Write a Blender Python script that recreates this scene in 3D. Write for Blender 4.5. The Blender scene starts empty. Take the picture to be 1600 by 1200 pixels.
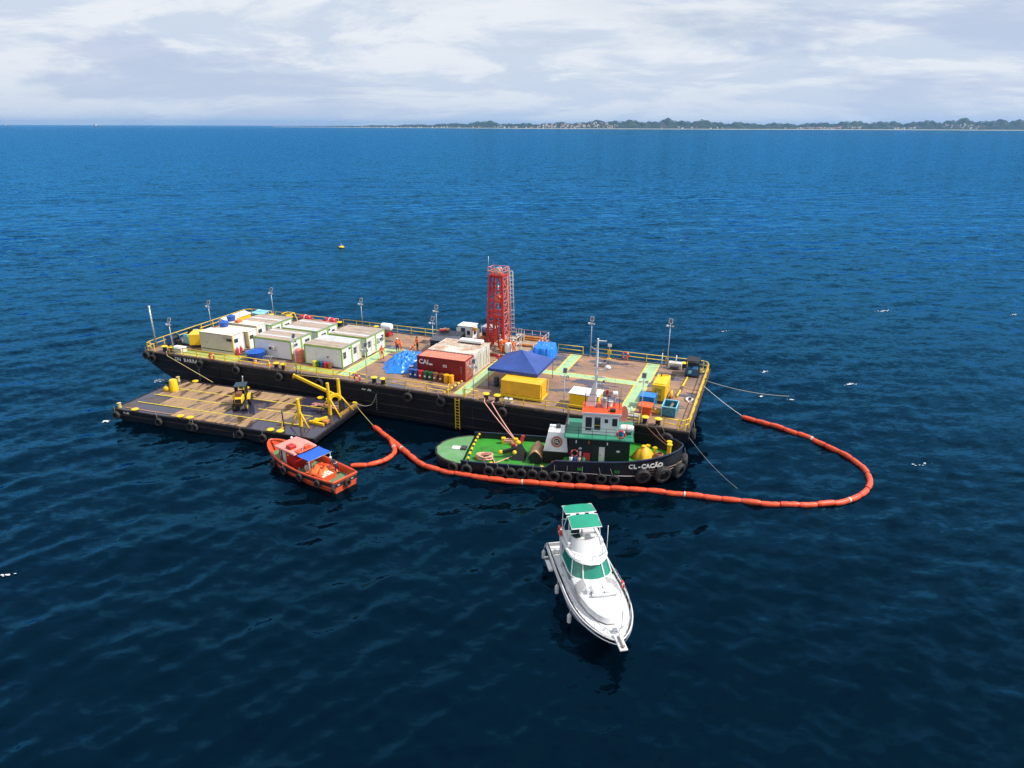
import bpy, bmesh, math, random
import numpy as np
from mathutils import Vector, Matrix, Euler
random.seed(7)
rng = np.random.default_rng(11)
scene = bpy.context.scene
R = math.radians
PI = math.pi

# ------------------------------------------------------------------ camera
FPX, CAM_H = 1067.0, 29.2                 # focal length in photo pixels, camera height over the water
PITCH = math.atan((600 - 197) / FPX)
cam_data = bpy.data.cameras.new('camera')
cam_data.sensor_fit = 'HORIZONTAL'
cam_data.sensor_width = 36.0
cam_data.lens = 36.0 * FPX / 1600.0
cam_data.clip_start = 0.5
cam_data.clip_end = 120000.0
cam = bpy.data.objects.new('camera', cam_data)
scene.collection.objects.link(cam)
cam.location = (0, 0, CAM_H)
cam.rotation_euler = (Matrix.Rotation(PI / 2 - PITCH, 3, 'X') @ Matrix.Rotation(R(0.18), 3, 'Z')).to_euler()
scene.camera = cam

# ------------------------------------------------------------------ sky and sun
SUN_EL, SUN_AZ = R(50), R(-7)     # azimuth counted from +X towards +Y
world = bpy.data.worlds.new('World')
scene.world = world
world.use_nodes = True
wn, wl = world.node_tree.nodes, world.node_tree.links
wn.clear()

def N(t, **kw):
    n = wn.new(t)
    for k, v in kw.items():
        setattr(n, k, v)
    return n

def wmath(op, a, b=None, c=None, clamp=False):
    n = N('ShaderNodeMath', operation=op)
    n.use_clamp = clamp
    for i, v in enumerate((a, b, c)):
        if v is None:
            continue
        if isinstance(v, (int, float)):
            n.inputs[i].default_value = v
        else:
            wl.new(v, n.inputs[i])
    return n.outputs[0]

def wramp(fac, stops, ease='LINEAR'):
    n = N('ShaderNodeValToRGB')
    n.color_ramp.interpolation = ease
    e = n.color_ramp.elements
    while len(e) < len(stops):
        e.new(0.5)
    for i, (p, c) in enumerate(stops):
        e[i].position = p
        e[i].color = c if len(c) == 4 else (*c, 1)
    wl.new(fac, n.inputs[0])
    return n.outputs[0]

def wmix(fac, a, b):
    n = N('ShaderNodeMix', data_type='RGBA')
    for k, v in (('Factor', fac), ('A', a), ('B', b)):
        sock = [s for s in n.inputs if s.name == k and s.enabled][0] if k == 'Factor' else [s for s in n.inputs if s.name == k and s.type == 'RGBA'][0]
        if isinstance(v, (int, float)):
            sock.default_value = v
        elif isinstance(v, tuple):
            sock.default_value = (*v, 1)
        else:
            wl.new(v, sock)
    return [s for s in n.outputs if s.type == 'RGBA'][0]

sky = N('ShaderNodeTexSky', sky_type='NISHITA')
sky.sun_disc = False
sky.sun_elevation = SUN_EL
sky.sun_rotation = PI / 2 - SUN_AZ
sky.altitude = 30
sky.air_density = 1.0
sky.dust_density = 1.0
sky.ozone_density = 1.5
geo = N('ShaderNodeTexCoord')
sep = N('ShaderNodeSeparateXYZ')
wl.new(geo.outputs['Generated'], sep.inputs[0])
zz = wmath('MAXIMUM', sep.outputs['Z'], 0.0)
den = wmath('ADD', zz, 0.20)
cx = wmath('DIVIDE', sep.outputs['X'], den)
cy = wmath('DIVIDE', sep.outputs['Y'], den)
comb = N('ShaderNodeCombineXYZ')
wl.new(cx, comb.inputs[0]); wl.new(cy, comb.inputs[1])

def wnoise(scale, detail, rough, off, dist=0.0, stretch=(1, 1, 1)):
    m = N('ShaderNodeMapping')
    m.inputs['Location'].default_value = off
    m.inputs['Scale'].default_value = stretch
    wl.new(comb.outputs[0], m.inputs[0])
    n = N('ShaderNodeTexNoise')
    n.inputs['Scale'].default_value = scale
    n.inputs['Detail'].default_value = detail
    n.inputs['Roughness'].default_value = rough
    n.inputs['Distortion'].default_value = dist
    wl.new(m.outputs[0], n.inputs['Vector'])
    return n.outputs['Fac']

low = wramp(sep.outputs['Z'], [(0.0, (1, 1, 1)), (0.10, (0.35, 0.35, 0.35)), (0.3, (0, 0, 0))], 'EASE')
cover = wramp(wnoise(0.75, 7, 0.58, (3.1, 1.7, 0.3), 0.3, (0.8, 1.25, 1)), [(0.30, (0.55, 0.55, 0.55)), (0.52, (1, 1, 1))], 'EASE')
puff = wramp(wnoise(1.6, 10, 0.64, (7.7, 2.2, 4.0), 0.35, (0.75, 1.0, 1)), [(0.43, (0, 0, 0)), (0.57, (1, 1, 1))], 'EASE')
shade = wramp(wnoise(1.05, 10, 0.60, (21.3, 9.0, 2.0), 0.3, (0.6, 1.0, 1)), [(0.51, (0, 0, 0)), (0.60, (1, 1, 1))], 'EASE')
cloud_col = wmix(puff, (6.1, 6.9, 8.2), (8.7, 8.9, 9.2))
cloud_col = wmix(wmath('MULTIPLY', shade, 0.65), cloud_col, (4.3, 5.1, 7.2))
haze_sky = wmix(cover, wmix(low, sky.outputs[0], (5.0, 6.0, 7.6)), cloud_col)
haze_sky = wmix(wmath('MULTIPLY', low, 0.55), haze_sky, (5.7, 6.5, 7.7))
bg = N('ShaderNodeBackground')
bg.inputs['Strength'].default_value = 0.09
wl.new(haze_sky, bg.inputs['Color'])
wout = N('ShaderNodeOutputWorld')
wl.new(bg.outputs[0], wout.inputs['Surface'])

sun_data = bpy.data.lights.new('sun', 'SUN')
sun_data.energy = 4.6
sun_data.angle = R(0.6)
sun_data.color = (1.0, 0.95, 0.87)
sun = bpy.data.objects.new('sun', sun_data)
scene.collection.objects.link(sun)
to_sun = Vector((math.cos(SUN_EL) * math.cos(SUN_AZ), math.cos(SUN_EL) * math.sin(SUN_AZ), math.sin(SUN_EL)))
sun.rotation_euler = (-to_sun).to_track_quat('-Z', 'Y').to_euler()
sun.location = (40, 40, 120)

vs = scene.view_settings
vs.view_transform = 'Standard'
vs.look = 'None'
vs.gamma = 1.0
vs.exposure = 0.22
vs.use_curve_mapping = False
scene.cycles.max_bounces = 6
scene.cycles.diffuse_bounces = 3
scene.cycles.glossy_bounces = 3
scene.cycles.transmission_bounces = 4
scene.cycles.volume_bounces = 0
scene.cycles.caustics_reflective = False
scene.cycles.caustics_refractive = False
scene.cycles.use_denoising = True
scene.cycles.denoiser = 'OPENIMAGEDENOISE'
scene.cycles.denoising_input_passes = 'RGB_ALBEDO_NORMAL'
scene.cycles.denoising_prefilter = 'NONE'

# ------------------------------------------------------------------ helpers
COL = scene.collection

def px(u, v, z=0.0):
    """A photo pixel's ray met with the horizontal plane at height z (metres)."""
    s, c = math.sin(PITCH), math.cos(PITCH)
    xc, yc = (u - 800) / FPX, (v - 600) / FPX
    k = (CAM_H - z) / (s + yc * c)
    return (xc * k, (c - yc * s) * k)

# --- materials
MATS = {}

def mat(name, col, rough=0.55, metal=0.0, var=0.12, scale=1.2, col2=None, amt=0.0, scale2=0.8, soft=0.12,
        bump=0.0, bscale=8.0, streak=False, spec=0.5, alpha=None, coat=0.0):
    """Painted or bare surface: base colour, broad tone variation, and patches of a second colour (rust, dirt, wear)."""
    if name in MATS:
        return MATS[name]
    m = bpy.data.materials.new(name)
    m.use_nodes = True
    nt = m.node_tree
    b = nt.nodes['Principled BSDF']
    tc = nt.nodes.new('ShaderNodeTexCoord')
    oi = nt.nodes.new('ShaderNodeObjectInfo')
    add = nt.nodes.new('ShaderNodeVectorMath'); add.operation = 'ADD'
    mul = nt.nodes.new('ShaderNodeVectorMath'); mul.operation = 'SCALE'
    comb = nt.nodes.new('ShaderNodeCombineXYZ')
    for i in range(3):
        nt.links.new(oi.outputs['Random'], comb.inputs[i])
    nt.links.new(comb.outputs[0], mul.inputs[0]); mul.inputs['Scale'].default_value = 37.0
    nt.links.new(tc.outputs['Object'], add.inputs[0]); nt.links.new(mul.outputs[0], add.inputs[1])
    vec = add.outputs[0]

    def noise(sc, det, ro, stretch=None):
        n = nt.nodes.new('ShaderNodeTexNoise')
        n.inputs['Scale'].default_value = sc; n.inputs['Detail'].default_value = det; n.inputs['Roughness'].default_value = ro
        if stretch:
            mp = nt.nodes.new('ShaderNodeMapping'); mp.inputs['Scale'].default_value = stretch
            nt.links.new(vec, mp.inputs[0]); nt.links.new(mp.outputs[0], n.inputs['Vector'])
        else:
            nt.links.new(vec, n.inputs['Vector'])
        return n.outputs['Fac']

    def ramp(f, stops):
        n = nt.nodes.new('ShaderNodeValToRGB')
        while len(n.color_ramp.elements) < len(stops):
            n.color_ramp.elements.new(0.5)
        for e, (p, c) in zip(n.color_ramp.elements, stops):
            e.position = p; e.color = (*c, 1)
        nt.links.new(f, n.inputs[0])
        return n.outputs[0]

    def mixc(f, a, bb):
        n = nt.nodes.new('ShaderNodeMix'); n.data_type = 'RGBA'
        nt.links.new(f, n.inputs[0])
        for i, v in ((6, a), (7, bb)):
            if isinstance(v, tuple):
                n.inputs[i].default_value = (*v, 1)
            else:
                nt.links.new(v, n.inputs[i])
        return n.outputs[2]
    lo = tuple(max(0, c * (1 - var)) for c in col)
    hi = tuple(min(1, c * (1 + var)) for c in col)
    c = ramp(noise(scale, 5, 0.6), [(0.3, lo), (0.7, hi)])
    if col2 is not None and amt > 0:
        f = ramp(noise(scale2, 7, 0.68, (1, 1, 0.25) if streak else None),
                 [(max(0.0, 0.72 - amt * 0.45 - soft), (0, 0, 0)), (min(1, 0.72 - amt * 0.45 + soft), (1, 1, 1))])
        c = mixc(f, c, col2)
    nt.links.new(c, b.inputs['Base Color'])
    b.inputs['Roughness'].default_value = rough
    b.inputs['Metallic'].default_value = metal
    b.inputs['Specular IOR Level'].default_value = spec
    if coat:
        b.inputs['Coat Weight'].default_value = coat
        b.inputs['Coat Roughness'].default_value = 0.1
    if bump:
        bn = nt.nodes.new('ShaderNodeBump'); bn.inputs['Strength'].default_value = bump; bn.inputs['Distance'].default_value = 0.05
        nt.links.new(noise(bscale, 4, 0.6), bn.inputs['Height']); nt.links.new(bn.outputs[0], b.inputs['Normal'])
    MATS[name] = m
    return m

def glass(name, col, rough=0.05):
    if name in MATS:
        return MATS[name]
    m = mat(name, col, rough, 0.0, 0.1, 0.7, spec=0.9)
    return m

# --- mesh collector
class MB:
    def __init__(s):
        s.v, s.f, s.smooth = [], [], []

    def add(s, verts, faces, smooth=False, M=None):
        o = len(s.v)
        if M is not None:
            verts = [tuple(M @ Vector(p)) for p in verts]
        s.v += [tuple(p) for p in verts]
        for f in faces:
            s.f.append(tuple(i + o for i in f)); s.smooth.append(smooth)
        return s

    def box(s, x0, x1, y0, y1, z0, z1, rz=0, M=None):
        vs_ = [(x0, y0, z0), (x1, y0, z0), (x1, y1, z0), (x0, y1, z0), (x0, y0, z1), (x1, y0, z1), (x1, y1, z1), (x0, y1, z1)]
        if rz:
            cx, cy = (x0 + x1) / 2, (y0 + y1) / 2
            c, n = math.cos(rz), math.sin(rz)
            vs_ = [(cx + (x - cx) * c - (y - cy) * n, cy + (x - cx) * n + (y - cy) * c, z) for x, y, z in vs_]
        return s.add(vs_, [(3, 2, 1, 0), (4, 5, 6, 7), (0, 1, 5, 4), (1, 2, 6, 5), (2, 3, 7, 6), (3, 0, 4, 7)], M=M)

    def bbox(s, x0, x1, y0, y1, z0, z1, bev=0.04, M=None):
        """box with chamfered edges"""
        bm = bmesh.new()
        bmesh.ops.create_cube(bm, size=1.0)
        for q in bm.verts:
            q.co = Vector(((x0 + x1) / 2 + q.co.x * (x1 - x0), (y0 + y1) / 2 + q.co.y * (y1 - y0), (z0 + z1) / 2 + q.co.z * (z1 - z0)))
        bmesh.ops.bevel(bm, geom=bm.edges[:], offset=bev, segments=1, affect='EDGES')
        s.addbm(bm, M=M)
        return s

    def addbm(s, bm, smooth=False, M=None):
        bm.verts.ensure_lookup_table(); bm.verts.index_update()
        s.add([tuple(q.co) for q in bm.verts], [[q.index for q in f.verts] for f in bm.faces], smooth, M)
        bm.free()
        return s

    def cyl(s, p0, p1, r, r2=None, n=10, cap=True, smooth=True):
        p0, p1 = Vector(p0), Vector(p1)
        r2 = r if r2 is None else r2
        d = (p1 - p0)
        if d.length < 1e-6:
            return s
        d.normalize()
        a = d.orthogonal().normalized(); b = d.cross(a)
        vs_ = []
        for p, rr in ((p0, r), (p1, r2)):
            for i in range(n):
                t = 2 * PI * i / n
                vs_.append(p + a * (rr * math.cos(t)) + b * (rr * math.sin(t)))
        s.add(vs_, [(i, (i + 1) % n, n + (i + 1) % n, n + i) for i in range(n)], smooth)
        if cap:
            s.add(vs_, [tuple(range(n - 1, -1, -1)), tuple(range(n, 2 * n))], False)
        return s

    def bar(s, p0, p1, w=0.08, h=None):
        """square bar between two points"""
        p0, p1 = Vector(p0), Vector(p1); h = w if h is None else h
        d = (p1 - p0).normalized()
        up = Vector((0, 0, 1)) if abs(d.z) < 0.95 else Vector((0, 1, 0))
        a = d.cross(up).normalized() * (w / 2); b = a.cross(d).normalized() * (h / 2)
        vs_ = [p + sa * a + sb * b for p in (p0, p1) for sa, sb in ((-1, -1), (1, -1), (1, 1), (-1, 1))]
        return s.add(vs_, [(3, 2, 1, 0), (4, 5, 6, 7), (0, 1, 5, 4), (1, 2, 6, 5), (2, 3, 7, 6), (3, 0, 4, 7)])

    def tube(s, pts, r, n=8, closed=False, cap=True, smooth=True):
        pts = [Vector(p) for p in pts]
        m = len(pts)
        rs = r if isinstance(r, (list, tuple)) else [r] * m
        prev = None; rings = []
        for i, p in enumerate(pts):
            if closed:
                t = pts[(i + 1) % m] - pts[i - 1]
            else:
                t = pts[min(i + 1, m - 1)] - pts[max(i - 1, 0)]
            t = t.normalized() if t.length > 1e-9 else Vector((0, 0, 1))
            if prev is None:
                a = t.orthogonal().normalized()
            else:
                a = prev - t * prev.dot(t)
                a = a.normalized() if a.length > 1e-6 else t.orthogonal().normalized()
            prev = a; b = t.cross(a)
            rings.append([p + a * (rs[i] * math.cos(2 * PI * k / n)) + b * (rs[i] * math.sin(2 * PI * k / n)) for k in range(n)])
        vs_ = [q for rr in rings for q in rr]
        fs = []
        for i in range(m if closed else m - 1):
            j = (i + 1) % m
            for k in range(n):
                fs.append((i * n + k, i * n + (k + 1) % n, j * n + (k + 1) % n, j * n + k))
        s.add(vs_, fs, smooth)
        if cap and not closed:
            s.add(vs_, [tuple(range(n - 1, -1, -1)), tuple((m - 1) * n + k for k in range(n))])
        return s

    def torus(s, c, R_, r, axis='Z', n=20, m=8, M=None):
        pts = []
        for i in range(n):
            t = 2 * PI * i / n
            x, y = R_ * math.cos(t), R_ * math.sin(t)
            pts.append({'Z': (x, y, 0), 'Y': (x, 0, y), 'X': (0, x, y)}[axis])
        pts = [Vector(c) + Vector(p) for p in pts]
        t2 = MB(); t2.tube(pts, r, m, closed=True)
        return s.add(t2.v, t2.f, True, M)

    def prism(s, poly, z0, z1, smooth=False):
        n = len(poly)
        vs_ = [(x, y, z0) for x, y in poly] + [(x, y, z1) for x, y in poly]
        s.add(vs_, [tuple(range(n - 1, -1, -1)), tuple(range(n, 2 * n))])
        s.add(vs_, [(i, (i + 1) % n, n + (i + 1) % n, n + i) for i in range(n)], smooth)
        return s

    def lathe(s, prof, c=(0, 0, 0), n=16, smooth=True, axis='Z'):
        vs_ = []
        for r, z in prof:
            for i in range(n):
                t = 2 * PI * i / n
                p = (r * math.cos(t), r * math.sin(t), z)
                if axis == 'X':
                    p = (p[2], p[0], p[1])
                elif axis == 'Y':
                    p = (p[1], p[2], p[0])
                vs_.append((c[0] + p[0], c[1] + p[1], c[2] + p[2]))
        m = len(prof)
        s.add(vs_, [(i * n + k, i * n + (k + 1) % n, (i + 1) * n + (k + 1) % n, (i + 1) * n + k) for i in range(m - 1) for k in range(n)], smooth)
        s.add(vs_, [tuple(range(n - 1, -1, -1)), tuple((m - 1) * n + k for k in range(n))])
        return s

    def ball(s, c, rx, ry=None, rz=None, n=14, m=8):
        ry = rx if ry is None else ry; rz = rx if rz is None else rz
        prof = [(max(1e-3, math.sin(PI * i / m)), -math.cos(PI * i / m)) for i in range(m + 1)]
        t = MB(); t.lathe(prof, n=n)
        s.add([(c[0] + x * rx, c[1] + y * ry, c[2] + z * rz) for x, y, z in t.v], t.f, True)
        return s

    def loft(s, secs, smooth=True, closed=False, cap0=False, cap1=False):
        m, n = len(secs), len(secs[0])
        vs_ = [p for q in secs for p in q]
        fs = []
        for i in range(m - 1):
            for k in range(n if closed else n - 1):
                fs.append((i * n + k, i * n + (k + 1) % n, (i + 1) * n + (k + 1) % n, (i + 1) * n + k))
        s.add(vs_, fs, smooth)
        if cap0:
            s.add(vs_, [tuple(range(n - 1, -1, -1))])
        if cap1:
            s.add(vs_, [tuple((m - 1) * n + k for k in range(n))])
        return s

    def mesh(s, name):
        me = bpy.data.meshes.new(name)
        me.from_pydata(s.v, [], s.f)
        me.polygons.foreach_set('use_smooth', s.smooth)
        me.update()
        bm = bmesh.new(); bm.from_mesh(me)
        bmesh.ops.remove_doubles(bm, verts=bm.verts, dist=1e-5)
        bmesh.ops.recalc_face_normals(bm, faces=bm.faces)
        for e in bm.edges:
            if len(e.link_faces) == 2 and e.calc_face_angle(0) > 0.7:
                e.smooth = False
        bm.to_mesh(me); bm.free()
        return me

    def build(s, name, m, parent=None, loc=None, rz=0.0):
        o = bpy.data.objects.new(name, s.mesh(name))
        o.data.materials.append(m)
        COL.objects.link(o)
        if parent is not None:
            o.parent = parent
        if loc is not None:
            o.location = loc
        if rz:
            o.rotation_euler = (0, 0, rz)
        return o

def tag(o, label=None, cat=None, group=None, kind=None):
    if label: o['label'] = label
    if cat: o['category'] = cat
    if group: o['group'] = group
    if kind: o['kind'] = kind
    return o

def thing(name, label, cat, loc=(0, 0, 0), rz=0.0, group=None):
    o = bpy.data.objects.new(name, None)
    COL.objects.link(o)
    o.empty_display_size = 0.3
    o.location = loc
    o.rotation_euler = (0, 0, rz)
    return tag(o, label, cat, group, 'thing')

def share(src, parent=None, loc=(0, 0, 0), rot=(0, 0, 0)):
    o = src.copy()
    COL.objects.link(o)
    o.parent = parent
    o.location = loc
    o.rotation_euler = rot
    for k in ('label', 'category', 'group'):
        if k in o and parent is not None:
            del o[k]
    return o

def copy_tree(src, loc, rz=None, label=None, group=None):
    r = src.copy(); COL.objects.link(r); r.location = loc
    if rz is not None:
        r.rotation_euler = (0, 0, rz)
    if label: r['label'] = label
    if group: r['group'] = group
    for ch in list(src.children):
        c = ch.copy(); COL.objects.link(c); c.parent = r
        for g in list(ch.children):
            d = g.copy(); COL.objects.link(d); d.parent = c
    return r

def lettering(txt, size, m, parent, M, name='lettering', bold=0.0, extrude=0.006):
    """flat painted letters as a thin mesh; M places the text plane (x right, y up)"""
    cu = bpy.data.curves.new(name, 'FONT')
    cu.body = txt; cu.size = size; cu.extrude = extrude; cu.offset = bold
    cu.align_x = 'CENTER'; cu.align_y = 'CENTER'; cu.resolution_u = 2
    t = bpy.data.objects.new(name, cu)
    COL.objects.link(t)
    dg = bpy.context.evaluated_depsgraph_get()
    me = bpy.data.meshes.new_from_object(t.evaluated_get(dg))
    bpy.data.objects.remove(t); bpy.data.curves.remove(cu)
    me.transform(M)
    o = bpy.data.objects.new(name, me)
    me.materials.clear(); me.materials.append(m)
    COL.objects.link(o); o.parent = parent
    return o

def face_frame(origin, xdir, ydir):
    x = Vector(xdir).normalized(); y = Vector(ydir).normalized(); z = x.cross(y)
    M = Matrix((x, y, z)).transposed().to_4x4()
    M.translation = Vector(origin)
    return M

# ------------------------------------------------------------------ the sea
WAVE_DIR = R(112)
waves = []
for i in range(64):
    lam = 0.9 * (11.0 / 0.9) ** (i / 63.0)
    th = WAVE_DIR + rng.normal(0, 0.75 if lam < 4 else 0.5)
    a = 0.0050 * lam ** 0.9 * (1.0 if lam < 4 else 0.55) * rng.uniform(0.6, 1.25)
    waves.append((2 * PI / lam * math.cos(th), 2 * PI / lam * math.sin(th), a, rng.uniform(0, 2 * PI), lam))

def wave_height(x, y):
    h = 0.0
    for kx, ky, a, ph, lam in waves:
        h += a * math.sin(kx * x + ky * y + ph)
    return h

def build_sea():
    ang = np.concatenate([np.linspace(R(90 - 46), R(90 + 46), 900), np.linspace(R(90 + 46), R(360 + 90 - 46), 90)[1:-1]])
    rad = [9.0]
    while rad[-1] < 420:
        rad.append(rad[-1] * 1.0056 + 0.02)
    while rad[-1] < 90000:
        rad.append(rad[-1] * 1.12)
    rad = np.array(rad)
    A, Rr = np.meshgrid(ang, rad)
    X, Y = Rr * np.cos(A), Rr * np.sin(A)
    Z = np.zeros_like(X); DX = np.zeros_like(X); DY = np.zeros_like(X)
    step = np.gradient(rad)[:, None] * np.ones_like(X)
    patch = 0.75 + 0.35 * np.sin(X * 0.021 + 1.3 + 0.8 * np.sin(Y * 0.013)) * np.sin(Y * 0.027 + 0.4)
    front = ((A < R(90 + 47)) & (A > R(90 - 47))).astype(float)
    for kx, ky, a, ph, lam in waves:
        fade = np.clip((lam / step - 2.5) / 3.0, 0, 1) * front * patch
        p = kx * X + ky * Y + ph
        k = math.hypot(kx, ky)
        Z += a * fade * np.sin(p)
        DX -= 0.75 * a * fade * kx / k * np.cos(p) * -1
        DY -= 0.75 * a * fade * ky / k * np.cos(p) * -1
    V = np.stack([X + DX, Y + DY, Z], -1).reshape(-1, 3)
    na, nr = len(ang), len(rad)
    i = np.arange(nr - 1)[:, None] * na
    j = np.arange(na)[None, :]
    j2 = (j + 1) % na
    quads = np.stack([i + j, i + na + j, i + na + j2, i + j2], -1).reshape(-1, 4)
    V = np.vstack([V, [[0, 0, 0]]])
    c = len(V) - 1
    tris = np.stack([np.full(na, c), np.arange(na), (np.arange(na) + 1) % na], -1)
    me = bpy.data.meshes.new('sea')
    nf = len(quads) + len(tris)
    me.vertices.add(len(V)); me.vertices.foreach_set('co', V.ravel())
    loops = np.concatenate([quads.ravel(), tris.ravel()])
    me.loops.add(len(loops)); me.loops.foreach_set('vertex_index', loops.astype(np.int32))
    starts = np.concatenate([np.arange(len(quads)) * 4, len(quads) * 4 + np.arange(len(tris)) * 3])
    me.polygons.add(nf)
    me.polygons.foreach_set('loop_start', starts.astype(np.int32))
    me.polygons.foreach_set('use_smooth', np.ones(nf, bool))
    me.update(calc_edges=True)
    me.validate()
    o = bpy.data.objects.new('water', me)
    COL.objects.link(o)
    tag(o, 'deep blue open sea with small wind waves', 'sea', kind='structure')
    return o

def water_material():
    m = bpy.data.materials.new('sea_water')
    m.use_nodes = True
    nt = m.node_tree; n = nt.nodes; L = nt.links
    b = n['Principled BSDF']
    tc = n.new('ShaderNodeTexCoord')

    def noise(scale, det, ro, stretch, off, dist=0.0, colour=True):
        mp = n.new('ShaderNodeMapping'); mp.inputs['Scale'].default_value = stretch
        mp.inputs['Rotation'].default_value = (0, 0, R(-22)); mp.inputs['Location'].default_value = off
        L.new(tc.outputs['Object'], mp.inputs[0])
        t = n.new('ShaderNodeTexNoise'); t.inputs['Scale'].default_value = scale; t.inputs['Detail'].default_value = det
        t.inputs['Roughness'].default_value = ro; t.inputs['Distortion'].default_value = dist
        L.new(mp.outputs[0], t.inputs['Vector'])
        return t.outputs['Fac'] if not colour else t.outputs['Color']
    fine = noise(1.9, 6, 0.66, (0.7, 1.2, 1), (3, 5, 0), 0.5)
    mid = noise(0.62, 5, 0.64, (0.6, 1.2, 1), (13, 2, 0), 0.4)
    big = noise(0.11, 3, 0.5, (0.5, 1.4, 1), (1, 9, 0))
    # unresolved ripples: slopes added to the wave normal, stronger where the mesh no longer carries waves
    ln = n.new('ShaderNodeVectorMath'); ln.operation = 'LENGTH'; L.new(tc.outputs['Object'], ln.inputs[0])
    mr = n.new('ShaderNodeMapRange'); mr.inputs['From Min'].default_value = 90; mr.inputs['From Max'].default_value = 420
    mr.inputs['To Min'].default_value = 0.0; mr.inputs['To Max'].default_value = 1.0
    L.new(ln.outputs['Value'], mr.inputs['Value'])

    def slopes(src, sx, sy):
        sub = n.new('ShaderNodeVectorMath'); sub.operation = 'SUBTRACT'; sub.inputs[1].default_value = (0.5, 0.5, 0.5)
        L.new(src, sub.inputs[0])
        mu = n.new('ShaderNodeVectorMath'); mu.operation = 'MULTIPLY'; mu.inputs[1].default_value = (sx, sy, 0)
        L.new(sub.outputs[0], mu.inputs[0])
        return mu.outputs[0]

    def vadd(a_, b_):
        q = n.new('ShaderNodeVectorMath'); q.operation = 'ADD'; L.new(a_, q.inputs[0]); L.new(b_, q.inputs[1])
        return q.outputs[0]
    geo_ = n.new('ShaderNodeNewGeometry')
    near = vadd(slopes(fine, 0.44, 0.60), slopes(mid, 0.26, 0.44))
    far = vadd(slopes(mid, 0.6, 1.25), slopes(big, 0.3, 0.8))
    fs = n.new('ShaderNodeVectorMath'); fs.operation = 'SCALE'; L.new(far, fs.inputs[0]); L.new(mr.outputs[0], fs.inputs['Scale'])
    nrm = n.new('ShaderNodeVectorMath'); nrm.operation = 'NORMALIZE'
    L.new(vadd(vadd(geo_.outputs['Normal'], near), fs.outputs[0]), nrm.inputs[0])
    tone = noise(0.018, 4, 0.55, (0.5, 1.3, 1), (4, 4, 0), 0.5, False)
    rp = n.new('ShaderNodeValToRGB')
    rp.color_ramp.elements[0].position = 0.35; rp.color_ramp.elements[0].color = (0.0002, 0.0018, 0.0048, 1)
    rp.color_ramp.elements[1].position = 0.7; rp.color_ramp.elements[1].color = (0.0003, 0.0042, 0.0085, 1)
    L.new(tone, rp.inputs[0])
    n.remove(b)
    body = n.new('ShaderNodeBsdfDiffuse'); L.new(rp.outputs[0], body.inputs['Color']); L.new(nrm.outputs[0], body.inputs['Normal'])
    surf = n.new('ShaderNodeBsdfGlossy'); surf.inputs['Color'].default_value = (0.10, 0.53, 1.0, 1)
    surf.inputs['Roughness'].default_value = 0.07; L.new(nrm.outputs[0], surf.inputs['Normal'])
    fr = n.new('ShaderNodeFresnel'); fr.inputs['IOR'].default_value = 1.33; L.new(nrm.outputs[0], fr.inputs['Normal'])
    mx = n.new('ShaderNodeMixShader')
    L.new(fr.outputs[0], mx.inputs[0]); L.new(body.outputs[0], mx.inputs[1]); L.new(surf.outputs[0], mx.inputs[2])
    L.new(mx.outputs[0], n['Material Output'].inputs['Surface'])
    return m

sea = build_sea()
sea.data.materials.append(water_material())

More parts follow.
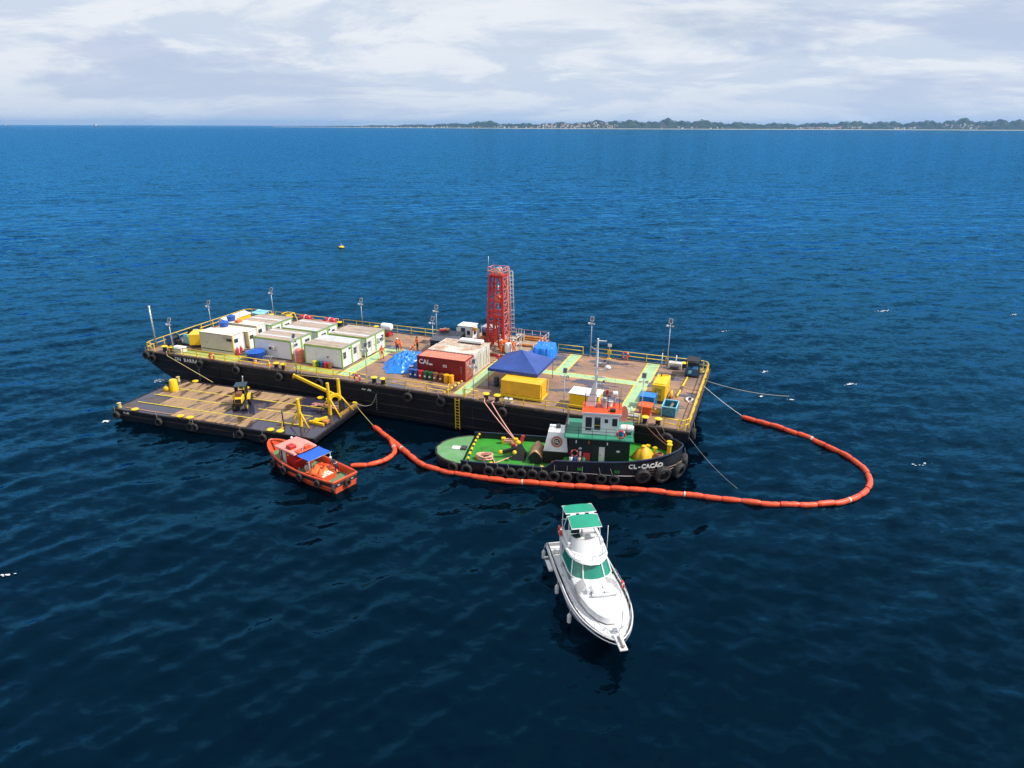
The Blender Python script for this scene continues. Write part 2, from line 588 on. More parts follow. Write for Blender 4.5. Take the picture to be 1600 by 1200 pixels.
# ------------------------------------------------------------------ materials
RUST = (0.16, 0.065, 0.03)
M_ = dict(
    hull=mat('hull_black_paint', (0.0045, 0.0055, 0.010), 0.6, var=0.35, scale=0.35, spec=0.25, col2=(0.020, 0.013, 0.011), amt=0.12, scale2=0.7, soft=0.16, streak=True),
    hull_edge=mat('hull_scuffed_edge', (0.10, 0.065, 0.05), 0.7, var=0.3, scale=0.8, col2=(0.03, 0.025, 0.025), amt=0.5, scale2=1.5),
    yellow=mat('rail_yellow_paint', (0.80, 0.53, 0.015), 0.45, var=0.1, scale=1.5, col2=(0.40, 0.22, 0.03), amt=0.14, scale2=2.5),
    yellow_box=mat('yellow_machine_paint', (0.82, 0.50, 0.008), 0.42, var=0.1, scale=0.8, col2=(0.45, 0.28, 0.03), amt=0.15, scale2=2.0),
    white=mat('white_paint', (0.76, 0.77, 0.78), 0.45, var=0.05, scale=1.0, col2=(0.6, 0.57, 0.52), amt=0.08, scale2=1.5, streak=True),
    white_dirty=mat('weathered_white_paint', (0.66, 0.65, 0.61), 0.55, var=0.08, scale=1.0, col2=(0.36, 0.24, 0.15), amt=0.3, scale2=1.2, streak=True),
    galv=mat('galvanised_steel', (0.52, 0.54, 0.55), 0.4, 0.6, var=0.12, scale=3),
    beige=mat('beige_container_paint', (0.58, 0.52, 0.44), 0.55, var=0.06, scale=0.8, col2=(0.45, 0.37, 0.28), amt=0.12, scale2=1.5, streak=True),
    beige_roof=mat('beige_container_roof', (0.72, 0.66, 0.55), 0.6, var=0.08, scale=1, col2=(0.42, 0.31, 0.22), amt=0.25, scale2=1.0),
    trim=mat('lime_green_trim', (0.24, 0.44, 0.04), 0.5, var=0.12),
    roof_tan=mat('tan_cabin_roof', (0.42, 0.33, 0.26), 0.7, var=0.12, scale=0.9, col2=(0.27, 0.22, 0.19), amt=0.35, scale2=1.0),
    roof_grey=mat('grey_cabin_roof', (0.52, 0.53, 0.54), 0.7, var=0.08, scale=0.9, col2=(0.40, 0.36, 0.33), amt=0.2, scale2=1.0),
    pane=glass('dark_window_glass', (0.03, 0.04, 0.05)),
    frame=mat('dark_frame', (0.05, 0.055, 0.06), 0.5),
    red_c=mat('red_container_paint', (0.22, 0.006, 0.009), 0.5, var=0.12, scale=0.8, col2=(0.13, 0.012, 0.012), amt=0.25, scale2=1.2, streak=True),
    red_roof=mat('pale_red_container_roof', (0.62, 0.20, 0.13), 0.6, var=0.1, scale=0.8, col2=(0.4, 0.1, 0.06), amt=0.2),  # roof a paler red than the walls
    red_door=mat('pale_red_container_door', (0.50, 0.10, 0.065), 0.55, var=0.15, scale=1.2, col2=(0.25, 0.05, 0.03), amt=0.35, scale2=2.0),  # doors a paler red than the side walls
    white_c=mat('white_container_paint', (0.62, 0.60, 0.54), 0.6, var=0.08, scale=0.8, col2=(0.34, 0.2, 0.12), amt=0.3, scale2=1.0, streak=True),
    white_roof=mat('rusted_white_container_roof', (0.63, 0.59, 0.51), 0.65, var=0.08, scale=0.8, col2=(0.38, 0.21, 0.12), amt=0.42, scale2=0.7),
    rig=mat('rig_red_paint', (0.52, 0.022, 0.016), 0.45, var=0.2, scale=1.0, col2=(0.30, 0.05, 0.03), amt=0.2),
    rig_pale=mat('rig_pale_sunlit_red', (0.70, 0.22, 0.15), 0.5, var=0.2, scale=1.5),  # paler rig red, with sunlight on the tower put into the colour
    orange=mat('orange_paint', (0.75, 0.16, 0.015), 0.45, var=0.12),
    tarp_blue=mat('blue_tarpaulin', (0.015, 0.20, 0.72), 0.35, var=0.15, scale=1.5, bump=0.4, bscale=3),
    tarp_yellow=mat('yellow_tarpaulin', (0.78, 0.42, 0.02), 0.45, var=0.12, scale=1.2, bump=0.9, bscale=1.6),
    canopy=mat('navy_canopy_fabric', (0.025, 0.065, 0.27), 0.6, var=0.15, scale=0.8),
    canopy_side=mat('navy_canopy_valance', (0.012, 0.045, 0.24), 0.6, var=0.1),
    pvc_blue=mat('blue_plastic', (0.01, 0.09, 0.42), 0.35, var=0.12),
    cyan=mat('pale_cyan_paint', (0.22, 0.55, 0.68), 0.5, var=0.15),
    teal=mat('teal_paint', (0.012, 0.20, 0.30), 0.5, var=0.2, scale=1.5, col2=(0.05, 0.09, 0.1), amt=0.25),
    teal_dark=mat('dark_teal_machine', (0.012, 0.04, 0.06), 0.5, var=0.2),
    mach_blue=mat('winch_blue_paint', (0.02, 0.10, 0.22), 0.5, var=0.2),
    black=mat('black_paint', (0.012, 0.013, 0.015), 0.5, var=0.3, scale=1.0),
    rubber=mat('tyre_rubber', (0.014, 0.014, 0.015), 0.8, var=0.35, scale=3, col2=(0.06, 0.055, 0.05), amt=0.25, scale2=3),
    rope=mat('yellow_rope', (0.55, 0.44, 0.16), 0.8, var=0.2),
    rope_pink=mat('faded_pink_rope', (0.72, 0.36, 0.28), 0.8, var=0.2, scale=4),
    rope_grey=mat('grey_rope', (0.30, 0.28, 0.24), 0.8, var=0.2),
    rope_white=mat('white_rope', (0.7, 0.7, 0.66), 0.8, var=0.1),
    boom=mat('orange_boom_fabric', (0.78, 0.085, 0.025), 0.45, var=0.18, scale=1.6, col2=(0.42, 0.07, 0.035), amt=0.28, scale2=2.0, bump=0.3, bscale=5),
    wood=mat('weathered_wood', (0.33, 0.24, 0.16), 0.8, var=0.2, scale=2),
    pipe=mat('rusty_orange_pipe', (0.48, 0.18, 0.04), 0.6, var=0.25, scale=1.5, col2=(0.25, 0.1, 0.04), amt=0.3),
    plat=mat('drill_platform_planks', (0.36, 0.27, 0.19), 0.7, var=0.15, scale=1.2, col2=(0.2, 0.13, 0.09), amt=0.3),
    line_yellow=mat('yellow_floor_line', (0.70, 0.55, 0.05), 0.6, var=0.15, col2=(0.35, 0.22, 0.08), amt=0.25, scale2=2.0),
    walk=mat('pale_green_walkway_paint', (0.33, 0.50, 0.27), 0.6, var=0.08, scale=0.8, col2=(0.20, 0.25, 0.16), amt=0.22, scale2=1.1, soft=0.08),
    walk_lime=mat('lime_walkway_paint', (0.33, 0.40, 0.10), 0.6, var=0.1, scale=0.8, col2=(0.25, 0.22, 0.08), amt=0.25, scale2=1.0),
    letter=mat('white_lettering', (0.75, 0.75, 0.72), 0.6, var=0.08),
    skin=mat('skin', (0.32, 0.17, 0.10), 0.6, var=0.05),
    hi_vis=mat('orange_workwear', (0.80, 0.13, 0.02), 0.8, var=0.08),
    navy=mat('navy_trousers', (0.015, 0.02, 0.045), 0.85, var=0.1),
    stripe=mat('reflective_stripe', (0.75, 0.72, 0.55), 0.4, var=0.05),
)
BIN_COLS = dict(blue=(0.01, 0.06, 0.26), red=(0.5, 0.012, 0.015), green=(0.008, 0.09, 0.035), brown=(0.22, 0.075, 0.035),
                dark_brown=(0.13, 0.045, 0.022), amber=(0.78, 0.36, 0.01), yellow=(0.70, 0.55, 0.02))
for k_, c_ in BIN_COLS.items():
    M_['bin_' + k_] = mat(k_ + '_drum_plastic', c_, 0.4, var=0.1)

def deck_material(name, dry, dry2, wet, puddle, scale=0.16, stretch=(1, 1, 1), plates=0.0):
    """worn steel deck: two rust tones, and dark wet patches that are glossier"""
    m = bpy.data.materials.new(name); m.use_nodes = True
    nt = m.node_tree; n = nt.nodes; L = nt.links; b = n['Principled BSDF']
    gp = n.new('ShaderNodeNewGeometry'); rot = n.new('ShaderNodeMapping'); rot.inputs['Rotation'].default_value = (0, 0, R(20))
    L.new(gp.outputs['Position'], rot.inputs[0])

    def noise(sc, det, ro, off=(0, 0, 0), st=(1, 1, 1), dist=0.0):
        mp = n.new('ShaderNodeMapping'); mp.inputs['Location'].default_value = off; mp.inputs['Scale'].default_value = st
        L.new(rot.outputs[0], mp.inputs[0])
        t = n.new('ShaderNodeTexNoise'); t.inputs['Scale'].default_value = sc; t.inputs['Detail'].default_value = det
        t.inputs['Roughness'].default_value = ro; t.inputs['Distortion'].default_value = dist
        L.new(mp.outputs[0], t.inputs['Vector']); return t.outputs['Fac']

    def ramp(f, stops):
        r = n.new('ShaderNodeValToRGB')
        while len(r.color_ramp.elements) < len(stops): r.color_ramp.elements.new(0.5)
        for e, (p, c) in zip(r.color_ramp.elements, stops): e.position = p; e.color = (*c, 1)
        L.new(f, r.inputs[0]); return r.outputs[0]

    def mix(f, a, c):
        q = n.new('ShaderNodeMix'); q.data_type = 'RGBA'; L.new(f, q.inputs[0])
        for i, v in ((6, a), (7, c)):
            if isinstance(v, tuple): q.inputs[i].default_value = (*v, 1)
            else: L.new(v, q.inputs[i])
        return q.outputs[2]
    base = ramp(noise(0.09, 5, 0.6, (5, 3, 0)), [(0.38, dry), (0.62, dry2)])
    grime = ramp(noise(1.3, 6, 0.7, (9, 1, 0), stretch), [(0.35, (0.55, 0.55, 0.55)), (0.65, (1.1, 1.1, 1.1))])
    mm = n.new('ShaderNodeMix'); mm.data_type = 'RGBA'; mm.blend_type = 'MULTIPLY'; mm.inputs[0].default_value = 0.8
    L.new(base, mm.inputs[6]); L.new(grime, mm.inputs[7])
    wetf = ramp(noise(scale, 6, 0.62, (2, 7, 0), stretch, 0.4), [(0.60 - puddle - 0.015, (0, 0, 0)), (0.60 - puddle + 0.015, (1, 1, 1))])
    damp = ramp(noise(scale * 0.8, 5, 0.6, (12, 17, 0), stretch), [(0.40, (0, 0, 0)), (0.65, (0.55, 0.55, 0.55))])
    c = mix(damp, mm.outputs[2], tuple(x * 0.5 + y * 0.5 for x, y in zip(dry, wet)))
    c = mix(wetf, c, wet)
    L.new(c, b.inputs['Base Color'])
    rr = n.new('ShaderNodeMapRange'); rr.inputs['To Min'].default_value = 0.75; rr.inputs['To Max'].default_value = 0.12
    L.new(wetf, rr.inputs['Value']); L.new(rr.outputs[0], b.inputs['Roughness'])
    return m
M_['deck'] = deck_material('rusty_wet_steel_deck', (0.21, 0.145, 0.115), (0.40, 0.225, 0.125), (0.055, 0.050, 0.080), 0.055, 0.30, (0.5, 1.3, 1))
M_['mats'] = deck_material('muddy_deck_panels', (0.43, 0.28, 0.15), (0.34, 0.205, 0.105), (0.075, 0.045, 0.028), 0.055, 0.5, (2.2, 0.5, 1))
M_['deck_wet'] = deck_material('flooded_steel_deck', (0.075, 0.062, 0.062), (0.12, 0.085, 0.07), (0.03, 0.028, 0.055), 0.18, 0.3)

# ------------------------------------------------------------------ the far shore, its forest and its town
def far_pt(u, d):
    """a point d metres out in the direction of photo column u (bearing only)"""
    a = math.atan2((u - 800) / FPX, math.cos(PITCH) + (403 / FPX) * math.sin(PITCH))
    return Vector((d * math.sin(a), d * math.cos(a), 0))
SH_U = [425, 470, 520, 560, 600, 640, 700, 760, 800, 860, 920, 960, 1000, 1040, 1090, 1140, 1200, 1260, 1300, 1350, 1400, 1450, 1500, 1560, 1600, 1680, 1800]
SH_D = [15500, 14000, 13000, 12200, 11600, 11000, 10400, 9800, 9300, 9000, 8900, 8900, 8900, 8900, 8900, 9000, 9300, 9500, 9600, 9800, 9900, 10000, 10000, 10000, 10000, 10000, 10000]
SH_H = [1, 9, 16, 24, 30, 38, 52, 84, 50, 60, 78, 96, 82, 100, 92, 70, 62, 62, 80, 88, 80, 92, 112, 96, 128, 110, 90]     # skyline heights, metres

def shore(u):
    return float(np.interp(u, SH_U, SH_D)), float(np.interp(u, SH_U, SH_H))

def hill_profile(u):
    d, h = shore(u)
    h *= 1 + 0.14 * math.sin(u * 0.11) + 0.1 * math.sin(u * 0.23 + 1) + 0.06 * math.sin(u * 0.61)
    return d, max(h, 0.5)

mb = MB(); cols = []
for u in np.arange(425, 1800, 2.5):
    d, h = hill_profile(u)
    sec = []
    for k, (dd, hh) in enumerate([(-60, -3), (0, 3), (120, 0.16), (330, 0.50), (620, 0.84), (950, 1.0), (1500, 0.8), (2600, 0.0)]):
        p = far_pt(u, d + dd * (0.5 + 0.5 * min(1, h / 40)))
        sec.append((p.x, p.y, hh if k < 2 else max(3.0 * (k < 7), hh * h * (1 + 0.12 * math.sin(u * 0.3 + k * 2)))))
    cols.append(sec)
mb.loft(cols)
M_['hill'] = mat('wooded_hillside', (0.026, 0.042, 0.024), 0.95, var=0.35, scale=0.01, col2=(0.12, 0.10, 0.055), amt=0.2, scale2=0.004, spec=0.1)
hills = tag(mb.build('hills', M_['hill']), 'low wooded hills along the far shore', 'hills', kind='structure')
M_['sand'] = mat('pale_beach_sand', (0.55, 0.49, 0.38), 0.9, var=0.1, scale=0.01)
mb = MB(); cols = []
for u in np.arange(425, 1800, 5):
    d, h = hill_profile(u)
    a_, b_ = far_pt(u, d - 95), far_pt(u, d - 15)
    cols.append([(a_.x, a_.y, -0.5), (a_.x, a_.y, 0.6), (b_.x, b_.y, 4.2)])
mb.loft(cols)
tag(mb.build('beach', M_['sand']), 'thin pale beach below the far hills', 'beach', kind='structure')

# tree crowns as one far-off wood
oct_v = np.array([(1, 0, 0), (0.3, 0.95, 0), (-0.8, 0.6, 0), (-0.8, -0.6, 0), (0.3, -0.95, 0), (0, 0, 1.0), (0.1, 0, -0.6)])
oct_f = [(0, 1, 5), (1, 2, 5), (2, 3, 5), (3, 4, 5), (4, 0, 5)]
tv, tf = [], []
for i in range(15000):
    u = random.uniform(432, 1790)
    d, h = hill_profile(u)
    if h < 8 and random.random() < 0.5: continue
    f = random.choice([random.uniform(0.05, 1.0), 1.0, random.uniform(0.5, 1.0)])
    dd = np.interp(f, [0, 0.16, 0.5, 0.84, 1.0], [0, 120, 330, 620, 950]) * (0.5 + 0.5 * min(1, h / 40))
    p = far_pt(u, d + dd)
    r = random.uniform(4.5, 9.5) * (0.45 + 0.55 * min(1, h / 40))
    o = len(tv)
    c = np.array((p.x, p.y, max(3.0, f * h)))
    for q in oct_v * np.array((r, r, r * random.uniform(0.6, 1.0))):
        tv.append(tuple(c + q))
    tf += [tuple(k + o for k in f_) for f_ in oct_f]
me = bpy.data.meshes.new('far_forest'); me.from_pydata(tv, [], tf); me.update()
fo = bpy.data.objects.new('far_forest', me); COL.objects.link(fo)
M_['forest'] = mat('far_tree_crowns', (0.022, 0.042, 0.022), 0.95, var=0.5, scale=0.012, spec=0.05)
me.materials.append(M_['forest'])
tag(fo, 'dark green wood covering the far hills', 'forest', kind='stuff')

# houses: one pitched-roof kind in several wall and roof colours, each house its own object
def house_mesh(name, w, d, h, wall, roof):
    a = MB(); a.box(-w / 2, w / 2, -d / 2, d / 2, -6, h)
    nb = len(a.f)
    a.add([(-w / 2 - .5, -d / 2 - .5, h), (w / 2 + .5, -d / 2 - .5, h), (w / 2 + .5, d / 2 + .5, h), (-w / 2 - .5, d / 2 + .5, h), (-w / 2, 0, h + d * .35), (w / 2, 0, h + d * .35)],
          [(0, 1, 5, 4), (2, 3, 4, 5), (1, 2, 5), (3, 0, 4)])
    me = bpy.data.meshes.new(name); me.from_pydata(a.v, [], a.f); me.update()
    me.materials.append(wall); me.materials.append(roof)
    for p in me.polygons: p.material_index = 1 if p.index >= nb else 0
    return me
tile = mat('clay_tile_roof', (0.33, 0.12, 0.06), 0.8, var=0.2, scale=0.1)
slate = mat('pale_sheet_roof', (0.48, 0.46, 0.43), 0.7, var=0.2, scale=0.1)
walls = [mat('house_wall_white', (0.72, 0.70, 0.66), 0.8, scale=0.1), mat('house_wall_cream', (0.6, 0.5, 0.36), 0.8, scale=0.1), mat('house_wall_brick', (0.36, 0.17, 0.10), 0.8, scale=0.1)]
hm = [house_mesh('house', random.uniform(11, 17), random.uniform(9, 12), random.uniform(6, 11), walls[i % 3], (tile, slate)[i % 2]) for i in range(6)]
clusters = [(838, 955, 0.05, 0.72, 120), (955, 965, 0.05, 0.5, 8), (1245, 1300, 0.03, 0.22, 40), (1300, 1345, 0.04, 0.26, 22), (1395, 1430, 0.02, 0.2, 16), (1470, 1530, 0.10, 0.5, 28),
            (560, 760, 0.03, 0.12, 26), (770, 838, 0.03, 0.2, 14), (1020, 1240, 0.02, 0.2, 14)]
LAB = ['white-walled house with clay tile roof in the far shore town', 'cream house with pale sheet roof in the far shore town', 'brick-walled house with clay tile roof in the far shore town',
       'white-walled house with pale sheet roof in the far shore town', 'cream house with clay tile roof in the far shore town', 'brick-walled house with pale sheet roof in the far shore town']
for u0, u1, f0, f1, n_ in clusters:
    for i in range(n_):
        u = random.uniform(u0, u1); d, h = hill_profile(u); f = random.uniform(f0, f1) ** 1.0
        dd = np.interp(f, [0, 0.16, 0.5, 0.84, 1.0], [0, 120, 330, 620, 950]) * (0.5 + 0.5 * min(1, h / 40))
        p = far_pt(u, d + dd - 12)
        k = random.randrange(6)
        o = bpy.data.objects.new('house', hm[k]); COL.objects.link(o)
        o.location = (p.x, p.y, max(3.0, f * h) + 5); o.rotation_euler = (0, 0, random.uniform(0, 3.1))
        tag(o, LAB[k], 'house', 'houses of the far shore town')
# the pale church on the ridge and a hotel block by the water
p = far_pt(946, 8900 + 400)
t = thing('church', 'white church with tall tower above the far shore town', 'church', (p.x, p.y, 52))
MB().box(-10, 10, -22, 22, -8, 16).build('nave', walls[0], t)
MB().box(-5, 5, -29, -22.2, -8, 34).build('tower', walls[0], t)
MB().add([(-5.5, -29.5, 34), (5.5, -29.5, 34), (5.5, -21.7, 34), (-5.5, -21.7, 34), (0, -25.6, 46)], [(0, 1, 4), (1, 2, 4), (2, 3, 4), (3, 0, 4), (3, 2, 1, 0)]).build('spire', slate, t)
p = far_pt(782, 9560 + 60)
t = thing('hotel', 'pale flat-roofed block by the water on the far shore', 'building', (p.x, p.y, 4))
MB().box(-45, 45, -12, 12, -6, 26).build('wall', walls[0], t)
for k in range(4):
    MB().box(-43, 43, -12.6, -12.1, 2 + k * 6, 4.5 + k * 6).build('window', M_['pane'], t)
MB().box(-20, 10, -6, 6, 26, 33).build('roof_house', walls[1], t)

# ships on the horizon
def ship(u, d, L, label, house_at):
    p = far_pt(u, d)
    t = thing('cargo_ship', label, 'ship', (p.x, p.y, 0), R(-8))
    L2 = L / 2
    a = MB(); a.prism([(-L2, -12), (L2 - 14, -12), (L2, 0), (L2 - 14, 12), (-L2, 12)], -2, 9)
    a.build('hull', mat('ship_hull_grey_blue', (0.10, 0.12, 0.16), 0.6, scale=0.02), t)
    a = MB(); a.box(house_at, house_at + 22, -11, 11, 9, 36); a.box(house_at + 4, house_at + 16, -12.5, 12.5, 36, 41)
    a.build('superstructure', walls[0], t)
    MB().box(house_at - 10, house_at - 3, -4, 4, 9, 44).build('funnel', M_['orange'], t)
    for k in range(3):
        x = -L2 + 45 + k * (L - 70) / 3
        MB().box(x, x + (L - 80) / 3.6, -9, 9, 9, 14).build('hatch_cover', slate, t)
ship(152, 14500, 150, 'pale cargo ship with high superstructure on the horizon', -62)
ship(10, 19500, 150, 'tiny cargo ship far out beyond the other ship on the horizon', -62)

# yellow buoy
bx_, by_ = px(533, 388, 0)
t = thing('buoy', 'yellow mooring buoy floating alone beyond the big barge', 'buoy', (bx_, by_, 0), 0.5)
MB().lathe([(0.05, -0.5), (0.62, -0.35), (0.72, 0.0), (0.70, 0.30), (0.45, 0.44), (0.1, 0.48)], n=14).build('float', M_['yellow_box'], t)
MB().torus((0, 0, 0.05), 0.72, 0.07, n=18, m=6).build('collar', M_['rubber'], t)
MB().cyl((0, 0, 0.45), (0, 0, 0.75), 0.06, n=6).torus((0, 0, 0.85), 0.12, 0.03, 'Y', 10, 5).build('lifting_eye', M_['galv'], t)

# ------------------------------------------------------------------ the big deck barge
ZD = 3.4                                   # deck over water
BA = R(-21.0)
BO = px(225, 550, ZD)
BL, BW = 65.2, 18.3

def bd(s, t, h=0.0):
    return (BO[0] + s * math.cos(BA) - t * math.sin(BA), BO[1] + s * math.sin(BA) + t * math.cos(BA), ZD + h)

barge = thing('deck_barge', 'long black-hulled work barge carrying cabins, containers and a red drill tower', 'barge', (BO[0], BO[1], 0), BA)
prof = [(0, 3.4), (0, 2.55), (1.2, 1.75), (6.5, -1.0), (59.8, -1.0), (64.0, 1.6), (BL, 2.5), (BL, 3.4)]
mb = MB()
vs0 = [(x, 0.0, z) for x, z in prof] + [(x, BW, z) for x, z in prof]
n_ = len(prof)
mb.add(vs0, [tuple(range(n_)), tuple(range(2 * n_ - 1, n_ - 1, -1))] + [(i, n_ + i, n_ + (i + 1) % n_, (i + 1) % n_) for i in range(n_ - 1)])
mb.add(vs0, [(0, n_ - 1, 2 * n_ - 1, n_)])
mb.build('hull', M_['hull'], barge)
mb = MB(); mb.box(0.02, BL - 0.02, 0.02, BW - 0.02, 3.402, 3.43)
mb.build('deck', M_['deck'], barge)
mb = MB()
mb.box(-0.05, BL + 0.05, -0.06, 0.30, 3.30, 3.47); mb.box(-0.05, BL + 0.05, BW - 0.3, BW + 0.06, 3.30, 3.47)
mb.box(-0.06, 0.30, 0.31, BW - 0.31, 3.30, 3.468); mb.box(BL - 0.3, BL + 0.06, 0.31, BW - 0.31, 3.30, 3.468)
mb.build('deck_edge', M_['hull_edge'], barge)
# rubbing strakes and vertical frames on the visible side, each weld line proud of the plating
rub = mat('rubbing_strake_steel', (0.013, 0.012, 0.014), 0.7, var=0.4, scale=0.6, spec=0.25, col2=(0.055, 0.035, 0.025), amt=0.25, scale2=0.9)
for z, x0, x1 in ((2.62, 0.6, 64.6), (1.45, 2.6, 63.2), (0.45, 4.4, 61.8)):
    for a_, b_ in zip(np.linspace(x0, x1, 7)[:-1], np.linspace(x0, x1, 7)[1:]):
        MB().bbox(a_ + 0.03, b_ - 0.03, -0.10, -0.004, z - 0.07, z + 0.07, 0.03).build('rubbing_strake', rub, barge)
for s in (11.4, 21.2, 30.8, 40.6, 43.8, 53.0):
    MB().box(s, s + 0.09, -0.07, -0.003, 0.52, 1.37).box(s, s + 0.09, -0.07, -0.003, 1.53, 2.54).build('hull_frame', rub, barge)
for t in (3.5, 7.2, 11.0, 14.8):
    MB().box(BL + 0.003, BL + 0.08, t, t + 0.1, 2.56, 3.3).build('hull_frame', rub, barge)

# painted walkways with yellow borders
def walkway(s0, s1, t0, t1, m='walk', z=3.434, border=True):
    o = MB().box(s0, s1, t0, t1, z - 0.002, z + 0.002).build('walkway', M_[m], barge)
    if border:
        w = 0.13
        if (t1 - t0) > (s1 - s0):
            b_ = MB().box(s0 - w, s0, t0, t1, z - 0.002, z + 0.002).box(s1, s1 + w, t0, t1, z - 0.002, z + 0.002)
        else:
            b_ = MB().box(s0, s1, t0 - w, t0, z - 0.002, z + 0.002).box(s0, s1, t1, t1 + w, z - 0.002, z + 0.002)
        b_.build('border_line', M_['line_yellow'], o)
walkway(26.95, 28.2, 1.2, 11.6)
walkway(28.35, 30.4, 10.6, 12.0)
walkway(41.45, 42.6, 0.9, 13.2)
walkway(49.0, 50.15, 11.45, 17.9)
walkway(58.25, 59.5, 1.0, 10.05)
walkway(58.25, 59.5, 11.42, 17.9)
walkway(42.75, 59.5, 10.2, 11.28)
walkway(4.2, 13.4, 0.75, 2.2, 'walk_lime')
walkway(20.9, 26.6, 1.2, 2.3, 'walk_lime')
walkway(12.1, 13.2, 2.3, 7.4, 'walk_lime', border=False)
walkway(19.7, 20.8, 2.6, 12.0, 'walk_lime', border=False)
# raised yellow cable pipe and weld ridges on the deck
mb = MB(); mb.cyl((62.9, 8.2, 3.54), (63.15, 14.3, 3.54), 0.11, n=8)
mb.build('deck_pipe', M_['yellow'], barge)
MB().cyl((63.0, 10.1, 3.54), (63.06, 11.2, 3.54), 0.125, n=8).build('pipe_clamp', M_['hull_edge'], barge)
for s, t, w, d in ((60.2, 13.5, 1.6, 1.6), (52.6, 14.5, 1.2, 1.2), (55.2, 6.0, 1.4, 1.1), (31.2, 7.5, 1.0, 1.0), (46.5, 13.6, 1.0, 1.0), (29.6, 15.2, 1.2, 1.2)):
    MB().bbox(s, s + w, t, t + d, 3.42, 3.50, 0.02).build('deck_hatch', M_['hull_edge'], barge)

# railings: bars in one part per run, every post its own sub-part
post_src = {}
def railing(pts, name='railing', m='yellow', h=0.98, gap=2.1, r=0.045, mid=(0.5,), z0=3.43):
    mb = MB()
    pts = [Vector((p[0], p[1], z0 + (p[2] if len(p) > 2 else 0))) for p in pts]
    for a_, b_ in zip(pts[:-1], pts[1:]):
        for k in (1.0,) + tuple(mid):
            mb.cyl(a_ + Vector((0, 0, h * k)), b_ + Vector((0, 0, h * k)), r, n=6)
    o = mb.build(name, M_[m], barge)
    key = (m, h, r)
    for j, (a_, b_) in enumerate(zip(pts[:-1], pts[1:])):
        L_ = (b_ - a_).length; k = max(1, round(L_ / gap))
        for i in range(k + 1 if j == len(pts) - 2 else k):
            p = a_.lerp(b_, i / k)
            if key not in post_src:
                q = MB().cyl((0, 0, 0), (0, 0, h), r * 1.1, n=6).bbox(-0.09, 0.09, -0.09, 0.09, 0.0, 0.025, 0.006).build('post', M_[m], o, p)
                post_src[key] = q
            else:
                share(post_src[key], o, p)
    return o
e = 0.16
railing([(4.0, e), (18.7, e)])
railing([(20.9, e), (31.5, e)])
railing([(33.8, e), (41.1, e)])
railing([(42.9, e), (44.4, e)])
railing([(47.0, e), (60.6, e)])
railing([(62.9, e), (64.2, e), (64.75, 0.35), (BL - e, 0.9), (BL - e, 17.2), (BL - 0.4, 17.9), (64.4, BW - e), (63.0, BW - e)], r=0.05)
railing([(62.6, BW - e), (60.4, BW - e)])
railing([(60.2, BW - e), (51.2, BW - e)])
railing([(50.3, BW - e), (47.2, BW - e)])
railing([(33.2, BW - e), (16.4, BW - e)])
railing([(15.6, BW - e), (5.0, BW - e)])
railing([(4.4, BW - e), (0.9, BW - e), (e, BW - 0.8), (e, 0.9), (0.5, e), (1.6, e)], r=0.05)
# gate posts and sloping striped barrier by the side ladder
for s in (41.1, 42.75):
    MB().tube([(s, 0.2, 3.43), (s, 0.2, 4.45), (s, 0.45, 4.65), (s, 0.7, 4.45), (s, 0.7, 3.43)], 0.04, 6).build('gate_hoop', M_['yellow'], barge)
o = MB().bar((40.5, 0.35, 3.6), (41.35, 3.0, 4.1), 0.14).build('barrier_arm', M_['yellow'], barge)
for k in range(5):
    a_ = Vector((40.5, 0.35, 3.6)).lerp(Vector((41.35, 3.0, 4.1)), 0.1 + k * 0.19)
    b_ = Vector((40.5, 0.35, 3.6)).lerp(Vector((41.35, 3.0, 4.1)), 0.17 + k * 0.19)
    MB().bar(a_, b_, 0.152).build('black_band', M_['black'], o)
# side ladder
lad = MB().bar((42.0, -0.16, 0.05), (42.0, -0.16, 3.4), 0.06).bar((42.45, -0.16, 0.05), (42.45, -0.16, 3.4), 0.06).build('ladder', M_['yellow'], barge)
rung = None
for k in range(10):
    z = 0.25 + k * 0.33
    if rung is None:
        rung = MB().cyl((-0.22, 0, 0), (0.22, 0, 0), 0.03, n=6).build('rung', M_['yellow'], lad, (42.225, -0.16, z))
    else:
        share(rung, lad, (42.225, -0.16, z))
# bollards
bol = None
def bollard(s, t):
    global bol
    if bol is None:
        bol = MB().lathe([(0.30, 0), (0.24, 0.06), (0.22, 0.55), (0.24, 0.60)], n=12).build('bollard', M_['black'], barge, (s, t, 3.43))
        MB().lathe([(0.36, 0.60), (0.37, 0.66), (0.30, 0.71)], n=12).build('cap', M_['yellow'], bol)
    else:
        o = share(bol, barge, (s, t, 3.43))
        for c in bol.children:
            share(c, o)
for s, t in ((2.6, 0.75), (3.5, 0.75), (19.3, 0.6), (20.3, 0.6), (32.1, 0.6), (33.2, 0.6), (45.1, 0.6), (46.3, 0.6), (61.1, 0.6), (62.3, 0.6),
             (16.0, BW - .5), (21.8, BW - .5), (23.0, BW - .5), (46.3, BW - 1.2), (62.3, BW - .7), (4.7, BW - .6)):
    bollard(s, t)
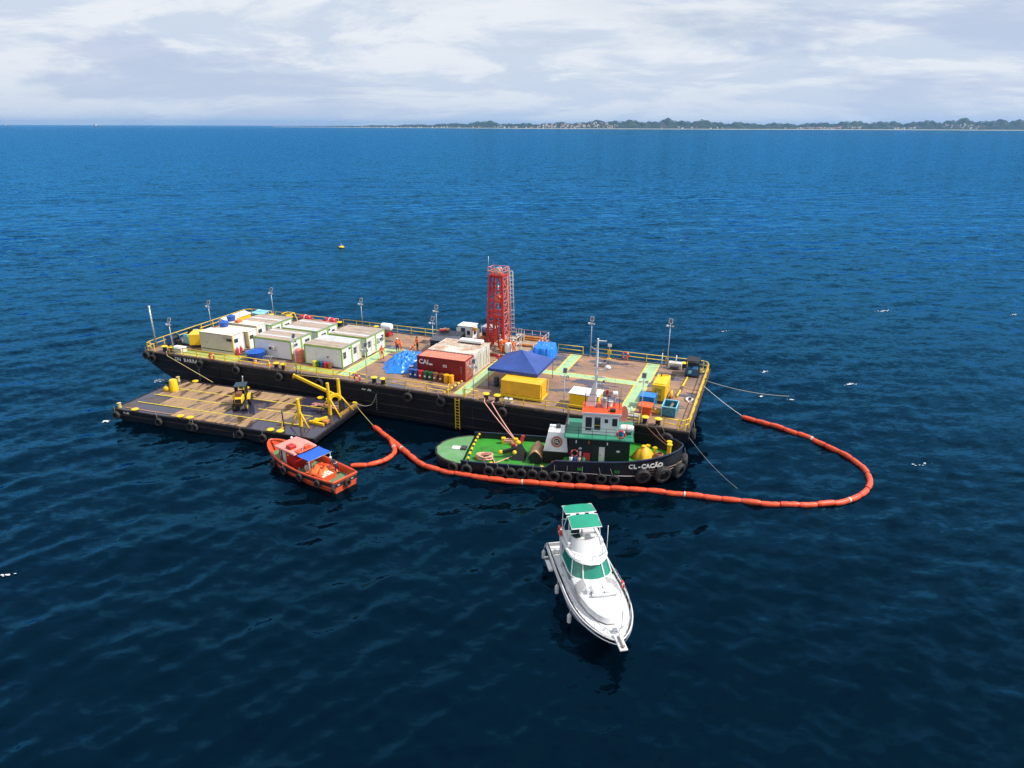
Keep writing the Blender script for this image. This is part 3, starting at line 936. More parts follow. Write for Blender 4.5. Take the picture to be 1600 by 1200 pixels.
# painted name, draught marks and symbol on the side
for k_, ch_ in enumerate('DN BARRA'):
    if ch_ != ' ':
        lettering(ch_, 0.62, M_['letter'], barge, face_frame((5.05 + k_ * 0.44, -0.012, 2.98), (1, 0, 0), (0, 0, 1)), name='letter', bold=0.012)
for s in (8.3, 32.6):
    for k in range(8):
        lettering(str((8 - k) * 2), 0.17, M_['letter'], barge, face_frame((s, -0.012, 2.35 - k * 0.28), (1, 0, 0), (0, 0, 1)), name='draught_mark')
ring_m = MB().torus((31.8, -0.012, 2.75), 0.16, 0.03, 'Y', 16, 5)
ring_m.bar((31.56, -0.012, 2.75), (32.04, -0.012, 2.75), 0.05, 0.05)
ring_m.build('load_line_mark', M_['letter'], barge)
lettering('~', 0.8, M_['letter'], barge, face_frame((31.1, -0.012, 2.82), (1, 0, 0), (0, 0, 1)), name='painted_mark', bold=0.02)

# tyres hung over the sides
def tyre_mesh(Ro=0.5, w=0.17):
    mb = MB()
    prof = [(Ro * 0.56, -w * 0.8), (Ro * 0.60, -w), (Ro * 0.90, -w), (Ro, -w * 0.6), (Ro, w * 0.6), (Ro * 0.90, w), (Ro * 0.60, w), (Ro * 0.56, w * 0.8), (Ro * 0.70, w * 0.5), (Ro * 0.70, -w * 0.5), (Ro * 0.56, -w * 0.8)]
    n = 22; vs_ = []
    for r, y in prof:
        for i in range(n):
            a = 2 * PI * i / n
            vs_.append((r * math.cos(a), y, r * math.sin(a)))
    m = len(prof)
    mb.add(vs_, [(i * n + k, i * n + (k + 1) % n, (i + 1) * n + (k + 1) % n, (i + 1) * n + k) for i in range(m - 1) for k in range(n)], True)
    return mb
TY = {}
def tyre(loc, rz, label, group, Ro=0.5, tilt=0.0, chain=0.6, lean=0.0):
    key = round(Ro, 2)
    if key not in TY:
        TY[key] = (tyre_mesh(Ro, Ro * 0.36).mesh('tyre_tread'), MB().tube([(0, -0.02, Ro * 0.95), (0.015, -0.01, Ro * 0.95 + 0.3), (0, 0.05, Ro * 0.95 + 0.62)], 0.018, 5).mesh('hanging_rope'))
        TY[key][0].materials.append(M_['rubber']); TY[key][1].materials.append(M_['rope_grey'])
    t = thing('tyre_fender', label, 'tyre', loc, rz, group)
    t.rotation_euler = (lean, tilt, rz)
    for nm, me in zip(('tread', 'hanging_rope'), TY[key]):
        o = bpy.data.objects.new(nm, me); COL.objects.link(o); o.parent = t
    return t
G_T = 'tyres hung along the big barge'
for s, z, r, lab in ((8.9, 2.85, .5, 'black tyre hung on the big barge just past its painted name'), (14.2, 2.82, .5, 'black tyre hung on the big barge below the blue water tank'),
                     (20.2, 2.8, .5, 'black tyre hung on the big barge below the salmon tarpaulin bundle'), (25.6, 2.8, .5, 'black tyre hung on the big barge below the drums by the white cabin'),
                     (36.6, 2.75, .5, 'black tyre hung on the big barge below the blue bins'), (40.4, 2.8, .52, 'black tyre hung on the big barge beside the yellow side ladder'),
                     (47.2, 2.7, .5, 'black tyre hung on the big barge below the yellow tarpaulin box'), (63.3, 2.55, .62, 'large black tyre hung at the barge corner above the tug bow')):
    tyre(bd(s, -0.24, z - ZD), BA, lab, G_T, r, random.uniform(-.4, .4))
tyre(bd(0.5, -0.22, -0.45), BA, 'black tyre at the tapered end of the big barge, first of two', G_T, 0.5)
tyre(bd(1.5, -0.24, -0.75), BA, 'black tyre at the tapered end of the big barge, second of two', G_T, 0.5, 0.3)
tyre(bd(BL + 0.26, 1.6, -0.75), BA + PI / 2, 'black tyre on the end wall of the big barge facing the boom loop', G_T, 0.55, 0.2)

# ------------------------------------------------------------------ cargo, cabins and machines on the big barge
def on_deck(name, label, cat, s, t, h=0.03, rz=0.0, group=None):
    return thing(name, label, cat, bd(s, t, h), BA + rz, group)

def corrugated(x0, x1, y, z0, z1, depth=0.035, pitch=0.28, axis='x', sign=-1):
    """corrugated sheet in the plane y = const (or x = const), proud outwards by depth"""
    mb = MB(); xs = []
    x = x0; k = 0
    while x < x1 - 1e-6:
        for f, d in ((0.0, 0), (0.28, 0), (0.5, 1), (0.78, 1)):
            xx = x + f * pitch
            if xx < x1: xs.append((xx, d))
        x += pitch
    xs.append((x1, 0))
    secs = []
    for xx, d in xs:
        yy = y + sign * depth * d
        secs.append([(xx, yy, z0), (xx, yy, z1)] if axis == 'x' else [(yy, xx, z0), (yy, xx, z1)])
    mb.loft(secs, smooth=False)
    return mb

def iso_container(label, s0, s1, t0, t1, h, wall, roof, doors, door_m=None, frame_m=None, raise_=0.0, group='shipping containers on the big barge'):
    L_, W_ = s1 - s0, t1 - t0
    c = on_deck('shipping_container', label, 'container', (s0 + s1) / 2, (t0 + t1) / 2, 0.03 + raise_, group=group)
    x, y = L_ / 2, W_ / 2; fm = frame_m or wall
    MB().box(-x + .05, x - .05, -y + .05, y - .05, 0.05, 0.17).build('floor', M_['black'], c)
    MB().box(-x + .07, x - .07, -y + .045, -y + .055, .15, h - .1).build('inner_wall', wall, c)
    for nm, mb in (('side_wall', corrugated(-x + .1, x - .1, -y + .04, .14, h - .08)), ('side_wall', corrugated(-x + .1, x - .1, y - .04, .14, h - .08, sign=1)),
                   ('end_wall', corrugated(-y + .1, y - .1, -x + .04, .14, h - .08, axis='y'))):
        mb.build(nm, wall, c)
    for sx in (-1, 1):
        for sy in (-1, 1):
            MB().box(sx * (x - .06) - .06, sx * (x - .06) + .06, sy * (y - .06) - .06, sy * (y - .06) + .06, 0, h).build('corner_post', fm, c)
    mb = MB()
    for z0, z1 in ((0, .14), (h - .11, h - .003)):
        for sy in (-1, 1):
            mb.box(-x + .12, x - .12, sy * (y - .05) - .05, sy * (y - .05) + .045, z0, z1)
        for sx in (-1, 1):
            mb.box(sx * (x - .05) - .05, sx * (x - .05) + .045, -y + .12, y - .12, z0, z1)
    mb.build('frame', fm, c)
    corr = corrugated(-x + .1, x - .1, h - .03, -y + .06, y - .06, depth=0.02, pitch=0.42, sign=1)
    mb = MB(); mb.add([(a_, z_, y_) for a_, y_, z_ in corr.v], corr.f)
    mb.build('roof', roof, c)
    if doors:
        for k in (-1, 1):
            y0, y1 = (-y + .13, -.012) if k < 0 else (.012, y - .13)
            d = MB().bbox(x - .075, x - .01, y0, y1, .16, h - .13, 0.012).build('door', door_m or wall, c)
            for yy in (y0 + (y1 - y0) * .28, y0 + (y1 - y0) * .72):
                MB().cyl((x + .02, yy, .2), (x + .02, yy, h - .17), .022, n=6).build('lock_rod', M_['galv'], d)
            MB().box(x + .012, x + .04, (y0 + y1) / 2 - .25, (y0 + y1) / 2 + .2, 1.0, 1.04).build('door_handle', M_['galv'], d)
    return c

# three beige workshop boxes by the tapered end
def beige_box(label, s0, s1, t0, t1, h, win_end=True):
    c = on_deck('workshop_container', label, 'container', (s0 + s1) / 2, (t0 + t1) / 2, 0.03, group='beige boxes by the water tanks')
    x, y = (s1 - s0) / 2, (t1 - t0) / 2
    MB().box(-x + .06, x - .06, -y + .06, y - .06, .06, h - .05).build('inner_shell', M_['beige'], c)
    for nm, mb in (('side_wall', corrugated(-x + .08, x - .08, -y + .04, .5, h - .06, pitch=.2)), ('side_wall', corrugated(-x + .08, x - .08, y - .04, .1, h - .06, pitch=.2, sign=1)), ('end_wall', corrugated(-y + .08, y - .08, -x + .04, .1, h - .06, axis='y'))):
        mb.build(nm, M_['beige'], c)
    MB().box(-x + .08, x - .08, -y - .0, -y + .03, .05, .40).build('skirt', M_['beige'], c)
    MB().box(-x + .08, x - .08, -y - .01, -y + .05, .41, .48).build('skid_gap', M_['black'], c)
    for sx in (-1, 1):
        for sy in (-1, 1):
            q = MB().box(sx * (x - .05) - .055, sx * (x - .05) + .055, sy * (y - .05) - .055, sy * (y - .05) + .055, 0, h)
            q.build('corner_post', M_['yellow'] if (sx > 0 and sy < 0) else M_['beige'], c)
    MB().bbox(-x - .02, x + .02, -y - .02, y + .02, h, h + .06, 0.02).build('roof', M_['beige_roof'], c)
    MB().box(x - .05, x - .02, -y + .12, y - .12, .1, h - .06).build('end_panel', M_['white'], c)
    w = MB().box(x - .02, x + .01, -y + .25, -y + .25 + .62, h - .95, h - .5).build('window', M_['frame'], c)
    MB().box(x + .012, x + .02, -y + .29, -y + .53, h - .91, h - .54).box(x + .012, x + .02, -y + .59, -y + .83, h - .91, h - .54).build('pane', M_['pane'], w)
    return c
c = beige_box('beige corrugated box nearest the barge rail, window at its end', 6.7, 11.7, 2.45, 4.35, 2.45)
w = MB().box(1.6, 2.35, -1.0, -.965, 1.72, 2.05).build('window', M_['frame'], c)
MB().box(1.65, 2.3, -1.01, -1.0, 1.76, 2.01).build('pane', M_['pane'], w)
MB().box(1.15, 1.45, -1.0, -.965, 1.98, 2.2).build('vent', M_['galv'], c)
MB().box(-1.6, -1.4, -.995, -.965, 1.2, 1.3).build('nameplate', M_['galv'], c)
c = beige_box('middle beige box of three, low roof with blue tank behind it', 7.3, 12.2, 4.55, 6.15, 2.4)
c = beige_box('beige box furthest from the rail, beside the white cabins', 7.0, 12.0, 6.35, 7.95, 2.65)
MB().box(-1.0, -.4, -.6, .1, 2.72, 3.0).build('roof_unit', M_['orange'], c)

def water_tank(label, s, t, h, r, hh, group=None):
    w = on_deck('water_tank', label, 'tank', s, t, h, group=group)
    MB().lathe([(r * .80, 0), (r * .84, .04), (r * .93, hh * .55), (r * .96, hh * .6), (r, hh)], n=24).build('body', M_['pvc_blue'], w)
    MB().lathe([(r * 1.03, hh - .02), (r * 1.05, hh + .03), (r * .9, hh + .10), (r * .35, hh + .2), (r * .3, hh + .26), (.05, hh + .27)], n=24).build('lid', M_['pvc_blue'], w)
    for k in range(3):
        MB().torus((0, 0, hh * (.25 + .25 * k)), r * (.865 + .045 * k), .02, n=24, m=5).build('rib', M_['pvc_blue'], w)
    return w
water_tank('blue plastic water tank on the roof of the middle beige box', 7.9, 5.35, 2.5, .55, .55)
water_tank('blue plastic water tank on the beige box beside the yellow shed', 7.5, 7.1, 2.76, .52, .55)
water_tank('large round blue water tank standing against a white cabin', 14.9, 2.45, .03, 1.1, .95)

# white site cabins with lime trim: each a pair of modules
def site_cabin(label, s0, s1, t0, t1, h, roof_cols, ends, near_items=()):
    c = on_deck('site_cabin', label, 'cabin', (s0 + s1) / 2, (t0 + t1) / 2, 0.03, group='white site cabins with lime trim')
    x, y = (s1 - s0) / 2, (t1 - t0) / 2
    MB().box(-x + .04, x - .04, -y + .04, y - .04, .1, h - .02).build('wall', M_['white'], c)
    MB().box(-x + .02, x - .02, -y + .02, y - .02, 0, .1).build('base_frame', M_['frame'], c)
    for sx in (-1, 1):
        for yy in (-y + .06, -.07, .07, y - .06):
            MB().box(sx * (x - .05) - .06, sx * (x - .05) + .06, yy - .065, yy + .065, .02, h).build('corner_post', M_['trim'], c)
    mb = MB()
    for sy in (-1, 1):
        mb.box(-x + .115, x - .115, sy * (y - .03) - .04, sy * (y - .03) + .04, h - .13, h)
    for sx in (-1, 1):
        for a_, b_ in ((-y + .13, -.14), (.14, y - .13)):
            mb.box(sx * (x - .03) - .04, sx * (x - .03) + .04, a_, b_, h - .13, h)
    mb.build('top_rail', M_['trim'], c)
    n = 8; w = (2 * y - .1) / n
    for k in range(n):
        a_ = -y + .05 + k * w
        MB().bbox(-x + .03, x - .03, a_ + .012, a_ + w - .012, h, h + .06 + .012 * (k % 2), .015).build('roof_panel', M_[roof_cols[k % len(roof_cols)]], c)
    MB().box(x - .05, x + .03, -y, y, h + .003, h + .11).build('roof_gutter', M_['galv'], c)
    # end walls: two bays
    for bay, what in zip((-1, 1), ends):
        yc = bay * y / 2
        for kind, dy in what:
            if kind == 'w':
                w_ = MB().box(x - .04, x + .02, yc + dy - .28, yc + dy + .28, 1.05, 1.85).build('window', M_['galv'], c)
                for i in (-1, 1):
                    for j in (0, 1):
                        MB().box(x + .022, x + .03, yc + dy + i * .13 - .105, yc + dy + i * .13 + .105, 1.10 + j * .37, 1.10 + j * .37 + .32).build('pane', M_['pane'], w_)
            elif kind == 's':
                w_ = MB().box(x - .04, x + .02, yc + dy - .42, yc + dy + .42, 1.55, 1.88).build('window', M_['galv'], c)
                for i in (-1, 1):
                    MB().box(x + .022, x + .03, yc + dy + i * .2 - .17, yc + dy + i * .2 + .17, 1.6, 1.83).build('pane', M_['pane'], w_)
            elif kind == 'd':
                d = MB().bbox(x - .03, x + .025, yc + dy - .36, yc + dy + .36, .14, 2.02, .01).build('door', M_['white_dirty'], c)
                MB().box(x + .026, x + .06, yc + dy + .24, yc + dy + .29, 1.0, 1.14).build('handle', M_['frame'], d)
            elif kind == 'l':
                MB().box(x - .03, x + .1, yc + dy - .1, yc + dy + .1, 1.95, 2.1).build('wall_lamp', M_['frame'], c)
            elif kind == 'a':
                u_ = MB().bbox(x - .03, x + .28, yc + dy - .38, yc + dy + .38, 1.3, 1.75, .02).build('air_conditioner', M_['white'], c)
                MB().box(x + .281, x + .288, yc + dy - .3, yc + dy + .3, 1.35, 1.7).build('grille', M_['frame'], u_)
    for kind, dx in near_items:
        if kind == 'a':
            u_ = MB().bbox(dx - .4, dx + .4, -y - .26, -y + .03, 1.05, 1.55, .02).build('air_conditioner', M_['white_dirty'], c)
            MB().box(dx - .32, dx + .05, -y - .268, -y - .261, 1.13, 1.45).build('grille', M_['frame'], u_)
        else:
            MB().box(dx - .12, dx + .12, -y + .0, -y + .035, 1.1, 1.24).build('socket_box', M_['frame'], c)
    return c
T, G = 'roof_tan', 'roof_grey'
site_cabin('white cabin with lime trim behind the big blue water tank', 13.9, 19.3, 3.45, 7.35, 2.36, [T, T, G, T], ([('s', -.2)], [('s', .1), ('s', -.3)][:1]), [('a', 0.0)])
site_cabin('white cabin with lime trim behind the row of five short drums', 21.3, 26.4, 3.2, 7.15, 2.36, [T, T, T, T, G, G, G, G], ([('w', -.45), ('l', .55)], [('w', -.35), ('d', .45)]), [('s', 0.6)])
site_cabin('white cabin with lime trim beside the pale green walkway corner', 21.5, 26.7, 7.75, 11.95, 2.36, [T, G, T, T, T, T, T, T], ([('w', -.4), ('d', .4)], [('a', -.35), ('w', .4)]))
site_cabin('white cabin with lime trim between two others below the red life-raft canisters', 14.5, 19.75, 7.9, 12.1, 2.36, [G, G, T, T, T, T, G, T], ([('s', .2)], [('w', .1), ('l', -.7)]))
site_cabin('white cabin with lime trim closest to the yellow shed', 7.7, 12.7, 8.15, 12.2, 2.36, [G, T, T, T], ([('s', .1)], [('s', 0)]))

# yellow box on the tapered end, yellow shed by its rail, white crate
t = on_deck('equipment_cabinet', 'bright yellow equipment box beside the beige corrugated box', 'cabinet', 4.6, 4.2, .03, R(28))
MB().bbox(-.8, .8, -1.15, 1.15, .35, 1.75, .05).build('body', M_['yellow_box'], t)
MB().box(-.75, .75, -1.1, 1.1, .2, .34).build('skid', M_['frame'], t)
for sx in (-.6, .6):
    for sy in (-.9, .9):
        MB().box(sx - .08, sx + .08, sy - .08, sy + .08, 0, .2).build('leg', M_['frame'], t)
d = MB().box(.801, .82, -.9, .9, .5, 1.6).build('door', M_['yellow_box'], t)
MB().box(.82, .86, .5, .58, 1.0, 1.2).build('handle', M_['frame'], d)
t = on_deck('yellow_shed', 'long yellow shed with cream roof along the tapered end rail', 'shed', 2.6, 12.9, .03)
MB().box(-.75, .75, -2.2, 2.2, .1, 1.3).build('body', M_['yellow_box'], t)
MB().add([(-.85, -2.3, 1.3), (.85, -2.3, 1.3), (.85, 2.3, 1.3), (-.85, 2.3, 1.3), (-.35, -2.3, 1.62), (-.35, 2.3, 1.62)], [(0, 1, 4), (2, 3, 5), (1, 2, 5, 4), (3, 0, 4, 5), (0, 3, 2, 1)]).build('roof', M_['beige_roof'], t)
for k in range(3):
    d = MB().box(.751, .78, -2.0 + k * 1.4, -.8 + k * 1.4, .2, 1.2).build('door', M_['yellow_box'], t)
    MB().box(.78, .81, -1.0 + k * 1.4, -.92 + k * 1.4, .65, .8).build('handle', M_['frame'], d)
t = on_deck('storage_crate', 'pale grey lidded crate behind the rail near the winches', 'crate', 4.35, 1.25)
MB().bbox(-.75, .75, -.45, .45, 0, .55, .03).build('body', M_['white_dirty'], t)
MB().bbox(-.8, .8, -.5, .5, .55, .63, .02).build('lid', M_['white'], t)
t = on_deck('stretched_tarpaulin', 'pale cyan tarpaulin stretched over a frame at the far rail corner', 'tarpaulin', 3.1, 17.3)
MB().add([(-1.0, -.7, .9), (1.0, -.7, .8), (1.1, .7, 1.05), (-.9, .7, 1.1), (-1.0, -.72, .7), (1.0, -.72, .6)], [(0, 1, 2, 3), (4, 5, 1, 0)]).build('sheet', M_['cyan'], t)
for sx in (-.9, .9):
    for sy in (-.6, .6):
        MB().cyl((sx, sy, 0), (sx, sy, .85), .04, n=6).build('leg', M_['galv'], t)

# mooring winches at the tapered end
def winch(label, s, t, body, drum, k=1.0):
    w = on_deck('mooring_winch', label, 'winch', s, t, .03, group='mooring winches')
    MB().bbox(-.7 * k, .7 * k, -.9 * k, .9 * k, 0, .18, .02).build('base', M_['black'], w)
    for sy in (-.62, .62):
        MB().prism([(-.5 * k, 0), (.5 * k, 0), (.3 * k, 1.2 * k), (-.3 * k, 1.2 * k)], -.05, .05)
        q = MB(); q.add([(x_, sy * k + y_, z_ + .18) for x_, z_ in ((-.55 * k, 0), (.55 * k, 0), (.3 * k, 1.15 * k), (-.3 * k, 1.15 * k)) for y_ in (-.06, .06)],
                        [(0, 2, 4, 6), (1, 7, 5, 3), (0, 1, 3, 2), (2, 3, 5, 4), (4, 5, 7, 6), (6, 7, 1, 0)])
        q.build('side_frame', body, w)
    MB().lathe([(.36 * k, -.55 * k), (.36 * k, .55 * k)], (0, 0, .85 * k), 14, axis='Y').build('drum', drum, w)
    MB().lathe([(.56 * k, -.58 * k), (.56 * k, -.5 * k)], (0, 0, .85 * k), 16, axis='Y').lathe([(.56 * k, .5 * k), (.56 * k, .58 * k)], (0, 0, .85 * k), 16, axis='Y').build('drum_flange', body, w)
    MB().bbox(.55 * k, 1.05 * k, -.35 * k, .35 * k, .18, .75 * k, .04).build('motor', M_['black'], w)
    return w
winch('dark blue mooring winch just inside the tapered end corner', 1.5, 3.2, M_['mach_blue'], M_['black'])
winch('black mooring winch with pale cyan frame behind the grey crate', 3.0, 4.4, M_['cyan'], M_['black'])
winch('black mooring winch closest to the yellow equipment box', 1.8, 6.4, M_['black'], M_['mach_blue'])

# light poles
def light_pole(label, s, t, h, two=False, head='flood'):
    p = on_deck('light_pole', label, 'light pole', s, t, .03, group='floodlight poles on the big barge')
    MB().cyl((0, 0, 0), (0, 0, h), .06, .04, n=8).build('pole', M_['galv'], p)
    MB().bbox(-.14, .14, -.14, .14, 0, .04, .01).build('base_plate', M_['galv'], p)
    MB().bar((-.32, 0, h - .25), (.32, 0, h - .25), .06).build('crossarm', M_['galv'], p)
    for k, sx in enumerate((-.3, .3)):
        f = MB().bbox(sx - .13, sx + .13, -.12, .0, h - .34, h - .12, .02).build('floodlight', M_['frame' if k else 'white'], p)
        MB().box(sx - .1, sx + .1, -.128, -.122, h - .31, h - .15).build('lens', M_['white'], f)
    pan = MB(); pan.box(-.22, .22, -.02, .02, 0, .55, M=Matrix.Translation((0, 0, h + .05)) @ Matrix.Rotation(R(-25), 4, 'X'))
    q = pan.build('solar_panel', M_['galv'], p)
    pn = MB(); pn.box(-.17, .17, -.03, -.021, .06, .49, M=Matrix.Translation((0, 0, h + .05)) @ Matrix.Rotation(R(-25), 4, 'X'))
    pn.build('cell_sheet', M_['pane'], q)
    return p
for lab, s, t, h in (('floodlight pole at the barge rail by the grey crate', 4.5, .3, 3.9), ('floodlight pole at the rail below the salmon tarpaulin bundle', 22.3, .3, 3.9),
                     ('floodlight pole at the rail between tarpaulin mound and cabins', 31.4, .35, 3.9), ('floodlight pole at the rail beside the yellow striped barrier', 43.8, .45, 3.6),
                     ('floodlight pole at the rail in front of the yellow white-roofed shed', 53.3, .4, 3.9), ('floodlight pole at the rail beside the orange tub', 60.75, .35, 4.4),
                     ('floodlight pole on the tapered end rail near the blue tanks', .5, 10.6, 3.3), ('floodlight pole at the far rail behind the pale cyan tarpaulin', 4.9, 17.9, 3.9),
                     ('floodlight pole at the far rail between red raft canisters and white tank', 19.6, 17.9, 3.7), ('floodlight pole at the far rail near the dark-roofed shed', 30.8, 17.9, 3.8),
                     ('floodlight pole standing mid-deck beside the dark-roofed shed', 32.8, 13.0, 3.7), ('floodlight pole at the far rail behind the tug mast', 51.3, 17.9, 4.3),
                     ('floodlight pole at the far rail beside the white winch box', 60.5, 17.0, 5.2), ('floodlight pole behind the navy canopy beside the drill platform', 44.1, 12.9, 3.4)):
    light_pole(lab, s, t, h)
p = on_deck('antenna_mast', 'tall bare grey mast at the tapered end corner of the barge', 'mast', .3, 1.6, .03)
MB().cyl((0, 0, 0), (0, 0, 5.0), .1, .08, n=8).build('pole', M_['galv'], p)
for k in range(8):
    MB().cyl((-.02, 0, 1.0 + k * .45), (.28, 0, 1.0 + k * .45), .018, n=5).build('step', M_['galv'], p)
MB().bbox(-.1, .1, -.1, .1, 5.0, 5.25, .03).build('lamp_head', M_['white'], p)

# red life-raft canisters, yellow frame and other things on the far rail
def canister(label, s, t, m=None, k=1.0, group='red life-raft canisters at the far rail'):
    c = on_deck('life_raft_canister', label, 'life raft', s, t, .03, group=group)
    MB().lathe([(.3 * k, -.85 * k), (.43 * k, -.72 * k), (.46 * k, -.06), (.46 * k, .06), (.43 * k, .72 * k), (.3 * k, .85 * k)], (0, 0, .85), 16, axis='X').build('shell', m or M_['raft_red'], c)
    MB().lathe([(.48 * k, -.05), (.48 * k, .05)], (0, 0, .85), 16, axis='X').build('seam_band', M_['white'], c)
    for sx in (-.5, .5):
        MB().box(sx - .06, sx + .06, -.45, .45, .3, .42).box(sx - .06, sx + .06, -.42, -.3, 0, .3).box(sx - .06, sx + .06, .3, .42, 0, .3).build('cradle', M_['rig'], c)
M_['raft_red'] = mat('raft_red_plastic', (0.5, 0.03, 0.045), 0.4, var=0.1)
canister('red life-raft canister at the far rail beside the yellow frame', 10.9, 17.3)
canister('red life-raft canister at the far rail, further from the yellow frame', 14.9, 17.3)
c = on_deck('fire_pump', 'small red pump between the two red raft canisters', 'pump', 12.9, 17.4)
MB().bbox(-.3, .3, -.25, .25, 0, .65, .05).build('body', M_['raft_red'], c); MB().cyl((.3, 0, .4), (.55, 0, .4), .1, n=8).build('outlet', M_['galv'], c)
c = on_deck('fire_pump', 'red box below the red raft canister beside the white cabin roof', 'pump', 15.6, 15.2)
MB().bbox(-.5, .5, -.35, .35, 0, 1.5, .08).build('body', M_['raft_red'], c); MB().lathe([(.2, 0), (.2, .2)], (0, 0, 1.5), 10).build('filler_cap', M_['frame'], c)
c = on_deck('yellow_winch', 'yellow tubular winch frame at the far rail behind the cabins', 'winch', 8.0, 17.2)
for sy in (-.6, .6):
    MB().tube([(-1.0, sy, 0), (-.6, sy, 1.25), (.6, sy, 1.25), (1.1, sy, 0)], .06, 6).build('hoop', M_['yellow'], c)
MB().lathe([(.4, -.5), (.4, .5)], (0, 0, .65), 14, axis='Y').build('drum', M_['tarp_yellow'], c)
MB().cyl((-.6, -.6, 1.25), (-.6, .6, 1.25), .05, n=6).cyl((.6, -.6, 1.25), (.6, .6, 1.25), .05, n=6).build('cross_tube', M_['yellow'], c)
c = on_deck('fuel_tank', 'white horizontal tank on a red cradle beside the cabins', 'tank', 24.3, 16.4)
MB().lathe([(.2, -.8), (.42, -.7), (.47, -.55), (.47, .55), (.42, .7), (.2, .8)], (0, 0, 1.25), 16, axis='X').build('shell', M_['white'], c)
for sx in (-.5, .5):
    MB().bar((sx, -.5, 0), (sx, -.2, .95), .09).bar((sx, .5, 0), (sx, .2, .95), .09).bar((sx, -.5, .3), (sx, .5, .3), .08).build('cradle', M_['rig'], c)
MB().bbox(-.45, .45, -.3, .3, .05, .55, .03).build('pump_box', M_['raft_red'], c)

# drums and bins
def drum(label, s, t, m, r=.29, h=.86, group='coloured bins beside the red container', ticket=True):
    d = on_deck('bin', label, 'bin', s, t, .03, group=group)
    MB().lathe([(r * .93, 0), (r * .96, .04), (r, h * .3), (r * 1.03, h * .33), (r, h * .36), (r, h * .64), (r * 1.03, h * .67), (r, h * .7), (r * .98, h)], n=16).build('body', M_[m], d)
    MB().lathe([(r * 1.05, h), (r * 1.06, h + .05), (r * .9, h + .07), (.05, h + .07)], n=16).build('lid', M_[m], d)
    if ticket:
        MB().box(-.1, .1, -r * 1.0 - .012, -r * .93, h * .40, h * .60).build('sticker', M_['letter'], d)
row = [('bin_blue', 'blue bin at the end of the row closest to the blue mound'), ('bin_blue', 'blue bin standing next to the red bin'), ('bin_red', 'red bin in the row before the red container'),
       ('bin_green', 'green bin standing next to the red bin'), ('bin_green', 'green bin standing next to a brown bin'), ('bin_brown', 'light brown bin standing next to a green bin'),
       ('bin_dark_brown', 'dark brown bin standing next to an amber drum'), ('bin_amber', 'amber drum standing next to the dark brown bin'), ('bin_amber', 'amber drum at the end of the row by the striped barrier')]
for k, (m, lab) in enumerate(row):
    s = 34.9 + k * .60 + (.12 if k > 5 else 0)
    drum(lab, s, 3.75 - .03 * k, m, ticket='amber' not in m)
for k, (m, col) in enumerate((('bin_yellow', 'yellow'), ('bin_green', 'green'), ('bin_blue', 'blue'), ('bin_red', 'red'), ('bin_brown', 'brown'))):
    drum(f'short {col} drum in the row against the white cabin wall', 22.95 + k * .5, 2.75, m, .24, .62, 'short drums against the white cabin wall', False)

# containers
c = iso_container('red shipping container with a row of coloured bins before it', 35.3, 41.1, 4.35, 6.6, 2.35, M_['red_c'], M_['red_roof'], True, M_['red_door'])
lettering('CAI', .72, M_['letter'], c, face_frame((-2.05, -1.165, 1.72), (1, 0, 0), (0, 0, 1)), bold=.02)
MB().box(-1.42, -.98, -1.168, -1.158, 1.45, 1.63).build('sticker', M_['letter'], c)
q = MB().box(.28, .72, -1.168, -1.158, 1.4, 1.68).build('sticker', M_['letter'], c)
MB().box(.38, .62, -1.175, -1.169, 1.48, 1.6).build('print', M_['frame'], q)
lettering('U\n6\n4\n2\n1', .17, M_['letter'], c, face_frame((2.42, -1.165, 1.3), (1, 0, 0), (0, 0, 1)), name='serial_mark')
lettering('22G1', .15, M_['letter'], c, face_frame((2.9, -.45, 1.75), (0, 1, 0), (0, 0, 1)), name='serial_mark')
iso_container('white shipping container next to the red one', 35.4, 41.05, 6.7, 8.95, 2.4, M_['white_c'], M_['white_roof'], True)
iso_container('rust-roofed white shipping container with a white unit on its roof', 35.5, 41.0, 9.05, 11.3, 2.4, M_['white_c'], mat('rust_stained_white_roof', (0.60, 0.54, 0.45), 0.7, var=.1, scale=.8, col2=(0.34, 0.2, 0.12), amt=.6, scale2=.8), True)
t = on_deck('roof_tray', 'long white tray lying on the rust-roofed container', 'tray', 39.1, 10.5, 2.45)
MB().bbox(-1.4, 1.4, -.42, .42, .12, .42, .05).build('tray', M_['white'], t); MB().box(-1.2, 1.2, -.36, .36, 0, .119).build('runner', M_['frame'], t)

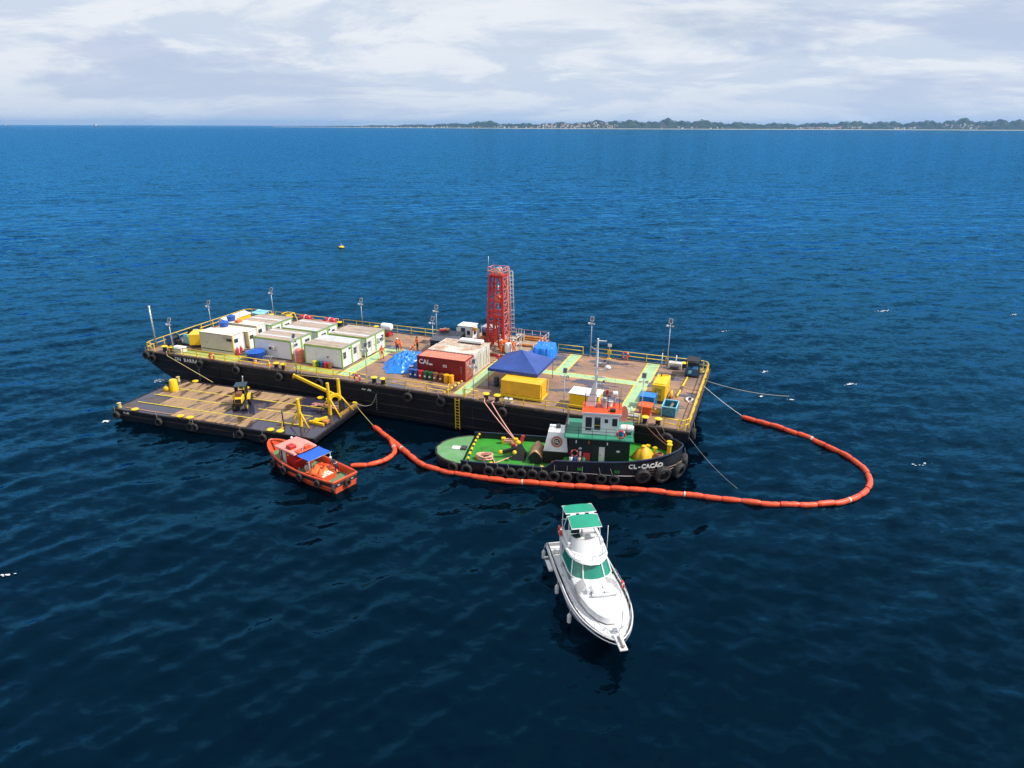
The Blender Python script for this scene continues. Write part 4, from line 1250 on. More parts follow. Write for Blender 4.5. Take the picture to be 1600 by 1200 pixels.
# blue tarpaulin heaps: draped, folded cloth over a lumpy load
def tarp_heap(label, s, t, rx, ry, h, rz, m, lumps, seed, boxy=3.0, flat=.38, drop=1.1, crease=1.0):
    o = on_deck('tarpaulin_heap', label, 'tarpaulin', s, t, .03, rz)
    r_ = np.random.default_rng(seed)
    na, nr_ = 96, 40
    A_, Q_ = np.meshgrid(np.linspace(0, 2 * PI, na + 1)[:-1], np.linspace(0, 1, nr_), indexing='ij')
    ph = r_.uniform(0, 6.28, 8)
    edge = 1 + .06 * np.sin(5 * A_ + ph[0]) + .04 * np.sin(11 * A_ + ph[1]) + .025 * np.sin(23 * A_ + ph[2])
    sup = (np.abs(np.cos(A_)) ** boxy + np.abs(np.sin(A_)) ** boxy) ** (-1 / boxy)
    X = Q_ * edge * sup * np.cos(A_); Y = Q_ * edge * sup * np.sin(A_)
    Z = 1 - np.clip((Q_ - flat) / (.97 - flat), 0, 1) ** drop
    for lx, ly, lr, lh in lumps:
        Z += lh * np.exp(-((X - lx) ** 2 + (Y - ly) ** 2) / lr ** 2) * np.clip((1 - Q_) * 3, 0, 1)
    folds = np.zeros_like(Z)
    for q_ in range(11):                              # sharp creases in random directions
        th_ = r_.uniform(0, PI); fr_ = r_.uniform(3.0, 12.0)
        w_ = X * math.cos(th_) + Y * math.sin(th_) * ry / rx + .15 * np.sin(4 * X + r_.uniform(0, 6)) + .12 * np.sin(5 * Y + r_.uniform(0, 6))
        folds += (1 - np.abs(np.sin(fr_ * w_ + r_.uniform(0, 6)))) ** 3 * r_.uniform(.03, .09) * crease
    Z = np.maximum(Z * (1 - folds), .0) * h + .03 + .04 * np.abs(np.sin(9 * A_ + ph[6])) * (Q_ > .8)
    secs = [[(X[i, j] * rx, Y[i, j] * ry, Z[i, j]) for j in range(nr_)] for i in list(range(na)) + [0]]
    MB().loft(secs, smooth=True).build('sheet', m, o)
    return o
tarp_heap('large crumpled blue tarpaulin mound beside the red container', 32.6, 7.1, 2.75, 3.2, 1.05, R(8), M_['tarp_blue'], [(-.25, .25, .40, .45), (.5, .35, .35, .35), (.05, -.45, .35, .40), (.6, -.2, .25, .25), (-.6, -.3, .22, .18)], 5, 2.3, .45, 1.4, 1.5)
tarp_heap('blue tarpaulin over a box-shaped load behind the navy canopy', 46.1, 16.3, 1.35, 1.75, 1.3, R(6), M_['tarp_blue'], [(0, 0, .5, .06)], 8, 7.0, .80, 1.6, .6)
tarp_heap('small blue tarpaulin end lying beside the drill platform rail', 44.9, 14.6, .75, 1.3, .75, 0, M_['tarp_blue'], [(0, .2, .4, .2)], 9, 2.4)
t = on_deck('control_box', 'small black meter box with white lid in front of the mound', 'box', 34.35, 4.75)
MB().bbox(-.2, .2, -.15, .15, 0, .8, .03).build('body', M_['black'], t); MB().bbox(-.24, .24, -.18, .18, .8, .9, .02).build('lid', M_['white'], t)

# navy canopy
t = on_deck('canopy_tent', 'navy blue pyramid canopy tent on thin posts', 'canopy', 46.75, 6.35)
hw, hz, pz = 2.72, 2.25, 3.75
secs = []
for f in np.linspace(1, 0.0, 13):
    row_ = []
    for (ax, ay), (bx2, by2) in zip(((-1, -1), (1, -1), (1, 1), (-1, 1)), ((1, -1), (1, 1), (-1, 1), (-1, -1))):
        for j in range(12):
            e_ = j / 12; sag = .15 * math.sin(PI * f) * math.sin(PI * e_)
            row_.append(((ax + (bx2 - ax) * e_) * hw * max(f, .004), (ay + (by2 - ay) * e_) * hw * max(f, .004), hz + (pz - hz) * (1 - f) ** 1.0 - sag))
    secs.append(row_)
MB().loft(secs, smooth=True, closed=True).build('roof_fabric', M_['canopy'], t)
mb = MB()
for a_, b_ in (((-hw, -hw), (hw, -hw)), ((hw, -hw), (hw, hw)), ((hw, hw), (-hw, hw)), ((-hw, hw), (-hw, -hw))):
    for i in range(16):
        f0, f1 = i / 16, (i + 1) / 16
        q = [(a_[0] + (b_[0] - a_[0]) * f, a_[1] + (b_[1] - a_[1]) * f) for f in (f0, f1)]
        d = [.30 + .02 * math.sin(i * 1.9), .30 + .02 * math.sin((i + 1) * 1.9)]
        mb.add([(q[0][0] * 1.002, q[0][1] * 1.002, hz), (q[1][0] * 1.002, q[1][1] * 1.002, hz), (q[1][0] * 1.004, q[1][1] * 1.004, hz - d[1]), (q[0][0] * 1.004, q[0][1] * 1.004, hz - d[0])], [(0, 1, 2, 3)])
mb.build('valance', M_['canopy_side'], t)
for sx in (-1, 1):
    for sy in (-1, 1):
        MB().cyl((sx * (hw - .06), sy * (hw - .06), 0), (sx * (hw - .06), sy * (hw - .06), hz - .02), .035, n=6).build('leg', M_['frame'], t)
mb = MB()
for sx, sy in ((-1, -1), (1, -1), (1, 1), (-1, 1)):
    mb.cyl((sx * (hw - .06), sy * (hw - .06), hz - .1), (0, 0, pz - .1), .025, n=5)
mb.build('roof_frame', M_['frame'], t)
t = on_deck('work_table', 'white folding table under the navy canopy', 'table', 47.6, 6.6)
MB().bbox(-.9, .9, -.4, .4, .72, .77, .01).build('table_top', M_['white'], t)
for sx in (-.8, .8):
    for sy in (-.3, .3):
        MB().cyl((sx, sy, 0), (sx, sy, .72), .025, n=6).build('leg', M_['galv'], t)
t = on_deck('cooler_box', 'white upright cabinet under the navy canopy', 'cabinet', 46.2, 4.6)
MB().bbox(-.45, .45, -.3, .3, .05, 1.15, .03).build('body', M_['white_dirty'], t); q = MB().box(-.4, .4, -.32, -.302, .12, 1.05).build('door', M_['white'], t); MB().box(.28, .33, -.36, -.321, .5, .75).build('handle', M_['frame'], q)
t = on_deck('drum', 'dark teal drum under the navy canopy beside the green walkway', 'drum', 44.6, 4.6)
MB().lathe([(.28, 0), (.3, .3), (.315, .32), (.3, .34), (.3, .6), (.315, .62), (.3, .64), (.28, .9)], n=14).build('body', M_['teal_dark'], t)
MB().lathe([(.3, .9), (.3, .95), (.05, .95)], n=14).build('lid', M_['frame'], t)

# yellow tarpaulin box on a skid
t = on_deck('covered_skid', 'yellow tarpaulin tied over a long box on a yellow skid', 'tarpaulin', 48.3, 2.85)
nx, nz = 40, 10; x, y, h = 2.1, .95, 1.85
per = []
secs = []
def tarp_wall(px_, py_, nxn, nyn, i):
    return [(px_ + nxn * (.03 + .08 * math.sin(i * 1.3 + zz_ * 5) * (1 - zz_) * .6 - .03 * math.sin(i * 2.7)), py_ + nyn * (.03 + .08 * math.sin(i * 1.3 + zz_ * 5) * (1 - zz_) * .6), .38 + (h - .38) * zz_) for zz_ in np.linspace(0, 1, nz)]
k_ = 0
for a_, b_, nn in (((-x, -y), (x, -y), (0, -1)), ((x, -y), (x, y), (1, 0)), ((x, y), (-x, y), (0, 1)), ((-x, y), (-x, -y), (-1, 0))):
    m_ = 26 if nn[0] == 0 else 12
    for i in range(m_):
        f = i / m_
        secs.append(tarp_wall(a_[0] + (b_[0] - a_[0]) * f, a_[1] + (b_[1] - a_[1]) * f, nn[0], nn[1], k_)); k_ += 1
secs.append(secs[0])
mb = MB(); mb.loft(secs)
mb.add([tuple(s_[-1]) for s_ in secs[:-1]], [tuple(range(len(secs) - 1))])
mb.build('sheet', M_['tarp_yellow'], t)
mb = MB(); mb.box(-2.3, 2.3, -1.05, -.93, .12, .34).box(-2.3, 2.3, .93, 1.05, .12, .34)
for sx in (-2.2, 0, 2.2):
    mb.box(sx - .08, sx + .08, -.92, .92, .14, .32)
mb.build('skid', M_['yellow'], t)
for sy in (-1, 1):
    MB().bar((2.25, sy * .98, .34), (2.25, sy * .98, 1.8), .09).build('end_post', M_['yellow'], t)
for sx in (-2.0, 2.0):
    for sy in (-.99, .99):
        MB().box(sx - .1, sx + .1, sy - .06, sy + .06, 0, .118).build('foot', M_['frame'], t)

# yellow shed with white roof
t = on_deck('yellow_shed', 'yellow metal shed with white sheet roof beside the tug mast', 'shed', 54.9, 2.6)
corrugated(-1.45, 1.45, -.9, .1, 1.45, .03, .25).build('side_wall', M_['yellow_box'], t)
MB().box(-1.45, 1.45, -.86, .9, .1, 1.44).build('body', M_['yellow_box'], t)
for k in range(8):
    MB().bbox(-1.55 + k * .3875, -1.17 + k * .3875, -1.0, 1.0, 1.5 + .015 * (k % 2), 1.56 + .015 * (k % 2), .012).build('roof_panel', M_['white'], t)
MB().box(-1.4, 1.4, -.88, .88, 1.442, 1.499).build('roof_frame', M_['frame'], t)
MB().box(-1.5, 1.5, -.93, .93, 0, .1).build('skid', M_['frame'], t)

# generator, tote, tub, basket by the stern end
t = on_deck('generator', 'yellow box-shaped generator set beside the pale green walkway', 'generator', 61.35, 7.55)
MB().bbox(-.66, .66, -1.65, 1.65, .28, 1.95, .04).build('enclosure', M_['yellow_box'], t)
MB().box(-.66, .66, -1.65, 1.65, .02, .28).build('base_tank', M_['frame'], t)
for z in (.5, 1.15):
    q = MB().box(-.35, .3, -1.675, -1.652, z, z + .38).build('vent', M_['frame'], t)
    for k in range(4):
        MB().box(-.34, .29, -1.69, -1.676, z + .03 + k * .09, z + .07 + k * .09).build('louvre', M_['yellow'], q)
for k in range(3):
    q = MB().box(.662, .68, -1.5 + k * 1.02, -.58 + k * 1.02, .4, 1.8).build('door', M_['yellow_box'], t)
    MB().box(.68, .70, -.7 + k * 1.02, -.64 + k * 1.02, 1.0, 1.2).build('handle', M_['frame'], q)
mb = MB()
for sy in (-1.4, 1.4):
    mb.box(-.5, .5, sy - .05, sy + .05, 1.95, 2.04)
mb.build('lifting_bar', M_['yellow'], t)
MB().cyl((-.2, 1.0, 1.95), (-.2, 1.0, 2.25), .07, n=8).build('exhaust', M_['frame'], t)
t = on_deck('hose_reel', 'small amber hose reel behind the yellow generator', 'hose reel', 62.4, 7.9)
MB().torus((0, 0, .42), .3, .12, 'X', 16, 8).build('hose', M_['tarp_yellow'], t); MB().bar((-.2, 0, 0), (0, 0, .42), .06).bar((.2, 0, 0), (0, 0, .42), .06).build('stand', M_['frame'], t)
t = on_deck('tote_tank', 'blue tote tank in a pale frame beside the orange tub', 'tote tank', 60.55, 4.75)
MB().bbox(-.72, .72, -.62, .62, .18, 1.2, .06).build('bottle', mat('tote_blue', (0.012, 0.16, 0.42), .35), t)
MB().bbox(-.76, .76, -.66, .66, 1.205, 1.27, .02).build('top_sheet', M_['tarp_blue'], t)
for sx in (-.77, .77):
    for sy in (-.67, .67):
        MB().bar((sx, sy, 0), (sx, sy, 1.4), .06).build('frame_post', M_['cyan'], t)
MB().box(-.74, .74, -.64, .64, .03, .17).build('pallet', M_['galv'], t)
t = on_deck('plastic_tub', 'orange square plastic tub in front of the blue tote', 'tub', 60.75, 2.65)
q = []
for z, k in ((0, .48), (.08, .52), (.85, .62), (.95, .67), (1.0, .66)):
    q.append([(k * math.copysign(abs(math.cos(a)) ** .45, math.cos(a)), k * math.copysign(abs(math.sin(a)) ** .45, math.sin(a)), z) for a in np.linspace(0, 2 * PI, 33)[:-1]])
MB().loft(q, closed=True, cap0=True).build('body', M_['orange_tub'] if 'orange_tub' in M_ else mat('orange_tub_plastic', (0.78, 0.10, 0.015), .4), t)
MB().loft([[(k * math.copysign(abs(math.cos(a)) ** .45, math.cos(a)), k * math.copysign(abs(math.sin(a)) ** .45, math.sin(a)), z) for a in np.linspace(0, 2 * PI, 33)[:-1]] for z, k in ((.98, .69), (1.05, .69), (1.08, .6))], closed=True, cap1=True).build('lid', mat('orange_tub_plastic', (0.78, 0.10, 0.015), .4), t)
t = on_deck('cargo_basket', 'open teal steel cargo basket near the barge corner rail', 'basket', 62.9, 3.75)
x, y, h = .66, .95, 1.05
for nm, b_ in (('side_panel', (-x, x, -y, -y + .05)), ('side_panel', (-x, x, y - .05, y)), ('end_panel', (-x, -x + .05, -y + .051, y - .051)), ('end_panel', (x - .05, x, -y + .051, y - .051))):
    MB().box(*b_, .12, h - .08).build(nm, M_['teal'], t)
MB().box(-x + .06, x - .06, -y + .06, y - .06, .08, .14).build('floor', M_['teal'], t)
mb = MB()
for sy in (-y, y):
    mb.bar((-x - .03, sy, h - .04), (x + .03, sy, h - .04), .09)
for sx in (-x, x):
    mb.bar((sx, -y + .05, h - .04), (sx, y - .05, h - .04), .09)
mb.build('top_rail', M_['cyan'], t)
for sx in (-x, x):
    for sy in (-y, y):
        MB().bar((sx, sy, 0), (sx, sy, h - .09), .08).build('corner_post', M_['cyan'], t)
MB().tube([(-.3, -y - .02, .55), (-.1, -y - .03, .78), (.15, -y - .03, .75), (.35, -y - .03, .5), (.42, -y - .02, .25)], .02, 5).build('cable', M_['rope_grey'], t)
MB().cyl((-.2, -.2, .14), (.15, .5, .9), .14, n=10).build('timber_roll', M_['wood'], t)
t = on_deck('hatch_box', 'low grey machinery box with a white vent pipe by the rail', 'box', 59.7, 1.3)
MB().bbox(-.8, .8, -.4, .4, 0, .45, .03).build('body', M_['galv'], t); MB().cyl((-.05, 0, .45), (-.05, 0, 1.15), .07, n=8).build('vent_pipe', M_['white'], t)
t = on_deck('hydraulic_unit', 'dark teal hydraulic power unit at the far end corner', 'machine', 63.5, 15.7)
MB().box(-.7, .7, -.9, .9, 0, .15).build('skid', M_['black'], t)
MB().bbox(-.6, .6, -.8, .1, .15, 1.0, .04).build('tank', M_['mach_blue'], t)
MB().bbox(-.6, .6, .15, .8, .15, 1.35, .04).build('engine_cover', M_['teal_dark'], t)
mb = MB()
for sx in (-.66, .66):
    for sy in (-.86, .86):
        mb.bar((sx, sy, .15), (sx, sy, 1.85), .08)
for sy in (-.86, .86):
    mb.bar((-.66, sy, 1.85), (.66, sy, 1.85), .08)
for sx in (-.66, .66):
    mb.bar((sx, -.86, 1.85), (sx, .86, 1.85), .08)
mb.build('frame', M_['black'], t)
MB().box(-.6, .6, -.8, .8, 1.83, 1.88).build('top_plate', M_['black'], t)
MB().cyl((-.2, -.82, .6), (-.2, -.9, .6), .2, n=12).build('gauge', M_['cyan'], t)
t = on_deck('winch_box', 'white and grey winch box at the far rail', 'winch', 61.4, 17.2)
MB().bbox(-.75, .75, -.4, .4, .05, .75, .04).build('housing', M_['white_dirty'], t); MB().cyl((.05, 0, .75), (.05, 0, 1.55), .06, n=8).build('vent_pipe', M_['white'], t)
MB().cyl((-.5, -.45, .3), (.4, -.45, .3), .16, n=10).build('drum', M_['frame'], t)
t = on_deck('warning_post', 'yellow post with pale sign plate at the far rail', 'post', 53.6, 17.75)
MB().cyl((0, 0, 0), (0, 0, 1.5), .05, n=6).bbox(-.25, .25, -.15, .15, 0, .06, .01).bbox(-.22, .22, -.06, .06, .55, 1.05, .02).build('post', M_['yellow'], t)
MB().bbox(-.22, .22, -.03, .03, 1.5, 1.85, .01).build('sign_plate', M_['white'], t)
t = on_deck('rope_pile', 'untidy pile of pale rope in the far end corner', 'rope', 64.2, 17.0)
mb = MB()
for k in range(4):
    mb.tube([(.5 * math.cos(a) * (1 - .12 * k) + random.uniform(-.05, .05), .38 * math.sin(a) * (1 - .12 * k), .07 + .09 * k + random.uniform(0, .04)) for a in np.linspace(0, 6, 22)], .06, 6)
mb.build('coil', M_['rope'], t)
t = on_deck('chain_heap', 'yellow and black chain heap between tub and teal basket', 'chain', 61.75, 3.35)
mb = MB()
for k in range(14):
    a = k * .75
    mb.torus((.32 * math.cos(a) * (1 - k * .03), .3 * math.sin(a), .10 + k * .018), .11, .035, 'XYZ'[k % 3], 10, 5)
mb.build('links', M_['yellow'], t)
t = on_deck('pallet_stack', 'wooden pallet steps beside the beige box end', 'pallet', 12.55, 3.3)
for k in range(4):
    MB().box(-.45, .45, -.55 + .12 * k, .55, .02 + k * .16, .06 + k * .16).box(-.4, .4, .3, .5, .061 + k * .16, .165 + k * .16).build('board', M_['wood'], t)
t = on_deck('gas_bottle', 'red gas bottle against the beige box end', 'gas bottle', 12.0, 2.7)
MB().lathe([(.17, 0), (.18, .05), (.18, .75), (.1, .95), (.06, 1.0)], n=12).build('bottle', M_['raft_red'], t); MB().lathe([(.08, 1.0), (.08, 1.12)], n=8).build('valve', M_['galv'], t)
t = on_deck('gas_bottle', 'red gas bottle behind another, by the pallet steps', 'gas bottle', 12.1, 3.2)
MB().lathe([(.17, 0), (.18, .05), (.18, .75), (.1, .95), (.06, 1.0)], n=12).build('bottle', M_['raft_red'], t); MB().lathe([(.08, 1.0), (.08, 1.12)], n=8).build('valve', M_['galv'], t)
salmon = mat('salmon_tarpaulin', (0.62, 0.17, 0.12), .5, var=.15, bump=.3)
t = on_deck('tarpaulin_bundle', 'salmon tarpaulin-wrapped bundle standing between two white cabins', 'tarpaulin', 20.25, 3.55)
q = []
for z, k in ((0, .95), (.4, 1.0), (1.1, .93), (1.4, .8), (1.55, .45)):
    q.append([(.62 * k * math.copysign(abs(math.cos(a)) ** .6, math.cos(a)) * (1 + .05 * math.sin(7 * a + z * 3)), .6 * k * math.copysign(abs(math.sin(a)) ** .6, math.sin(a)) * (1 + .05 * math.sin(9 * a)), z + .03 * math.sin(5 * a)) for a in np.linspace(0, 2 * PI, 41)[:-1]])
MB().loft(q, closed=True, cap1=True).build('sheet', salmon, t)
MB().torus((0, 0, .8), .68, .02, n=24, m=5).build('lashing', M_['rope'], t)
for s, tt, lab in ((16.3, 1.6, 'metal bicycle rack frame beside the blue water tank'),):
    t = on_deck('pipe_rack', 'tangle of thin pipe frames beside the big blue water tank', 'frame', 16.9, 2.1)
    for k in range(5):
        MB().tube([(-.5 + k * .25, -.4, 0), (-.4 + k * .25, -.1, .7), (-.15 + k * .25, .2, .75), (-.1 + k * .25, .4, 0)], .025, 5).build('hoop', M_['galv'], t)
for s, tt, lab in ((15.9, 1.2, 'orange traffic cone near the blue water tank'), (17.9, 1.1, 'orange traffic cone by the rail bollards')):
    t = on_deck('traffic_cone', lab, 'cone', s, tt, group='traffic cones by the water tank')
    MB().lathe([(.17, .03), (.03, .62)], n=12).build('cone', M_['orange'], t); MB().bbox(-.22, .22, -.22, .22, 0, .03, .01).build('base', M_['orange'], t); MB().lathe([(.115, .27), (.09, .40)], n=12).build('band', M_['stripe'], t)

def life_ring(loc, rz, label, r=.36, group='life rings', axis='Y'):
    t = thing('life_ring', label, 'life ring', loc, rz, group)
    MB().torus((0, 0, 0), r, r * .24, axis, 22, 8).build('ring', M_['ring_red'], t)
    for a in (0.8, 2.37, 3.94, 5.5):
        p = (r * math.cos(a), 0, r * math.sin(a)) if axis == 'Y' else (0, r * math.cos(a), r * math.sin(a))
        MB().ball(p, r * .27, r * .255, r * .27, 8, 6).build('band', M_['white'], t)
M_['ring_red'] = mat('life_ring_red', (0.62, 0.05, 0.03), .5)
life_ring(bd(10.6, -.02, .55), BA, 'red life ring on the barge rail below the beige box')
life_ring(bd(30.4, -.02, .55), BA, 'red life ring on the barge rail at the pale green walkway')
life_ring(bd(55.5, 17.95, .65), BA, 'red life ring on the far rail behind the open deck')

for s_, t_, lab in ((45.9, 3.0, 'white plastic bucket beside the yellow tarpaulin box'), (47.2, .75, 'white plastic bucket behind the rail by the bollards'), (47.7, .8, 'white plastic bucket standing next to another by the rail')):
    t = on_deck('bucket', lab, 'bucket', s_, t_, group='white buckets near the yellow tarpaulin box')
    MB().lathe([(.16, 0), (.2, .36), (.215, .38), (.2, .4)], n=14).build('pail', M_['white'], t); MB().tube([(-.2, 0, .36), (-.1, .05, .52), (.1, .05, .52), (.2, 0, .36)], .012, 5).build('handle', M_['galv'], t)
t = on_deck('hose_coil', 'pale hose coil lying by the barge end rail', 'hose', 64.2, 7.9)
mb = MB()
for k in range(4):
    mb.tube([((.2 + .05 * k) * math.cos(a), (.75 - .08 * k) * math.sin(a), .05 + .03 * k + .02 * math.sin(3 * a + k)) for a in np.linspace(0, 2 * PI, 25)[:-1]], .03, 5, closed=True)
mb.build('loops', M_['rope_white'], t)
t = on_deck('signal_post', 'thin white post with small box at the far rail', 'post', 59.8, 17.7)
MB().cyl((0, 0, 0), (0, 0, 1.6), .05, n=6).build('pole', M_['white'], t); MB().bbox(-.12, .12, -.12, .12, 1.6, 1.85, .02).build('box', M_['frame'], t)

# ------------------------------------------------------------------ drill platform and tower
plat = on_deck('drill_platform', 'planked drill platform with white rails overhanging the barge edge', 'platform', 40.4, 18.0, .03)
# local x along the barge, y across; the platform spans x -4.9..4.6, y -4.6..3.4
for k in range(19):
    x0 = -4.9 + k * .5
    MB().bbox(x0 + .012, x0 + .488, -4.4, 3.4, .30, .36 + .006 * (k % 3), .01).build('plank', M_['plat'], plat)
mb = MB()
for y_ in (-4.3, -2.0, .2, 3.2):
    mb.box(-4.9, 4.6, y_ - .1, y_ + .1, 0.002, .299)
mb.build('beam', M_['rig'], plat)
for a_ in (-4.2, -1.2, 1.6, 4.2):
    MB().bar((a_, .3, -1.9), (a_, 3.2, -.05), .16).build('bracket', M_['rig'], plat)
wp = None
def white_rail(pts, h=1.0):
    global wp
    mb = MB(); pts = [Vector((*p, .36)) for p in pts]
    for a_, b_ in zip(pts[:-1], pts[1:]):
        for k in (.5, 1.0):
            mb.cyl(a_ + Vector((0, 0, h * k)), b_ + Vector((0, 0, h * k)), .032, n=6)
    o = mb.build('railing', M_['rail_red_white'], plat)
    for a_, b_ in zip(pts[:-1], pts[1:]):
        k = max(1, round((b_ - a_).length / 1.15))
        for i in range(k):
            p = a_.lerp(b_, i / k)
            if wp is None:
                wp = MB().cyl((0, 0, 0), (0, 0, h), .04, n=6).build('post', M_['white'], o, p)
            else:
                share(wp, o, p)
M_['rail_red_white'] = mat('worn_red_white_rail', (0.62, 0.50, 0.46), .5, var=.1, scale=2, col2=(0.40, 0.07, 0.05), amt=.5, scale2=2.0)
white_rail([(-1.0, 3.3), (4.5, 3.3), (4.5, -2.6), (4.5, -2.61)])
white_rail([(-4.8, 3.3), (-3.2, 3.3)])
# the tower: four tapering legs, cross bracing, crown and caged ladder
tw = on_deck('drill_tower', 'tall red lattice drill tower standing on the planked platform', 'drill tower', 40.15, 16.1, .40, R(-4))
TH, b0, b1 = 8.9, (1.12, .82), (.78, .62)
def leg_pt(sx, sy, z):
    f = z / TH
    return Vector((sx * (b0[0] + (b1[0] - b0[0]) * f), sy * (b0[1] + (b1[1] - b0[1]) * f), z))
for sx in (-1, 1):
    for sy in (-1, 1):
        MB().bar(leg_pt(sx, sy, 0), leg_pt(sx, sy, TH), .26 if sy < 0 else .2).build('leg', M_['rig'] if sx < 0 or sy < 0 else M_['rig_pale'], tw)
lev = [0.3, 1.7, 3.1, 4.5, 5.9, 7.3, 8.75]
for k, (z0, z1) in enumerate(zip(lev[:-1], lev[1:])):
    for fa, fb in (((-1, -1), (1, -1)), ((1, -1), (1, 1)), ((1, 1), (-1, 1)), ((-1, 1), (-1, -1))):
        m_ = M_['rig_pale'] if fa == (1, -1) else M_['rig']  # right-hand side facing the sun takes the paler red: sunlight painted in
        A0, B0, A1, B1 = leg_pt(*fa, z0), leg_pt(*fb, z0), leg_pt(*fa, z1), leg_pt(*fb, z1)
        MB().bar(A1, B1, .12).build('cross_bar', m_, tw)
        if (k + (fa == (1, -1))) % 2:
            MB().bar(A0, B1, .10).build('brace', m_, tw)
        else:
            MB().bar(B0, A1, .10).build('brace', m_, tw)
        if fa == (1, -1):
            MB().bar(A0, B1, .08).bar(B0, A1, .08).build('brace', m_, tw)
# heavy lower A frame, mid platform, crown
MB().bar(leg_pt(-1, -1, 4.1), leg_pt(1, -1, 4.1), .34).bar(leg_pt(-1, -1, 4.75), leg_pt(1, -1, 4.75), .24).build('mid_beam', M_['rig'], tw)
MB().bar((0, -.83, 3.9), (-.55, -.9, .2), .16).bar((0, -.83, 3.9), (.55, -.9, .2), .16).build('lower_frame', M_['rig'], tw)
MB().box(-.95, .95, -.8, .8, TH, TH + .14).build('crown_floor', M_['rig'], tw)
mb = MB()
for z in (.55, 1.0):
    for a_, b_ in (((-.95, -.8), (.95, -.8)), ((.95, -.8), (.95, .8)), ((.95, .8), (-.95, .8)), ((-.95, .8), (-.95, -.8))):
        mb.cyl((*a_, TH + z), (*b_, TH + z), .035, n=6)
for a_ in ((-.95, -.8), (0, -.8), (.95, -.8), (.95, 0), (.95, .8), (0, .8), (-.95, .8), (-.95, 0)):
    mb.cyl((*a_, TH + .14), (*a_, TH + 1.0), .035, n=6)
mb.build('crown_rail', M_['rig_pale'], tw)
for y_ in (-.3, .3):
    MB().lathe([(.42, -.08), (.36, -.03), (.36, .03), (.42, .08)], (0, y_, TH + .55), 16, axis='Y').build('crown_sheave', M_['white_dirty'], tw)
MB().bbox(-.75, -.35, -.6, -.2, TH + .14, TH + .5, .03).bbox(.3, .7, -.65, -.3, TH + .14, TH + .45, .03).build('crown_block', M_['rig_pale'], tw)
MB().cyl((-.9, -.75, TH + .14), (-.9, -.75, TH + 2.3), .025, n=5).build('whip_antenna', M_['galv'], tw)
lx = lambda z: 1.12 + (.78 - 1.12) * z / TH + .42
mb = MB()
for dy in (-.2, .2):
    mb.cyl((lx(.3), dy + .3, .3), (lx(TH), dy + .3, TH + 1.0), .03, n=5)
lad = mb.build('ladder', M_['rig_pale'], tw)
for k in range(22):
    z = .5 + k * .4
    MB().cyl((lx(z), .1, z), (lx(z), .5, z), .02, n=5).build('rung', M_['rig_pale'], lad)
for k in range(15):
    z = 2.2 + k * .52
    if k == 6: continue
    MB().tube([(lx(z), .05, z), (lx(z) + .35, -.05, z), (lx(z) + .62, .3, z), (lx(z) + .35, .65, z), (lx(z), .55, z)], .022, 5).build('cage_hoop', M_['white_dirty'], tw)
for dy in (-.03, .3, .63):
    MB().cyl((lx(2.2) + (.6 if dy == .3 else .36), dy, 2.2), (lx(9.4) + (.6 if dy == .3 else .36), dy, 9.4), .018, n=5).build('cage_strap', M_['white_dirty'], tw)
MB().cyl((0, 0, .2), (0, 0, TH), .09, n=8).build('drill_string', M_['galv'], tw)
MB().bbox(-.38, .38, -.38, .38, 5.6, 6.5, .08).cyl((0, 0, 6.5), (0, 0, 7.2), .15, n=8).build('top_drive', M_['rig_pale'], tw)
MB().tube([(.3, -.2, 6.0), (.7, -.3, 4.6), (.5, -.35, 2.4), (.7, -.5, 1.0)], .06, 6).tube([(.2, .2, 6.0), (.6, .4, 4.2), (.5, .4, 2.0), (.4, .4, .3)], .06, 6).build('hose', M_['black'], tw)
# machines at the tower's foot
t = on_deck('mud_pump', 'orange pump unit with pipes at the foot of the drill tower', 'pump', 41.35, 14.85, .40)
MB().bbox(-.4, .4, -.35, .35, 0, 1.35, .06).build('body', M_['orange'], t)
MB().cyl((0, -.35, .9), (0, -.6, .9), .2, n=12).build('inlet', M_['white_dirty'], t)
MB().tube([(.4, 0, .5), (.8, -.1, .55), (1.0, -.4, .2), (1.4, -.5, .1)], .09, 7).build('pipe', M_['rig_pale'], t)
t = on_deck('pressure_vessel', 'white upright pressure vessel beside the orange pump', 'tank', 42.1, 14.4, .40)
MB().lathe([(.2, 0), (.42, .12), (.46, .3), (.46, 1.0), (.36, 1.25), (.1, 1.35)], n=16).build('shell', M_['white'], t)
MB().cyl((0, 0, 1.3), (0, 0, 1.6), .06, n=6).torus((0, 0, 1.6), .14, .02, n=12, m=5).build('valve', M_['rig'], t)
MB().box(-.35, .35, -.35, .35, -.04, 0.06).build('foot', M_['frame'], t)
t = on_deck('access_gate', 'white tubular gate frame beside the drill tower', 'gate', 42.3, 15.6, .40)
mb = MB(); mb.tube([(-.5, -.4, 0), (-.5, -.4, 1.7), (.55, -.4, 1.7), (.55, -.4, 0)], .045, 6).tube([(.55, -.4, 1.7), (.75, .6, 1.9), (.75, .6, 0)], .045, 6)
mb.cyl((-.5, -.4, .9), (.55, -.4, .9), .035, n=6).cyl((.55, -.4, .9), (.75, .6, 1.0), .035, n=6)
mb.build('frame', M_['white'], t)
t = on_deck('drawworks', 'dark red winch drum machine at the tower side', 'winch', 38.1, 15.6, .40)
MB().bbox(-.7, .7, -.7, .7, 0, .25, .03).build('base', M_['rig'], t)
MB().lathe([(.5, -.55), (.5, -.48), (.3, -.45), (.3, .45), (.5, .48), (.5, .55)], (0, 0, .75), 16, axis='Y').build('drum', M_['pipe'], t)
MB().bbox(-.75, -.1, -.9, -.55, .2, 1.2, .04).build('gearbox', M_['rig'], t)
MB().bbox(.1, .8, -.4, .5, .25, .9, .05).build('engine', M_['black'], t)
